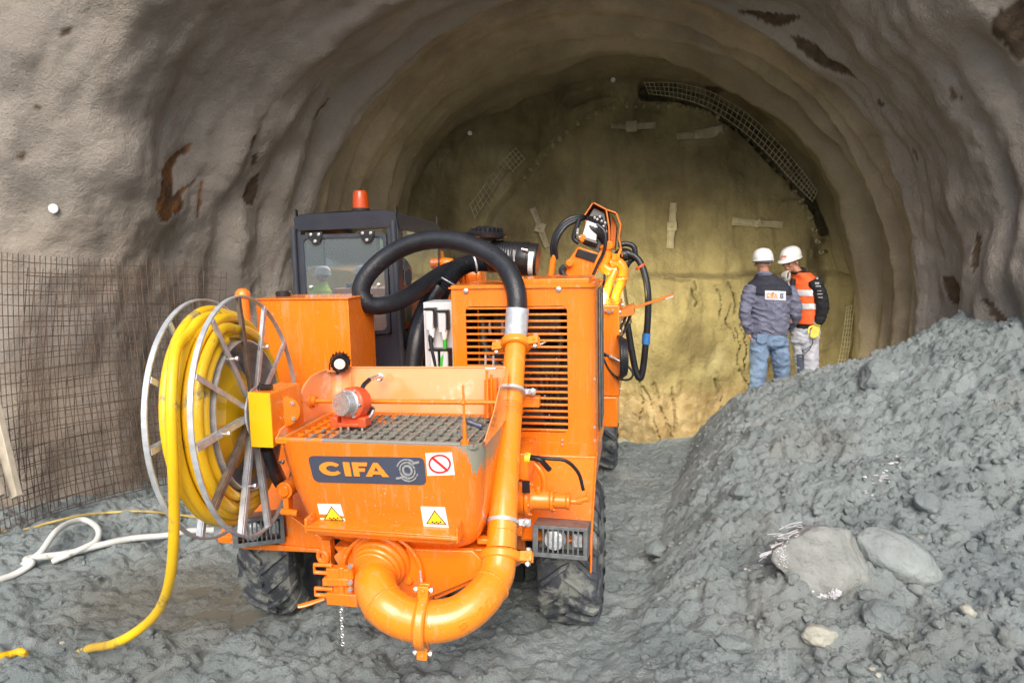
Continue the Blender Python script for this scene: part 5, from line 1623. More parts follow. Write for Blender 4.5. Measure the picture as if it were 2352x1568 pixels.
def swirl(mb, cx0, cy0, sx, sy, f=Lm, th=.004, off=.0052):
    def arcp(r0, r1, a0, a1, n=14):
        A_ = np.linspace(a0, a1, n)
        for a, b2 in zip(A_[:-1], A_[1:]):
            glyph(mb, [(cx0 + sx * r * math.cos(t), cy0 + sy * r * math.sin(t)) for r, t in ((r0, a), (r1, a), (r1, b2), (r0, b2))], th, off, f)
    arcp(.30, .50, 0, 2 * PI, 24)
    arcp(.62, .76, .2, PI + .1); arcp(.62, .76, PI + .2, 2 * PI + .1)
    arcp(.88, 1.0, .9, PI * .9); arcp(.88, 1.0, PI + .9, PI * 1.9)
    for s in (1, -1):
        glyph(mb, [(cx0 + s * sx * x, cy0 + s * sy * y) for x, y in ((.5, .50), (1.15, .66), (1.15, .84), (.5, .70))], th, off, f)
swirl(mb, .845, .52, .095, .42)
mb.build('emblem', 'steel', lp, smooth=0, fix=True)
_g = glyph
glyph = EMB
me_ = MB(); letters(me_, 0, .78, 0, 1); swirl(me_, .92, .5, .08, .45)
glyph = _g
me_.build('embossed_letters', 'amber', elb, smooth=0, fix=True)
# prohibition sign
sq = [(977, 1040), (1038, 1038), (1045, 1090), (982, 1092)]
pl = plate(sq, .0008, .0015, 'white', 'prohibition_sign', hop)
def ringpx(mb, c, rx, ry, w_, n=32, off=.0028, th=.001, bar=True):
    pts = [(c[0] + rx * math.cos(2 * PI * k / n), c[1] + ry * math.sin(2 * PI * k / n)) for k in range(n)]
    pin = [(c[0] + (rx - w_) * math.cos(2 * PI * k / n), c[1] + (ry - w_) * math.sin(2 * PI * k / n)) for k in range(n)]
    for k in range(n):
        j = (k + 1) % n; mb.prism([onf(*q, off) for q in (pts[k], pts[j], pin[j], pin[k])], (0, -th, 0))
    if bar:
        a = (c[0] - rx * .72, c[1] - ry * .72); b_ = (c[0] + rx * .72, c[1] + ry * .72)
        mb.prism([onf(*q, off) for q in ((a[0] + 2, a[1] - 2), (b_[0] + 2, b_[1] - 2), (b_[0] - 2, b_[1] + 2), (a[0] - 2, a[1] + 2))], (0, -th, 0))
mb = MB(); ringpx(mb, (1010, 1065), 26, 22, 4.2); mb.build('sign_marking', 'signred', pl, smooth=0, fix=True)
for (quad, tri) in (([(729, 1156), (782, 1157), (795, 1201), (738, 1200)], [(761, 1162), (790, 1195), (744, 1193)]), ([(966, 1162), (1022, 1164), (1031, 1211), (973, 1208)], [(998, 1171), (1026, 1204), (979, 1202)])):
    pl = plate(quad, .0008, .0015, 'white', 'warning_sign', hop)
    mb = MB(); mb.prism([onf(*q, .0028) for q in tri], (0, -.001, 0)); t1 = mb.build('sign_marking', 'black', pl, smooth=0, fix=True)
    c = (sum(q[0] for q in tri) / 3, sum(q[1] for q in tri) / 3)
    mb = MB(); mb.prism([onf(c[0] + (q[0] - c[0]) * .86, c[1] + (q[1] - c[1]) * .86, .0041) for q in tri], (0, -.001, 0)); mb.build('sign_triangle', 'signyellow', pl, smooth=0, fix=True)
    mb = MB()
    for k in range(5):
        x_, y_ = c[0] - 9 + k * 4.5, c[1] + 4 + (k % 2) * 3; mb.prism([onf(*q, .0054) for q in ((x_, y_), (x_ + 3.5, y_ + 1), (x_ + 3, y_ + 4), (x_ - .5, y_ + 3))], (0, -.0006, 0))
    mb.build('sign_pictogram', 'black', pl, smooth=0, fix=True)

# work lamp on the guard
wq = P(781, 832, -.42)
ax = Vector((.35, -1, -.25)).normalized()
mb = MB(); mb.lathe([(.030, -.05), (.046, -.04), (.05, -.03), (.05, .02), (.047, .032), (.040, .032), (.040, .025), (0, .025)], wq, ax, 24)
x, y = perp(ax)
for k in range(16):
    a = 2 * PI * k / 16; r_ = x * math.cos(a) + y * math.sin(a); mb.obox(wq + r_ * .050 - ax * .012, (.014, .004, .05), (r_, ax.cross(r_), ax))
mb.tube([wq + Vector((-.05, 0, .02)), wq + Vector((-.065, .0, -.02)), wq + Vector((-.06, 0, -.06))], .004, 6, sub=4)
mb.tube([wq + Vector((-.03, .01, -.03)), wq + Vector((-.02, .01, -.07))], .008, 6)
wl = mb.build('work_lamp', 'black', hop)
mb = MB(); mb.lathe([(.032, 0), (.03, .006), (0, .008)], wq + ax * .024, ax, 20); mb.build('lamp_lens', 'white', wl)

# ---------------- hydraulic motor on the right
hq = P(1208, 1146, -.50); d = U3
mb = MB()
mb.lathe([(.05, -.06), (.085, -.05), (.085, .0), (.095, .005), (.095, .022), (.06, .03), (.052, .05), (.052, .13), (.060, .135), (.060, .15), (.040, .155), (.040, .215), (.046, .22), (.046, .235), (.014, .24), (.014, .30)], hq, d, 30)
for k in range(8):
    a = k * PI / 4; mb.bolt(hq + U3 * .022 + Vector((0, math.cos(a), math.sin(a))) * .084, U3, .009, .01); mb.bolt(hq + U3 * .15 + Vector((0, math.cos(a), math.sin(a))) * .052, U3, .007, .01)
mb.tube([hq + Vector((.10, -.0, .05)), hq + Vector((.10, -.01, .12)), hq + Vector((.08, -.01, .17)), hq + Vector((.05, 0, .20))], .016, 10, sub=4)
mb.cyl(hq + Vector((.07, -.02, .04)), hq + Vector((.07, -.02, .08)), .014)
mb.cyl(hq + Vector((.27, 0, 0)), hq + Vector((.33, 0, .02)), .016); mb.cyl(hq + Vector((.33, 0, .0)), hq + Vector((.33, 0, .05)), .011)
mb.box(hq.x - .12, hq.x + .02, hq.y - .04, hq.y + .3, hq.z + .12, hq.z + .26)
mb.box(hq.x - .12, hq.x - .02, hq.y - .02, hq.y + .4, hq.z - .2, hq.z + .1)
mo = mb.build('hydraulic_motor', 'orange', mach, bevel=.003)
mb = MB(); h0 = P(1217, 1050, -.52)
mb.tube([h0, P(1240, 1055, -.54), P(1250, 1065, -.52), P(1262, 1078, -.5)], .015, 10, sub=5)
mb.tube([h0 + Z3 * .005, P(1262, 1053, -.54), P(1300, 1058, -.53), P(1328, 1085, -.51), P(1340, 1125, -.5)], .0095, 10, sub=6)
mb.build('hose', 'rubber', mo)
mb = MB(); mb.cyl(P(1206, 1050, -.52), P(1218, 1052, -.52), .028); mb.build('cable_gland', 'signyellow', mo)
mb = MB(); a = P(1199, 1103, -.61); mb.box(a.x, a.x + .04, -.612, -.606, a.z - .065, a.z); mb.build('nameplate', 'black', mo)

# ---------------- headlights in slotted steel cages
def headlight(px0, px1, py0, py1, v, yaw_):
    a, b_ = P(px0, py0, v), P(px1, py1, v); w_, h_ = b_.x - a.x, a.z - b_.z
    mb = MB(); x0, x1, z0, z1 = -w_ / 2, w_ / 2, -h_ / 2, h_ / 2
    mb.box(x0, x1, -.004, .004, z1 - .018, z1); mb.box(x0, x1, -.004, .004, z0, z0 + .024)
    mb.box(x0, x0 + .03, -.004, .004, z0 + .024, z1 - .018); mb.box(x1 - .022, x1, -.004, .004, z0 + .024, z1 - .018)
    for k in range(1, 9):
        x = x0 + .03 + (w_ - .052) * k / 9; mb.box(x - .0045, x + .0045, -.003, .003, z0 + .024, z1 - .018)
    mb.box(x0, x1, .004, .16, z1 - .006, z1); mb.box(x1 - .006, x1, .004, .16, z0, z1 - .006); mb.box(x0, x0 + .006, .004, .16, z0, z1 - .006)
    mb.box(x0 + .006, x1 - .006, .004, .14, z0, z0 + .006)
    cg = mb.build('headlight', 'dullgalv', mach, bevel=.002)
    cg.location = ((a.x + b_.x) / 2, v, (a.z + b_.z) / 2); cg.rotation_euler = (-.12, 0, yaw_)
    mb = MB(); mb.lathe([(.0, .085), (.03, .084), (.05, .078), (.060, .06), (.063, .03), (.05, .0)], (-.035, .10, .0), -V3, 26)
    mb.obox((x1 - .06, .08, 0), (.05, .05, .07))
    mb.build('headlight_lens', 'lens', cg)
    mb = MB(); mb.box(x0 + .01, x1 - .01, .13, .15, z0 + .01, z1 - .01); mb.build('headlight_housing', 'orange', cg)
lm = bpy.data.materials.new('lamp_glass_chrome'); lm.use_nodes = True; b = lm.node_tree.nodes['Principled BSDF']
b.inputs['Metallic'].default_value = .9; b.inputs['Roughness'].default_value = .1; b.inputs['Base Color'].default_value = (.85, .87, .9, 1)
nt = lm.node_tree; bp = nt.nodes.new('ShaderNodeBump'); bp.inputs['Strength'].default_value = 1; bp.inputs['Distance'].default_value = .01
wv = nt.nodes.new('ShaderNodeTexWave'); wv.inputs['Scale'].default_value = 22; nt.links.new(nt.nodes.new('ShaderNodeTexCoord').outputs['Object'], wv.inputs[0]); nt.links.new(wv.outputs[1], bp.inputs['Height']); nt.links.new(bp.outputs[0], b.inputs['Normal'])
M['chrome'] = lm
headlight(1222, 1350, 1207, 1284, -.56, -.05)
headlight(540, 648, 1187, 1254, -.68, .45)

# ---------------- boom
bm_mb = MB()
bv = 2.5
def bp_(px, py, dv=0): return P(px, py, bv + dv)
mb = MB()
mb.prism([bp_(1293, 638), bp_(1303, 600), bp_(1328, 566), bp_(1378, 582), bp_(1366, 615), bp_(1345, 652)], (0, .22, 0))
mb.prism([bp_(1378, 575, -.03), bp_(1392, 578, -.03), bp_(1352, 665, -.03), bp_(1338, 662, -.03)], (0, .04, 0))
mb.tube([bp_(1262, 655), bp_(1270, 600), bp_(1275, 585)], .03, 10)
mb.cyl(bp_(1308, 604, -.06), bp_(1308, 604, .1), .035); mb.cyl(bp_(1338, 547, -.05), bp_(1338, 547, .25), .035); mb.cyl(bp_(1399, 563, -.08), bp_(1399, 563, .1), .04)
mb.box(bp_(1240, 640).x, bp_(1400, 640).x, bv - .1, bv + .9, 1.2, bp_(1300, 660).z)
boom = mb.build('boom', 'orange', mach, bevel=.01)
mb = MB()   # folded hood, open towards the front
hood = [(1344, 495), (1363, 467), (1391, 482), (1397, 520), (1398, 570)]
hood2 = [(1391, 482), (1414, 490), (1424, 517), (1420, 545), (1428, 590)]
for hl in (hood, hood2):
    for a, b_ in zip(hl[:-1], hl[1:]):
        p, q = bp_(*a), bp_(*b_); mb.prism([p, q, q + V3 * .5, p + V3 * .5], ((q - p).cross(V3)).normalized() * .012)
mb.prism([bp_(1344, 495, .5), bp_(1363, 467, .5), bp_(1391, 482, .5), bp_(1398, 570, .5), bp_(1344, 560, .5)], (0, .012, 0))
mb.prism([bp_(1405, 495, .15), bp_(1416, 520, .15), bp_(1412, 575, .15), bp_(1400, 570, .15)], (0, .3, 0))
mb.build('boom_hood', 'orange_old', boom, fix=True)
mb = MB()
mb.prism([bp_(1338, 560, .02), bp_(1350, 500, .06), bp_(1364, 476, .08), bp_(1389, 489, .08), bp_(1395, 525, .05), bp_(1394, 590, .02)], (0, .3, 0))
mb.slab([(1320, 588), (1328, 571), (1376, 585), (1372, 605)], bv - .02, .1)
mb.tube([bp_(1336, 548, -.02), bp_(1372, 560, -.02)], .03, 12)
for k in range(6): mb.tube([bp_(1350 + k * 6, 498, .05), bp_(1356 + k * 7, 520 + k * 3, -.03), bp_(1380 + k * 3, 545 + k * 5, -.02)], .016, 8, sub=5)
mb.build('valve_block', 'black', boom, bevel=.01)
mb = MB(); mb.slab([(1348, 506), (1374, 516), (1369, 555), (1336, 546)], bv - .04, .03); mb.build('cover_plate', 'plate', boom, bevel=.006) if 'plate' in M else mb.build('cover_plate', 'grey', boom, bevel=.006)
mb = MB()
for k, (px, py) in enumerate(((1372, 504), (1382, 508), (1366, 500), (1386, 520), (1390, 512), (1378, 498), (1392, 532), (1331, 545), (1326, 536))): mb.ball(bp_(px, py, -.05), .014, (1, 1, 1), 8, 6)
mb.tube([bp_(1328, 524, -.03), bp_(1325, 540, -.03)], .012, 8)
mb.build('fitting', 'steel', boom)
mb = MB()
for k in range(3):
    mb.tube([bp_(1270 + 4 * k, 590 + 2 * k, .0), bp_(1268 + 4 * k, 565, -.02 * k), bp_(1277 + 4 * k, 535 + 2 * k, -.02 * k), bp_(1298 + 2 * k, 508 + 5 * k, .0), bp_(1328, 497 + 4 * k, .04), bp_(1345, 500, .1)], .021, 10, sub=6)
mb.tube([bp_(1330, 505), bp_(1322, 530), bp_(1318, 548), bp_(1330, 558)], .022, 10, sub=5)
mb.tube([bp_(1372, 515, -.08), bp_(1390, 535, -.1), bp_(1388, 575, -.1), bp_(1372, 610, -.08), bp_(1352, 655, -.05)], .016, 8, sub=6)
mb.tube([bp_(1390, 590, -.02), bp_(1388, 640, -.02), bp_(1382, 675, .0)], .011, 8, sub=5)
mb.tube([bp_(1300, 640, -.05), bp_(1290, 622, -.05), bp_(1298, 612, -.04)], .03, 8, sub=4)
mb.tube([bp_(1420, 563, .1), bp_(1440, 560, .1), bp_(1456, 568, .1), bp_(1458, 590, .1), bp_(1445, 600, .1)], .026, 10, sub=6)
mb.tube([bp_(1418, 615, .1), bp_(1440, 608, .1), bp_(1458, 590, .1)], .02, 8, sub=5)
mb.tube([bp_(1425, 630, .1), bp_(1442, 615, .1), bp_(1452, 592, .1)], .008, 8, sub=5)
mb.ball(bp_(1432, 585, .1), .09, (1, 1, .7))
mb.build('boom_hoses', 'rubber', boom)
mb = MB()
mb.tube([bp_(1392, 562), bp_(1392, 590), bp_(1384, 608), bp_(1400, 622), bp_(1418, 622)], .055, 14, sub=6)
mb.tube([bp_(1412, 622, -.03), bp_(1404, 640, -.05), bp_(1396, 660, -.06), bp_(1388, 690, -.06)], .038, 12, sub=5)
mb.tube([bp_(1402, 605, -.02), bp_(1420, 602, -.02), bp_(1432, 618, -.02), bp_(1430, 640, -.02), bp_(1418, 672, -.02), bp_(1406, 702, -.02)], .045, 14, sub=6)
mb.ring(bp_(1394, 568), Z3, .06, .012); mb.ring(bp_(1420, 588, -.02), (1, 0, -.4), .06, .014); mb.ring(bp_(1430, 640, -.02), Z3, .05, .012); mb.obox(bp_(1415, 590, -.06), (.07, .03, .06))
mb.build('boom_pipe', 'amber', boom)
mb = MB()
mb.tube([bp_(1438, 580, .05), bp_(1462, 592, .05), bp_(1478, 620, .03), bp_(1488, 670, .0), bp_(1488, 730, .0), bp_(1483, 790, .0), bp_(1477, 845, .0), bp_(1470, 868, .0), bp_(1460, 850, .0), bp_(1450, 800, .0), bp_(1441, 745, .0), bp_(1432, 700, .0), bp_(1424, 650, .0)], .031, 14, sub=8)
hh_ = mb.build('hanging_hose', 'rubber', boom)
mb = MB()
pth = catmull([bp_(1424, 648, -.0), bp_(1432, 700, -.0), bp_(1441, 745, -.0)], 12)
for k, q in enumerate(pth[:-1]): mb.ring(q, pth[k + 1] - q, .042, .008, 18, 6)
mb.build('hose_spring', 'springm', hh_) if 'springm' in M else mb.build('hose_spring', pm('brass_spring', (.5, .4, .2), .35, metal=.8), hh_)
mb = MB(); mb.tube([bp_(1485, 765, .0), bp_(1483, 790, .0)], .038, 14); mb.build('tape', 'blue', hh_)
mb = MB(); mb.ring(bp_(1471, 612, .04), (-.6, 0, 1), .04, .012); mb.build('hose_clamp', 'redorange', hh_)
# turret, slewing pipe and knuckle seen past the cab
mb = MB()
mb.prism([P(925, 585, 2.0), P(990, 575, 2.0), P(1000, 640, 2.0), P(930, 650, 2.0)], (0, .4, 0))
mb.tube([P(925, 640, 1.7), P(960, 650, 1.7), P(985, 625, 1.7), P(1010, 605, 1.7), P(1040, 605, 1.7)], .045, 12, sub=6)
mb.cyl(P(945, 632, 1.6), P(945, 632, 1.9), .11)
mb.cyl(P(1075, 632, 1.5), P(1110, 636, 1.5), .09); mb.ring(P(1105, 636, 1.5), U3, .09, .025); mb.ring(P(1068, 632, 1.5), U3, .09, .022)
mb.slab([(915, 660), (1040, 650), (1040, 700), (925, 760)], 1.6, .3)
mb.box(P(1040, 650, 1.4).x, P(1200, 650, 1.4).x, 1.3, 1.6, 1.3, P(1100, 655, 1.4).z)
tu = mb.build('slewing_turret', 'orange', mach, bevel=.01)
mb = MB(); mb.slab([(938, 600), (972, 592), (972, 612), (940, 618)], 1.98, .02); mb.cyl(P(1060, 634, 1.49), P(1104, 636, 1.49), .07); mb.cyl(P(945, 632, 1.58), P(945, 632, 1.61), .08)
mb.build('recess', 'dark', tu)

# ---------------- lit work lamp at the boom foot
wq = P(1383, 680, 2.2)
mb = MB(); mb.box(wq.x - .035, wq.x + .035, 2.2, 2.25, wq.z - .035, wq.z + .035); mb.tube([wq + Vector((0, .03, -.035)), wq + Vector((0, .03, -.08))], .01, 8)
wl = mb.build('boom_lamp', 'grey', mach, bevel=.006)
em = bpy.data.materials.new('lamp_glow'); em.use_nodes = True; b = em.node_tree.nodes['Principled BSDF']; b.inputs['Emission Color'].default_value = (1, .93, .75, 1); b.inputs['Emission Strength'].default_value = 6; b.inputs['Base Color'].default_value = (.8, .8, .8, 1)
M['glow'] = em
mb = MB(); mb.box(wq.x - .024, wq.x + .024, 2.195, 2.2, wq.z - .024, wq.z + .024); mb.build('lamp_lens', 'glow', wl)
def lamp(loc, target_, energy, size, color, blend=.7, rad_=.05):
    ld = bpy.data.lights.new('work_light', 'SPOT'); ld.energy = energy; ld.spot_size = math.radians(size); ld.spot_blend = blend; ld.color = color; ld.shadow_soft_size = rad_
    lo = bpy.data.objects.new('work_light', ld); COL.objects.link(lo); lo.parent = mach
    lo.location = loc; d = Vector(target_) - Vector(loc); lo.rotation_euler = (-d).to_track_quat('Z', 'Y').to_euler()
    return lo
lamp(P(1436, 650, 3.75), P(1520, 930, 7.0), 600, 112, (1, .90, .53), 1.0, .15)
lamp(P(1384, 690, 2.30), P(1418, 640, 2.5), 17, 130, (1, .80, .35), .8, .03)
# ================================================================== HOSE REEL, held on the machine's left
reel = thing('hose_reel', 'spoked steel hose reel with yellow gearbox on the left side of the orange machine', 'hose reel', ML)
rc = P(580, 951, -.90)
AX = Vector((math.cos(math.radians(7.5)), math.sin(math.radians(7.5)), .06)).normalized()   # towards the right
RY = Vector((0, 0, 1)).cross(AX).normalized(); RZ = AX.cross(RY).normalized()                   # RY: away, RZ: up
RR_, WD = .592, .200
def rp_(a, r, h):       # a: 0 = up, positive towards the viewer's left/front ; h along AX from the right flange
    return rc + RZ * (r * math.cos(a)) - RY * (r * math.sin(a)) + AX * h
for side, h in (('r', 0), ('l', -WD)):
    mb = MB()
    n = 72
    sec = [(-.012, -.004), (.012, -.004), (.012, .004), (-.012, .004)]
    vs = []
    for k in range(n):
        a = 2 * PI * k / n
        for (dh, dr) in sec: vs.append(rp_(a, RR_ + dr, h + dh))
    fs = [(k * 4 + i, k * 4 + (i + 1) % 4, ((k + 1) % n) * 4 + (i + 1) % 4, ((k + 1) % n) * 4 + i) for k in range(n) for i in range(4)]
    mb.add(vs, fs)
    fl = mb.build('flange_ring', 'galv' if side == 'l' else 'galv', reel, smooth=30, fix=True)
    for k in range(12):
        a = 2 * PI * k / 12 + .02
        mb = MB(); p0, p1 = rp_(a, .10, h), rp_(a, RR_ - .004, h)
        d = (p1 - p0); t_ = d.cross(AX).normalized()
        mb.obox((p0 + p1) / 2 + AX * .016, (.027, .004, d.length), (t_, AX, d)); mb.obox((p0 + p1) / 2 + t_ * .015, (.004, .024, d.length), (t_, AX, d))
        s_ = mb.build('spoke', 'galv' if k % 4 else 'rusty', fl)
        if side == 'r' and k % 2:
            mb = MB(); q = rp_(a, .36, h + .018); mb.cyl(q - AX * .02, q + AX * .035, .007, 8); mb.bolt(q + AX * .025, AX, .012, .01); mb.build('bolt', 'steel', fl)
mb = MB()
mb.lathe([(.375, -WD), (.375, -.002), (.368, -.002), (.368, -WD)], rc, AX, 56)
mb.build('drum', 'galv', reel, fix=True)
mb = MB()
mb.lathe([(.36, -WD + .03), (.36, -WD + .034), (0, -WD + .034)], rc, AX, 40)
mb.build('drum_plate', 'galv', reel, fix=True)
mb = MB(); mb.lathe([(.27, -WD + .04), (.27, -WD + .09), (.19, -.05), (.06, -.03), (0, -.03)], rc - RZ * .0, AX, 8)
mb.build('drum_core', 'yellow_box', reel, smooth=20)
mb = MB(); mb.lathe([(.13, .018), (.135, .022), (.135, .03), (.05, .034), (.05, .07)], rc, AX, 32); mb.build('hub_disc', 'galv', reel)
# gearbox
mb = MB()
g0_, g1_ = P(569, 905, -1.02), P(626, 1027, -1.02)
mb.prism([P(569, 900, -1.03), P(619, 903, -1.03), P(628, 1028, -1.03), P(577, 1026, -1.03)], (0, .003, 0))
mb.build('gearbox_cover', 'yellow_box', reel, bevel=.001)
mb = MB(); mb.prism([P(569, 900, -1.03), P(619, 903, -1.03), P(628, 1028, -1.03), P(577, 1026, -1.03)], (.02, .26, 0))
mb.obox(P(660, 960, -.80), (.10, .16, .22)); 
gb = mb.build('gearbox', 'orange', reel, bevel=.006)
gb.location = (0, .004, 0)
mb = MB(); fq = P(652, 945, -.92); fa = Vector((.8, -1, 0)).normalized(); mb.lathe([(.075, -.03), (.075, .006), (.045, .008)], fq, fa, 28); 
fl = mb.build('motor_flange', 'orange', gb)
mb = MB(); x, y = perp(fa)
for k in range(4):
    a = PI / 4 + k * PI / 2; mb.bolt(fq + fa * .004 + (x * math.cos(a) + y * math.sin(a)) * .056, fa, .011, .016)
mb.split('bolt', 'steel', gb)
mb = MB(); q = P(606, 890, -.98); mb.tube([q + Vector((-.03, 0, 0)), q + Vector((.04, 0, .002))], .014, 10); mb.tube([q + Vector((.0, .02, .0)), q + Vector((-.02, .0, .02)), q + Vector((-.022, -.01, -.02))], .008, 8)
mb.build('swivel_fitting', 'black', gb)
mb = MB(); mb.tube([P(612, 1030, -.95), P(625, 1070, -.9), P(640, 1105, -.8), P(660, 1130, -.7)], .03, 12, sub=5); mb.build('motor_hose', 'rubber', reel)
# mounting frame to the machine
mb = MB(); mb.box(-.72, -.44, -.86, -.80, rc.z - .05, rc.z + .03); mb.box(-.55, -.47, -.86, -.1, rc.z - .06, rc.z + .02); mb.build('mounting_arm', 'orange', reel, bevel=.005)

# ---- yellow hose wound on the reel, its tail hanging to the mud
pts = []; HR = .0228
rr = random.Random(8)
lay = [(.398, -.032, -WD + .026, 3.5), (.438, -WD + .030, -.030, 3.5), (.478, -.032, -WD + .030, 3.5), (.516, -WD + .030, -WD + .09, 1.55)]
ph = 0.3
for (r, h0, h1, turns) in lay:
    n = int(turns * 22)
    for i in range(n):
        t = i / n
        hh = h0 + (h1 - h0) * t
        bul = .012 * math.sin(ph * .37 + 1) + .010 * math.sin(ph * 1.3)
        pts.append(rp_(ph, r + bul, hh + .010 * math.sin(ph * .61)))
        ph += 2 * PI / 22
# finish at the viewer-side of the coil then hang
while (ph % (2 * PI)) > 2 * PI / 22: 
    pts.append(rp_(ph, .518, -WD + .09)); ph += 2 * PI / 22
for k in range(1, 3):
    a = k * 2 * PI / 22; pts.append(rp_(a, .522 + .008 * k, -WD + .09))
tail = [P(404, 800, -1.37), P(395, 880, -1.46), P(393, 960, -1.50), P(397, 1060, -1.50), P(400, 1160, -1.46), P(398, 1260, -1.42), P(388, 1340, -1.36)]
pts += tail
ge = [(365, 1400), (320, 1445), (260, 1478), (205, 1492), (170, 1497)]
for i, (px, py) in enumerate(ge):
    g = MLI @ G(px, py, True)
    base_ = P(px, py, [-1.28, -1.22, -1.2, g.y, g.y][i])
    q = base_ if i < 3 else g + Vector((0, 0, .01 if i == 3 else -.03))
    pts.append(q)
mb = MB(); mb.tube(pts, HR, 14, sub=3)
o = mb.build('air_hose', 'hose_yellow', None); o.matrix_world = ML
tag(o, 'thick yellow hose wound on the steel reel, its end hanging down onto the mud', 'hose')
# short buried piece
mb = MB(); g1 = [(-30, 1517), (0, 1511), (28, 1505), (48, 1500), (62, 1499)]
mb.tube([G(x, y, True) + Vector((0, 0, .012 if x < 50 else -.03)) for x, y in g1], .020, 12, sub=4)
o = mb.build('hose_piece', 'hose_yellow'); tag(o, 'short length of thin yellow hose half buried in mud at the lower left corner', 'hose')

def gpath(pxs, lift, r, sub=5):
    return [(g := G(x, y, True)) + Vector((0, 0, max(0, gz(g.x, g.y) - g.z) + lift + (l if l else 0))) for x, y, l in pxs]
mb = MB()
wp = [(-40, 1350, 0), (0, 1340, .0), (45, 1322, .01), (80, 1296, .05), (60, 1308, .03), (95, 1294, .05), (125, 1262, .07), (160, 1238, .07), (200, 1232, .06), (226, 1245, .04), (222, 1264, .03), (190, 1280, .02), (120, 1296, .03), (70, 1306, .045)]
wq_ = [(70, 1306, .03), (130, 1296, .025), (200, 1280, .02), (250, 1262, .02), (310, 1246, .01), (385, 1240, .01), (430, 1228, .0), (480, 1218, -.02)]
mb.tube(gpath([(-40, 1350, 0), (0, 1340, .0), (40, 1325, .005), (75, 1312, .02), (62, 1303, .035), (100, 1296, .035), (160, 1288, .03), (230, 1270, .02), (300, 1248, .015), (385, 1240, .01), (430, 1228, .0), (490, 1216, -.03)], .022, 0), .024, 12, sub=7)
mb.tube(gpath([(52, 1310, .0), (95, 1292, .05), (130, 1255, .08), (165, 1235, .09), (200, 1230, .08), (228, 1243, .06), (222, 1262, .04), (180, 1282, .02), (120, 1298, .0)], .025, 0), .022, 12, sub=7)
o = mb.build('water_hose', 'white_hose'); tag(o, 'muddy white hose looped over itself on the mud left of the machine', 'hose')
mb = MB()
mb.tube(gpath([(-40, 1230, 0), (0, 1226, 0), (60, 1222, .0), (120, 1208, .01), (180, 1193, .01), (250, 1186, .01), (330, 1184, .01), (400, 1186, .0), (450, 1190, -.01)], .02, 0), .010, 8, sub=6)
o = mb.build('thin_hose', 'dirty_hose'); tag(o, 'thin dirty yellow hose running across the mud behind the white one', 'hose')
# ================================================================== PEOPLE
M['skin'] = pm('skin', (.50, .25, .17), .5, var=.12, vs=20, bump=.1, bs=200)
M['hair'] = pm('grey_hair', (.12, .10, .09), .8, var=.4, vs=60, bump=.6, bs=150)
M['helmet'] = pm('helmet_white', (.80, .80, .80), .3, var=.03, coat=.4, dirt_or_sheen=((.4, .38, .33), .06, 12))
M['strapgrey'] = pm('strap_grey', (.30, .32, .36), .7)
M['jacket'] = pm('jacket_blue_grey', (.15, .16, .235), .85, var=.16, vs=7, bump=.7, bs=18, bdist=.03)
M['yoke'] = pm('jacket_navy', (.022, .025, .040), .85, var=.2, vs=9, bump=.5, bs=20, bdist=.02)
M['jeans'] = pm('jeans_denim', (.17, .255, .39), .85, var=.30, vs=6, bump=.7, bs=16, bdist=.03, dirt_or_sheen=((.24, .32, .42), .10, 5))
M['blackcloth'] = pm('black_cloth', (.010, .011, .014), .85, var=.3, vs=9, bump=.6, bs=18, bdist=.02)
M['vest'] = pm('hi_vis_orange', (.90, .13, .025), .7, var=.08, vs=8, bump=.5, bs=15, bdist=.02)
M['reflect'] = pm('reflective_tape', (.72, .73, .75), .35, metal=.2, var=.1, vs=20, bump=.3, bs=60)
M['trousers'] = pm('light_work_trousers', (.56, .58, .65), .85, var=.14, vs=7, bump=.7, bs=16, bdist=.03, dirt_or_sheen=((.30, .30, .30), .1, 6))
M['patch'] = pm('knee_patch', (.09, .11, .15), .85, var=.15)
M['glove'] = pm('yellow_glove', (.68, .56, .10), .8, var=.15, vs=20, bump=.3, bs=80, dirt_or_sheen=((.4, .38, .25), .15, 14))
M['gloveg'] = pm('grey_glove', (.50, .48, .47), .8, var=.2, vs=20, bump=.3, bs=80)
M['boot'] = pm('boot_leather', (.06, .05, .04), .7, dirt_or_sheen=(MUD, .3, 8))
M['print'] = pm('sleeve_print', (.45, .47, .5), .7)
M['badge'] = pm('badge_pale', (.62, .66, .75), .6)
M['eye'] = pm('eye_dark', (.03, .02, .02), .3)

def loft(mb, secs, seg=24):
    """secs: (centre, axis X, rx, axis Y, ry)"""
    vs = []
    for c, X, rx, Y, ry in secs:
        for k in range(seg):
            a = 2 * PI * k / seg
            cs, sn = math.cos(a), math.sin(a)
            e = .85
            vs.append(c + X * (rx * math.copysign(abs(cs) ** e, cs)) + Y * (ry * math.copysign(abs(sn) ** e, sn)))
    n = len(secs)
    fs = [(i * seg + k, i * seg + (k + 1) % seg, (i + 1) * seg + (k + 1) % seg, (i + 1) * seg + k) for i in range(n - 1) for k in range(seg)]
    fs += [tuple(range(seg))[::-1], tuple((n - 1) * seg + k for k in range(seg))]
    return mb.add(vs, fs)

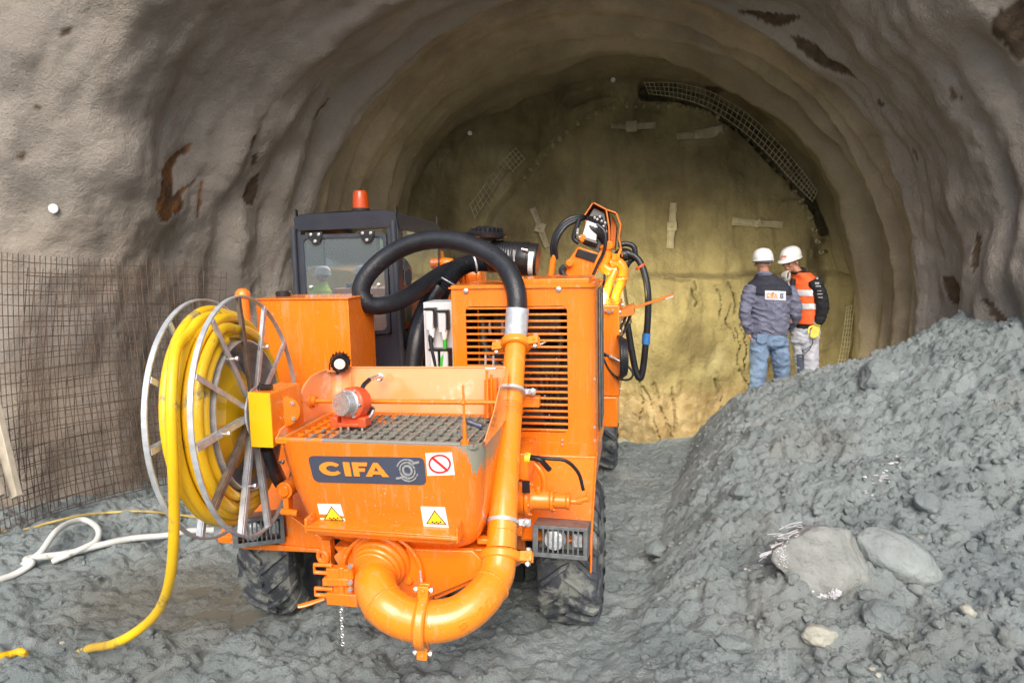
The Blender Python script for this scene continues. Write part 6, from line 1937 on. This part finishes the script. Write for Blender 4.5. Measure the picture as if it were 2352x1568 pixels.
def organic(name, mb, mat_, parent, voxel=.010, it=3, folds=0., fs_=9., seed=0):
    me = bpy.data.meshes.new('t'); me.from_pydata(mb.v, [], mb.f)
    bm = bmesh.new(); bm.from_mesh(me); bmesh.ops.recalc_face_normals(bm, faces=bm.faces); bm.to_mesh(me); bm.free()
    t = bpy.data.objects.new('t', me); COL.objects.link(t)
    md = t.modifiers.new('r', 'REMESH'); md.mode = 'VOXEL'; md.voxel_size = voxel
    ms = t.modifiers.new('s', 'SMOOTH'); ms.iterations = it; ms.factor = .5
    dg = bpy.context.evaluated_depsgraph_get(); dg.update()
    m2 = bpy.data.meshes.new_from_object(t.evaluated_get(dg))
    bpy.data.objects.remove(t)
    m2.name = name; m2.materials.clear(); m2.materials.append(M[mat_]); 
    if folds:
        off = Vector((seed * 7.7, seed, 0))
        nn = [v.normal.copy() for v in m2.vertices]
        for v, n_ in zip(m2.vertices, nn):
            c = v.co
            k = mnoise.noise(Vector((c.x * fs_ + .8 * c.z * fs_, c.y * fs_, c.z * fs_ * 1.7)) + off)
            k2 = mnoise.noise(Vector((c.x * fs_ * 2.3, c.y * fs_ * 2.3, c.z * fs_ * 3.1 - c.x * 14)) + off)
            v.co = c + n_ * (folds * ((1 - abs(k)) ** 2 * 1.3 - .6 + .35 * k2))
    m2.shade_smooth()
    o = bpy.data.objects.new(name, m2); COL.objects.link(o); o.parent = parent
    return o

def hand(mb, wrist, d, palm_n, scale=1., curl=.5, thumb_side=1):
    """five fingers, unequal and bent; d: direction of the hand, palm_n: palm normal (fingers curl towards it)"""
    d = d.normalized(); pn = (palm_n - d * palm_n.dot(d)).normalized(); s = d.cross(pn) * thumb_side
    L = .095 * scale
    loft(mb, [(wrist, s, .028 * scale, pn, .020 * scale), (wrist + d * L * .4, s, .038 * scale, pn, .018 * scale), (wrist + d * L, s, .042 * scale, pn, .015 * scale)], 12)
    for i, (off, ln) in enumerate(((.031, .070), (.0105, .080), (-.0105, .075), (-.031, .058))):
        b0 = wrist + d * L * .93 + s * off * scale
        an = 0; q = b0; ps = [b0 - d * .02, b0]
        for k, f in enumerate((.45, .32, .23)):
            an += curl * (.55 + .1 * i)
            q = q + (d * math.cos(an) + pn * math.sin(an)) * (ln * f * scale); ps.append(q)
        mb.tube(ps, [.0105 * scale, .0105 * scale, .010 * scale, .009 * scale, .0075 * scale], 8, sub=3)
    t0 = wrist + d * L * .35 + s * .030 * scale
    mb.tube([t0 - s * .015, t0 + (s * .8 + d * .6) * .03 * scale, t0 + (s * .8 + d * 1.2 + pn * .4) * .045 * scale, t0 + (s * .6 + d * 1.8 + pn * .8) * .048 * scale], [.013 * scale, .012 * scale, .0105 * scale, .009 * scale], 8, sub=3)

def head(mb, c, f, up):
    r = f.cross(up).normalized()
    mb.ball(c + up * .035 - f * .008, .095, (.80, 1.0, .98), 20, 14, (r, f, up))
    mb.ball(c - up * .035 + f * .022, .066, (.92, 1.0, 1.10), 18, 12, (r, f, up))
    mb.ball(c - up * .085 + f * .062, .026, (1.2, .8, .8), 12, 8, (r, f, up))          # chin
    mb.tube([c + f * .083 + up * .022, c + f * .104 - up * .006, c + f * .110 - up * .020, c + f * .088 - up * .030], [.009, .012, .014, .011], 10, sub=3)   # nose
    mb.tube([c + f * .078 + up * .034 - r * .045, c + f * .092 + up * .036, c + f * .078 + up * .034 + r * .045], .010, 8, sub=3)     # brow
    mb.tube([c + f * .078 - up * .052 - r * .024, c + f * .092 - up * .050, c + f * .078 - up * .052 + r * .024], .0075, 8, sub=3)
    for s in (-1, 1):
        mb.ball(c + r * s * .042 + f * .066 - up * .015, .024, (1, .8, .8), 10, 8, (r, f, up))
        mb.ball(c + r * s * .080 - f * .008 - up * .004, .026, (.35, .7, 1.15), 10, 8, (r, f, up))

def helmet(name, c, f, up, par):
    r = f.cross(up).normalized()
    mb = MB()
    seg = 36
    prof = [(1.0, 0.0), (1.01, .12), (.985, .32), (.93, .52), (.82, .72), (.64, .88), (.40, .97), (.18, 1.0)]
    vs = []
    for q, z in prof:
        for k in range(seg):
            a = 2 * PI * k / seg; cs, sn = math.cos(a), math.sin(a)
            ridge = 1 + .025 * math.exp(-(cs * q / .22) ** 2) * (z > .2)
            vs.append(c + r * (.112 * q * cs) + f * (.135 * q * sn) + up * (.125 * z * ridge))
    vs.append(c + up * .129)
    n = len(prof)
    fs = [(i * seg + k, i * seg + (k + 1) % seg, (i + 1) * seg + (k + 1) % seg, (i + 1) * seg + k) for i in range(n - 1) for k in range(seg)]
    fs += [((n - 1) * seg + k, (n - 1) * seg + (k + 1) % seg, n * seg) for k in range(seg)]
    mb.add(vs, fs)
    rim_o, rim_i, rim_u = [], [], []
    for k in range(seg):
        a = 2 * PI * k / seg; cs, sn = math.cos(a), math.sin(a)
        ext = .010 + .050 * max(0, sn) ** 3
        rim_o.append(c + r * ((.112 + ext * .6) * cs) + f * ((.135 + ext) * sn) - up * (.010 + .012 * max(0, sn) ** 2))
        rim_i.append(c + r * (.112 * cs) + f * (.135 * sn))
        rim_u.append(c + r * (.104 * cs) + f * (.126 * sn) - up * .004)
    b0 = rim_i + rim_o + [p - up * .004 for p in rim_o] + rim_u
    fs = []
    for k in range(seg):
        j = (k + 1) % seg
        for t in range(3): fs.append((t * seg + k, t * seg + j, (t + 1) * seg + j, (t + 1) * seg + k))
    mb.add(b0, fs)
    o = mb.build('helmet', 'helmet', par, smooth=50, fix=True)
    return o

def ex(a, b, t): return a.lerp(b, t)
UP = Vector((0, 0, 1))

# ------------------------------------------------ worker seen from behind
YA = 7.9
def A_(px, py, dy=0): return Q(px, py, YA + dy)
pA = thing('person', 'worker seen from behind in blue-grey jacket, jeans and white helmet, standing beside the muck heap', 'person')
fA = Vector((.42, .90, 0)).normalized(); rA = fA.cross(UP).normalized()
hA = A_(1752, 606)
mb = MB(); head(mb, hA, fA, UP)
loft(mb, [(A_(1764, 665), rA, .13, fA, .09), (A_(1757, 640), rA, .075, fA, .065), (A_(1754, 622), rA, .058, fA, .062), (hA - UP * .02 - fA * .01, rA, .055, fA, .06)], 16)
hand(mb, A_(1722, 757, .02), A_(1724, 778, .05) - A_(1722, 757, .02), rA, 1, .7, 1)
hand(mb, A_(1803, 752, .22), A_(1790, 758, .28) - A_(1803, 752, .22), -rA, 1, .8, -1)
mb.tube([A_(1712, 718), A_(1722, 758, .02)], [.045, .032], 12); mb.tube([A_(1826, 714), A_(1803, 752, .22)], [.045, .032], 12)
loft(mb, [(A_(1766, 775), rA, .15, fA, .10), (A_(1767, 730), rA, .15, fA, .095), (A_(1767, 690), rA, .17, fA, .10), (A_(1764, 655), rA, .17, fA, .09)], 16)
for s in (-1, 1): mb.tube([A_(1766 + s * 45, 662), A_(1766 + s * 55, 714), A_(1766 + s * 48, 740, .05)], [.05, .045, .04], 12)
for s, kx, ax_ in ((-1, 1744, 1739), (1, 1797, 1802)): mb.tube([A_(1767 + s * 18, 780), A_(kx, 855), A_(ax_, 945)], [.085, .055, .042], 12)
organic('body', mb, 'skin', pA, .008, 2)
mb = MB()
q = [(1764, 762, .205, .135), (1766, 748, .215, .145), (1767, 725, .215, .155), (1767, 695, .222, .16), (1766, 668, .235, .155), (1764, 652, .205, .135), (1760, 641, .13, .10), (1756, 630, .075, .08)]
loft(mb, [(A_(x, y), rA, a, fA, b_) for x, y, a, b_ in q], 28)
mb.tube([A_(1727, 660), A_(1716, 690, -.03), A_(1711, 720, -.04), A_(1715, 745, -.01), A_(1722, 760, .02)], [.080, .070, .064, .056, .048], 16, sub=4)
mb.tube([A_(1810, 662), A_(1822, 692, -.02), A_(1827, 718, .0), A_(1818, 740, .12), A_(1804, 752, .2)], [.082, .076, .072, .062, .052], 16, sub=4)
jk = organic('jacket', mb, 'jacket', pA, .009, 3, .016, 8, 1)
mb = MB(); loft(mb, [(A_(1766, 768), rA, .205, fA, .13), (A_(1766, 757), rA, .21, fA, .138)], 28); organic('waistband', mb, 'jacket', jk, .008, 1, .004, 12)
mb = MB()
q = [(1767, 676, .240, .168), (1766, 664, .240, .160), (1764, 650, .210, .141), (1760, 639, .137, .108), (1757, 631, .09, .09)]
loft(mb, [(A_(x, y), rA, a, fA, b_) for x, y, a, b_ in q], 28); organic('yoke', mb, 'yoke', jk, .009, 2, .010, 8, 1)
mb = MB(); mb.ring(A_(1755, 630), UP + fA * .3, .068, .022, 24, 8); organic('collar', mb, 'jacket', jk, .006, 1)
# badge on the back
def back(px, py, off):
    d = ray(px, py); o_ = Vector((0, 0, EYE)); dg = bpy.context.evaluated_depsgraph_get()
    hit, loc, n_, _ = jk.ray_cast(o_, d)
    return (loc if hit else Q(px, py, YA - .16)) - d.normalized() * off
bpy.context.view_layer.update()
mb = MB()
cs = [[back(1757 + 48 * i / 6, (667 + 2 * i / 6) * (1 - j / 3) + (688 + 2.5 * i / 6) * j / 3, .012) for j in range(4)] for i in range(7)]
vs = [p for r_ in cs for p in r_]; vs2 = [p + (p - Vector((0, 0, EYE))).normalized() * .02 for p in vs]
N_ = 28
fs = [(i * 4 + j, i * 4 + j + 1, (i + 1) * 4 + j + 1, (i + 1) * 4 + j) for i in range(6) for j in range(3)]
mb.add(vs, fs)
bd = mb.build('back_badge', 'badge', jk, smooth=60)
def Bf(x, y): return (1757 + 47 * x, 689 - 22 * y + 2 * x)
mb = MB()
def gb_(pts): mb.prism([back(*Bf(x, y), .018) for x, y in pts], (0, .004, 0))
_g = glyph
def glyph(mb_, pts, th=.004, off=.0052, f=Lm): mb_.prism([back(*Bf(x, y), .017) for x, y in pts], (0, .004, 0))
letters(mb, .08, .55, .25, .5)
mb.build('badge_letters', 'letter', bd, smooth=0, fix=True)
mb = MB(); swirl(mb, .82, .5, .10, .30); mb.build('badge_emblem', 'jacket', bd, smooth=0, fix=True)
glyph = _g
mb = MB()
loft(mb, [(A_(1766, 756), rA, .185, fA, .12), (A_(1766, 775), rA, .195, fA, .135), (A_(1766, 790), rA, .19, fA, .13), (A_(1767, 800), rA, .12, fA, .09)], 24)
mb.tube([A_(1747, 782), A_(1743, 820), A_(1741, 860), A_(1738, 900), A_(1737, 950)], [.112, .102, .090, .088, .085], 18, sub=3)
mb.tube([A_(1787, 782), A_(1793, 820), A_(1796, 860, .03), A_(1800, 900), A_(1803, 950)], [.112, .100, .088, .086, .084], 18, sub=3)
je = organic('jeans', mb, 'jeans', pA, .009, 3, .012, 8, 3)
mb = MB()
for x in (1750, 1782):
    c = A_(x, 779, -.13); mb.prism([c + rA * -.055 + UP * .055, c + rA * .055 + UP * .055, c + rA * .055 - UP * .03, c - UP * .06, c + rA * -.055 - UP * .03], fA * .03)
mb.build('back_pocket', 'jeans', je, bevel=.004)
for px in (1737, 1803):
    mb = MB(); c = A_(px, 958); mb.ball(c + fA * .04, .10, (.5, 1.3, .45), 16, 10, (rA, fA, UP)); mb.tube([c, c + UP * .12], [.055, .06], 14); organic('boot', mb, 'boot', pA, .01, 1)
hc = hA + UP * .052
he = helmet('helmet', hc, fA, (UP - fA * .06 - rA * .05).normalized(), pA)
mb = MB(); mb.ring(hc - UP * .018, UP, .103, .016, 28, 8, 1.0); mb.build('head_strap', 'strapgrey', he)
mb = MB(); mb.ball(hc - UP * .02 - fA * .01, .098, (.86, 1.03, .62), 18, 10, (rA, fA, UP)); mb.build('hair', 'hair', pA)

# ------------------------------------------------ worker in the orange vest
YB = 8.1
def B_(px, py, dy=0): return Q(px + 5, py, YB + dy)
pB = thing('person', 'worker in orange reflective vest, black jacket, pale trousers and white helmet, looking down', 'person')
fB = Vector((-.80, -.60, 0)).normalized(); rB = fB.cross(UP).normalized()      # rB: his right
fh = Vector((-.80, -.55, -.22)).normalized(); uh = (UP - fh * UP.dot(fh)).normalized(); rh = fh.cross(uh)
hB = B_(1811, 603)
mb = MB(); head(mb, hB, fh, uh)
loft(mb, [(B_(1846, 655), rB, .13, fB, .09), (B_(1834, 635), rB, .075, fB, .065), (B_(1824, 620), rB, .058, fB, .062), (hB - UP * .02 - fB * .02, rB, .055, fB, .06)], 16)
loft(mb, [(B_(1843, 775), rB, .14, fB, .10), (B_(1846, 730), rB, .14, fB, .095), (B_(1850, 690), rB, .16, fB, .10), (B_(1850, 655), rB, .16, fB, .09)], 16)
mb.tube([B_(1864, 650, -.13), B_(1883, 700, -.21), B_(1873, 745, -.19)], [.05, .045, .035], 12)
mb.tube([B_(1832, 650, .1), B_(1815, 686, .05), B_(1800, 650, -.05)], [.05, .045, .035], 12)
mb.tube([B_(1835, 780, .03), B_(1840, 850), B_(1846, 940)], [.07, .05, .04], 12); mb.tube([B_(1853, 780, -.05), B_(1858, 850, -.05), B_(1862, 940, -.04)], [.07, .05, .04], 12)
organic('body', mb, 'skin', pB, .007, 2)
mb = MB()
for s in (-1, 1): mb.ball(hB + rh * s * .031 + fh * .080 + uh * .012, .0115, (1.2, .7, .8), 10, 8, (rh, fh, uh))
mb.build('eyes', 'eye', pB)
mb = MB()
q = [(1843, 752, .175, .128, 0), (1845, 735, .178, .138, 0), (1847, 700, .180, .142, 0), (1848, 668, .182, .138, 0), (1846, 650, .168, .122, 0), (1842, 637, .125, .10, 0), (1832, 626, .08, .082, 0)]
loft(mb, [(B_(x, y), rB, a, fB, b_) for x, y, a, b_, _ in q], 28)
mb.tube([B_(1863, 645, -.13), B_(1876, 668, -.19), B_(1884, 700, -.22), B_(1882, 722, -.21), B_(1874, 742, -.19)], [.075, .072, .068, .060, .052], 16, sub=4)
mb.tube([B_(1832, 652, .12), B_(1822, 670, .12), B_(1812, 688, .08), B_(1806, 668, .0), B_(1800, 652, -.06)], [.075, .070, .064, .056, .048], 16, sub=4)
jb = organic('jacket', mb, 'blackcloth', pB, .009, 3, .014, 8, 5)
mb = MB(); mb.ring(B_(1829, 622), UP * 1 + fB * .4, .066, .020, 24, 8); organic('collar', mb, 'blackcloth', jb, .006, 1)
vq = [(1843, 742, .195, .150), (1845, 722, .198, .158), (1847, 695, .200, .162), (1848, 668, .200, .158), (1847, 650, .18, .140), (1842, 637, .135, .116), (1835, 626, .094, .100)]
mb = MB(); loft(mb, [(B_(x, y), rB, a, fB, b_) for x, y, a, b_ in vq], 32)
ve = organic('safety_vest', mb, 'vest', pB, .009, 2, .006, 7, 6)
mb = MB(); c = B_(1832, 690) + fB * .10
mb.tube([B_(1822, 640) + fB * .04, B_(1826, 690) + fB * .155, B_(1822, 742) + fB * .13], [.03, .035, .035], 12, sub=4, ell=1); organic('vest_opening', mb, 'blackcloth', ve, .008, 1)
for y0, y1 in ((664, 678), (695, 708)):
    mb = MB()
    def vv(y): return [np.interp(y, [k[1] for k in vq][::-1], [k[i] for k in vq][::-1]) for i in (0, 2, 3)]
    loft(mb, [(B_(vv(y)[0], y), rB, vv(y)[1] + .006, fB, vv(y)[2] + .006) for y in (y0, (y0 + y1) / 2, y1)], 32)
    organic('reflective_band', mb, 'reflect', ve, .007, 1, .006, 7, 6)
bpy.context.view_layer.update()
mb = MB()
for (px, py, w_, h_) in ((1868, 637, 12, 4), (1872, 648, 10, 5), (1874, 656, 12, 2.4), (1877, 667, 10, 2), (1878, 674, 12, 2), (1880, 682, 10, 2)):
    def sl(x, y):
        d = ray(x, y); hit, loc, _, _ = jb.ray_cast(Vector((0, 0, EYE)), d); return (loc if hit else Q(x, y, YB - .25)) - d.normalized() * .004
    n_ = 4
    for k in range(n_):
        x0 = px + w_ * k / n_; x1 = x0 + w_ / n_ * .72
        mb.add([sl(x0, py), sl(x1, py), sl(x1, py + h_), sl(x0, py + h_)], [(0, 1, 2, 3)])
mb.build('sleeve_print', 'print', jb, smooth=0)
mb = MB()
loft(mb, [(B_(1843, 742), rB, .165, fB, .12), (B_(1843, 765), rB, .175, fB, .13), (B_(1842, 785), rB, .165, fB, .12), (B_(1842, 795), rB, .10, fB, .08)], 24)
mb.tube([B_(1834, 775, .03), B_(1836, 815, .02), B_(1840, 850, .0), B_(1844, 900, .0), B_(1848, 950)], [.095, .088, .080, .078, .076], 18, sub=3)
mb.tube([B_(1852, 775, -.05), B_(1856, 815, -.06), B_(1858, 850, -.05), B_(1862, 900, -.04), B_(1865, 950, -.04)], [.100, .092, .084, .082, .080], 18, sub=3)
tb = organic('trousers', mb, 'trousers', pB, .009, 3, .011, 8, 8)
mb = MB()
bpy.context.view_layer.update()
def tl(x, y):
    d = ray(x, y); hit, loc, _, _ = tb.ray_cast(Vector((0, 0, EYE)), d); return (loc if hit else Q(x, y, YB - .1)) - d.normalized() * .005
gr_ = [[tl(1829 + 17 * i / 4 + j * .5, 813 + 46 * j / 5) for j in range(6)] for i in range(5)]
mb.add([p for r_ in gr_ for p in r_], [(i * 6 + j, i * 6 + j + 1, (i + 1) * 6 + j + 1, (i + 1) * 6 + j) for i in range(4) for j in range(5)])
mb.build('knee_patch', 'patch', tb, smooth=60)
mb = MB(); hand(mb, B_(1872, 742, -.19), B_(1864, 775, -.20) - B_(1872, 742, -.19), Vector((-.3, -1, 0)), 1.15, .45, 1)
mb.tube([B_(1875, 736, -.19), B_(1871, 748, -.19)], [.046, .040], 14)
gl = organic('glove', mb, 'glove', pB, .005, 1)
mb = MB(); mb.tube([B_(1875, 733, -.19), B_(1872, 744, -.19)], [.048, .044], 16); mb.build('glove_cuff', 'gloveg', gl)
mb = MB(); hand(mb, B_(1800, 652, -.07), B_(1793, 625, -.1) - B_(1800, 652, -.07), Vector((1, .3, 0)), 1.1, .9, -1)
mb.tube([B_(1801, 657, -.06), B_(1799, 648, -.07)], [.044, .038], 14)
organic('glove', mb, 'gloveg', pB, .005, 1)
mb = MB(); mb.tube([B_(1862, 778, -.22), B_(1860, 792, -.22), B_(1848, 800, -.2), B_(1838, 806, -.2), B_(1846, 810, -.2), B_(1858, 796, -.22)], .005, 6, sub=4)
gg = mb.build('safety_goggles', 'black'); tag(gg, 'black safety glasses dangling from the yellow glove', 'glasses')
for px in (1848, 1865):
    mb = MB(); c = B_(px, 962); mb.ball(c + fB * .04, .10, (.5, 1.3, .45), 16, 10, (rB, fB, UP)); mb.tube([c, c + UP * .12], [.055, .06], 14); organic('boot', mb, 'boot', pB, .01, 1)
hc = hB + uh * .058 - fh * .012
he = helmet('helmet', hc, fh, (uh - fh * .10).normalized(), pB)
mb = MB(); 
for k in range(4):
    c = hc + fh * (.131) + uh * .045 + rh * (-.028 + .018 * k); mb.obox(c, (.012, .004, .016), (rh, fh, uh))
mb.build('helmet_mark', 'vest', he)
mb = MB(); mb.ball(hc - uh * .02 - fh * .022, .094, (.86, 1.0, .60), 18, 10, (rh, fh, uh)); mb.build('hair', 'hair', pB)
# ================================================================== WHAT THE CAB WINDOW REFLECTS (outside the portal)
def copy_tree(o, parent=None):
    c = o.copy(); COL.objects.link(c); c.parent = parent
    for ch in list(o.children): copy_tree(ch, c)
    return c
M['hivis'] = pm('hi_vis_yellow', (.55, .80, .04), .7, var=.1, bump=.4, bs=15)
M['loader'] = pm('loader_yellow', (.75, .38, .03), .4, var=.08, coat=.3, dirt_or_sheen=(MUD, .15, 6))
M['darkred'] = pm('maroon_cloth', (.10, .015, .02), .85, var=.2)
def mirror_pt(px, py, dist):
    lc = MLI @ Vector((0, 0, EYE)); g = P(px, py, cv - .008); d = (g - lc); d.y = -d.y
    return g + d.normalized() * dist
def restyle(o, mp):
    for s_ in o.children:
        restyle(s_, mp)
        if s_.type == 'MESH' and s_.data.materials and s_.data.materials[0].name in mp:
            s_.data = s_.data.copy(); s_.data.materials[0] = M[mp[s_.data.materials[0].name]]
for px, mp, lb, dist, rot in ((728, {'jacket_blue_grey': 'hivis', 'jacket_navy': 'hivis', 'jeans_denim': 'navy'}, 'person in bright yellow hi-vis jacket and white helmet, mirrored in the cab window', 6.6, 1.9),
                          (814, {'jacket_blue_grey': 'darkred', 'jacket_navy': 'darkred', 'jeans_denim': 'blackcloth'}, 'person in dark clothes and white helmet, mirrored in the cab window', 6.2, 2.6)):
    c = copy_tree(pA); restyle(c, mp)
    q = ML @ mirror_pt(px, 640, dist); g = A_(1766, 962)
    c.matrix_world = Matrix.Translation((q.x, q.y, gz(q.x, q.y) + .02)) @ Matrix.Rotation(rot, 4, 'Z') @ Matrix.Translation((-g.x, -g.y, -g.z + .06))
    tag(c, lb, 'person')
# wheel loader
q = ML @ mirror_pt(800, 640, 12)
ldr = thing('wheel_loader', 'yellow wheel loader parked outside the portal, mirrored in the cab window', 'loader', Matrix.Translation((q.x, q.y, gz(q.x, q.y))) @ Matrix.Rotation(.5, 4, 'Z'))
mb = MB(); mb.prism([(-2.2, -1.0, .8), (2.0, -1.0, .8), (2.2, -1.0, 1.2), (2.0, -1.0, 1.9), (.2, -1.0, 2.0), (-.6, -1.0, 1.6), (-2.2, -1.0, 1.4)], (0, 2.0, 0)); mb.build('body', 'loader', ldr, bevel=.05)
mb = MB(); mb.box(-.9, .3, -.75, .75, 1.6, 1.9); mb.box(-.9, .3, -.75, .75, 2.95, 3.05)
for x in (-.88, .25): 
    for y in (-.73, .68): mb.box(x, x + .06, y, y + .06, 1.9, 2.95)
mb.build('cab', 'black', ldr, bevel=.01)
mb = MB(); mb.box(-.85, .26, -.70, .70, 1.9, 2.95); mb.build('window', 'glass', ldr)
mb = MB(); mb.prism([(-3.6, -1.2, .1), (-2.6, -1.2, .1), (-2.5, -1.2, 1.0), (-3.0, -1.2, .5)], (0, 2.4, 0)); mb.bar((-2.2, -.5, 1.3), (-2.7, -.5, .7), .2, .2); mb.bar((-2.2, .5, 1.3), (-2.7, .5, .7), .2, .2); mb.build('bucket', 'loader', ldr, bevel=.02)
for x in (-1.4, 1.3):
    for y in (-1.05, 1.05):
        t = first[0].copy(); COL.objects.link(t); t.parent = ldr; t.scale = (1.3, 1.75, 1.75); t.location = (x, y, .72); t.rotation_euler = (0, 0, PI / 2)
# green hills far behind the camera
hx = np.linspace(-260, 260, 160); hy = np.linspace(-60, -300, 60)
HX, HY = np.meshgrid(hx, hy, indexing='ij')
HZ = 42 * sstep(-60, -240, HY) * (1 + .5 * fbm(HX * .012, HY * .012, None, 4, 401)) + 3 * fbm(HX * .08, HY * .08, None, 3, 403) - 2
o = grid_obj('hills', np.stack([HX, HY, HZ], -1), None, [pm('meadow', (.13, .21, .08), .9, var=.4, vs=.05)])
tag(o, kind='structure')
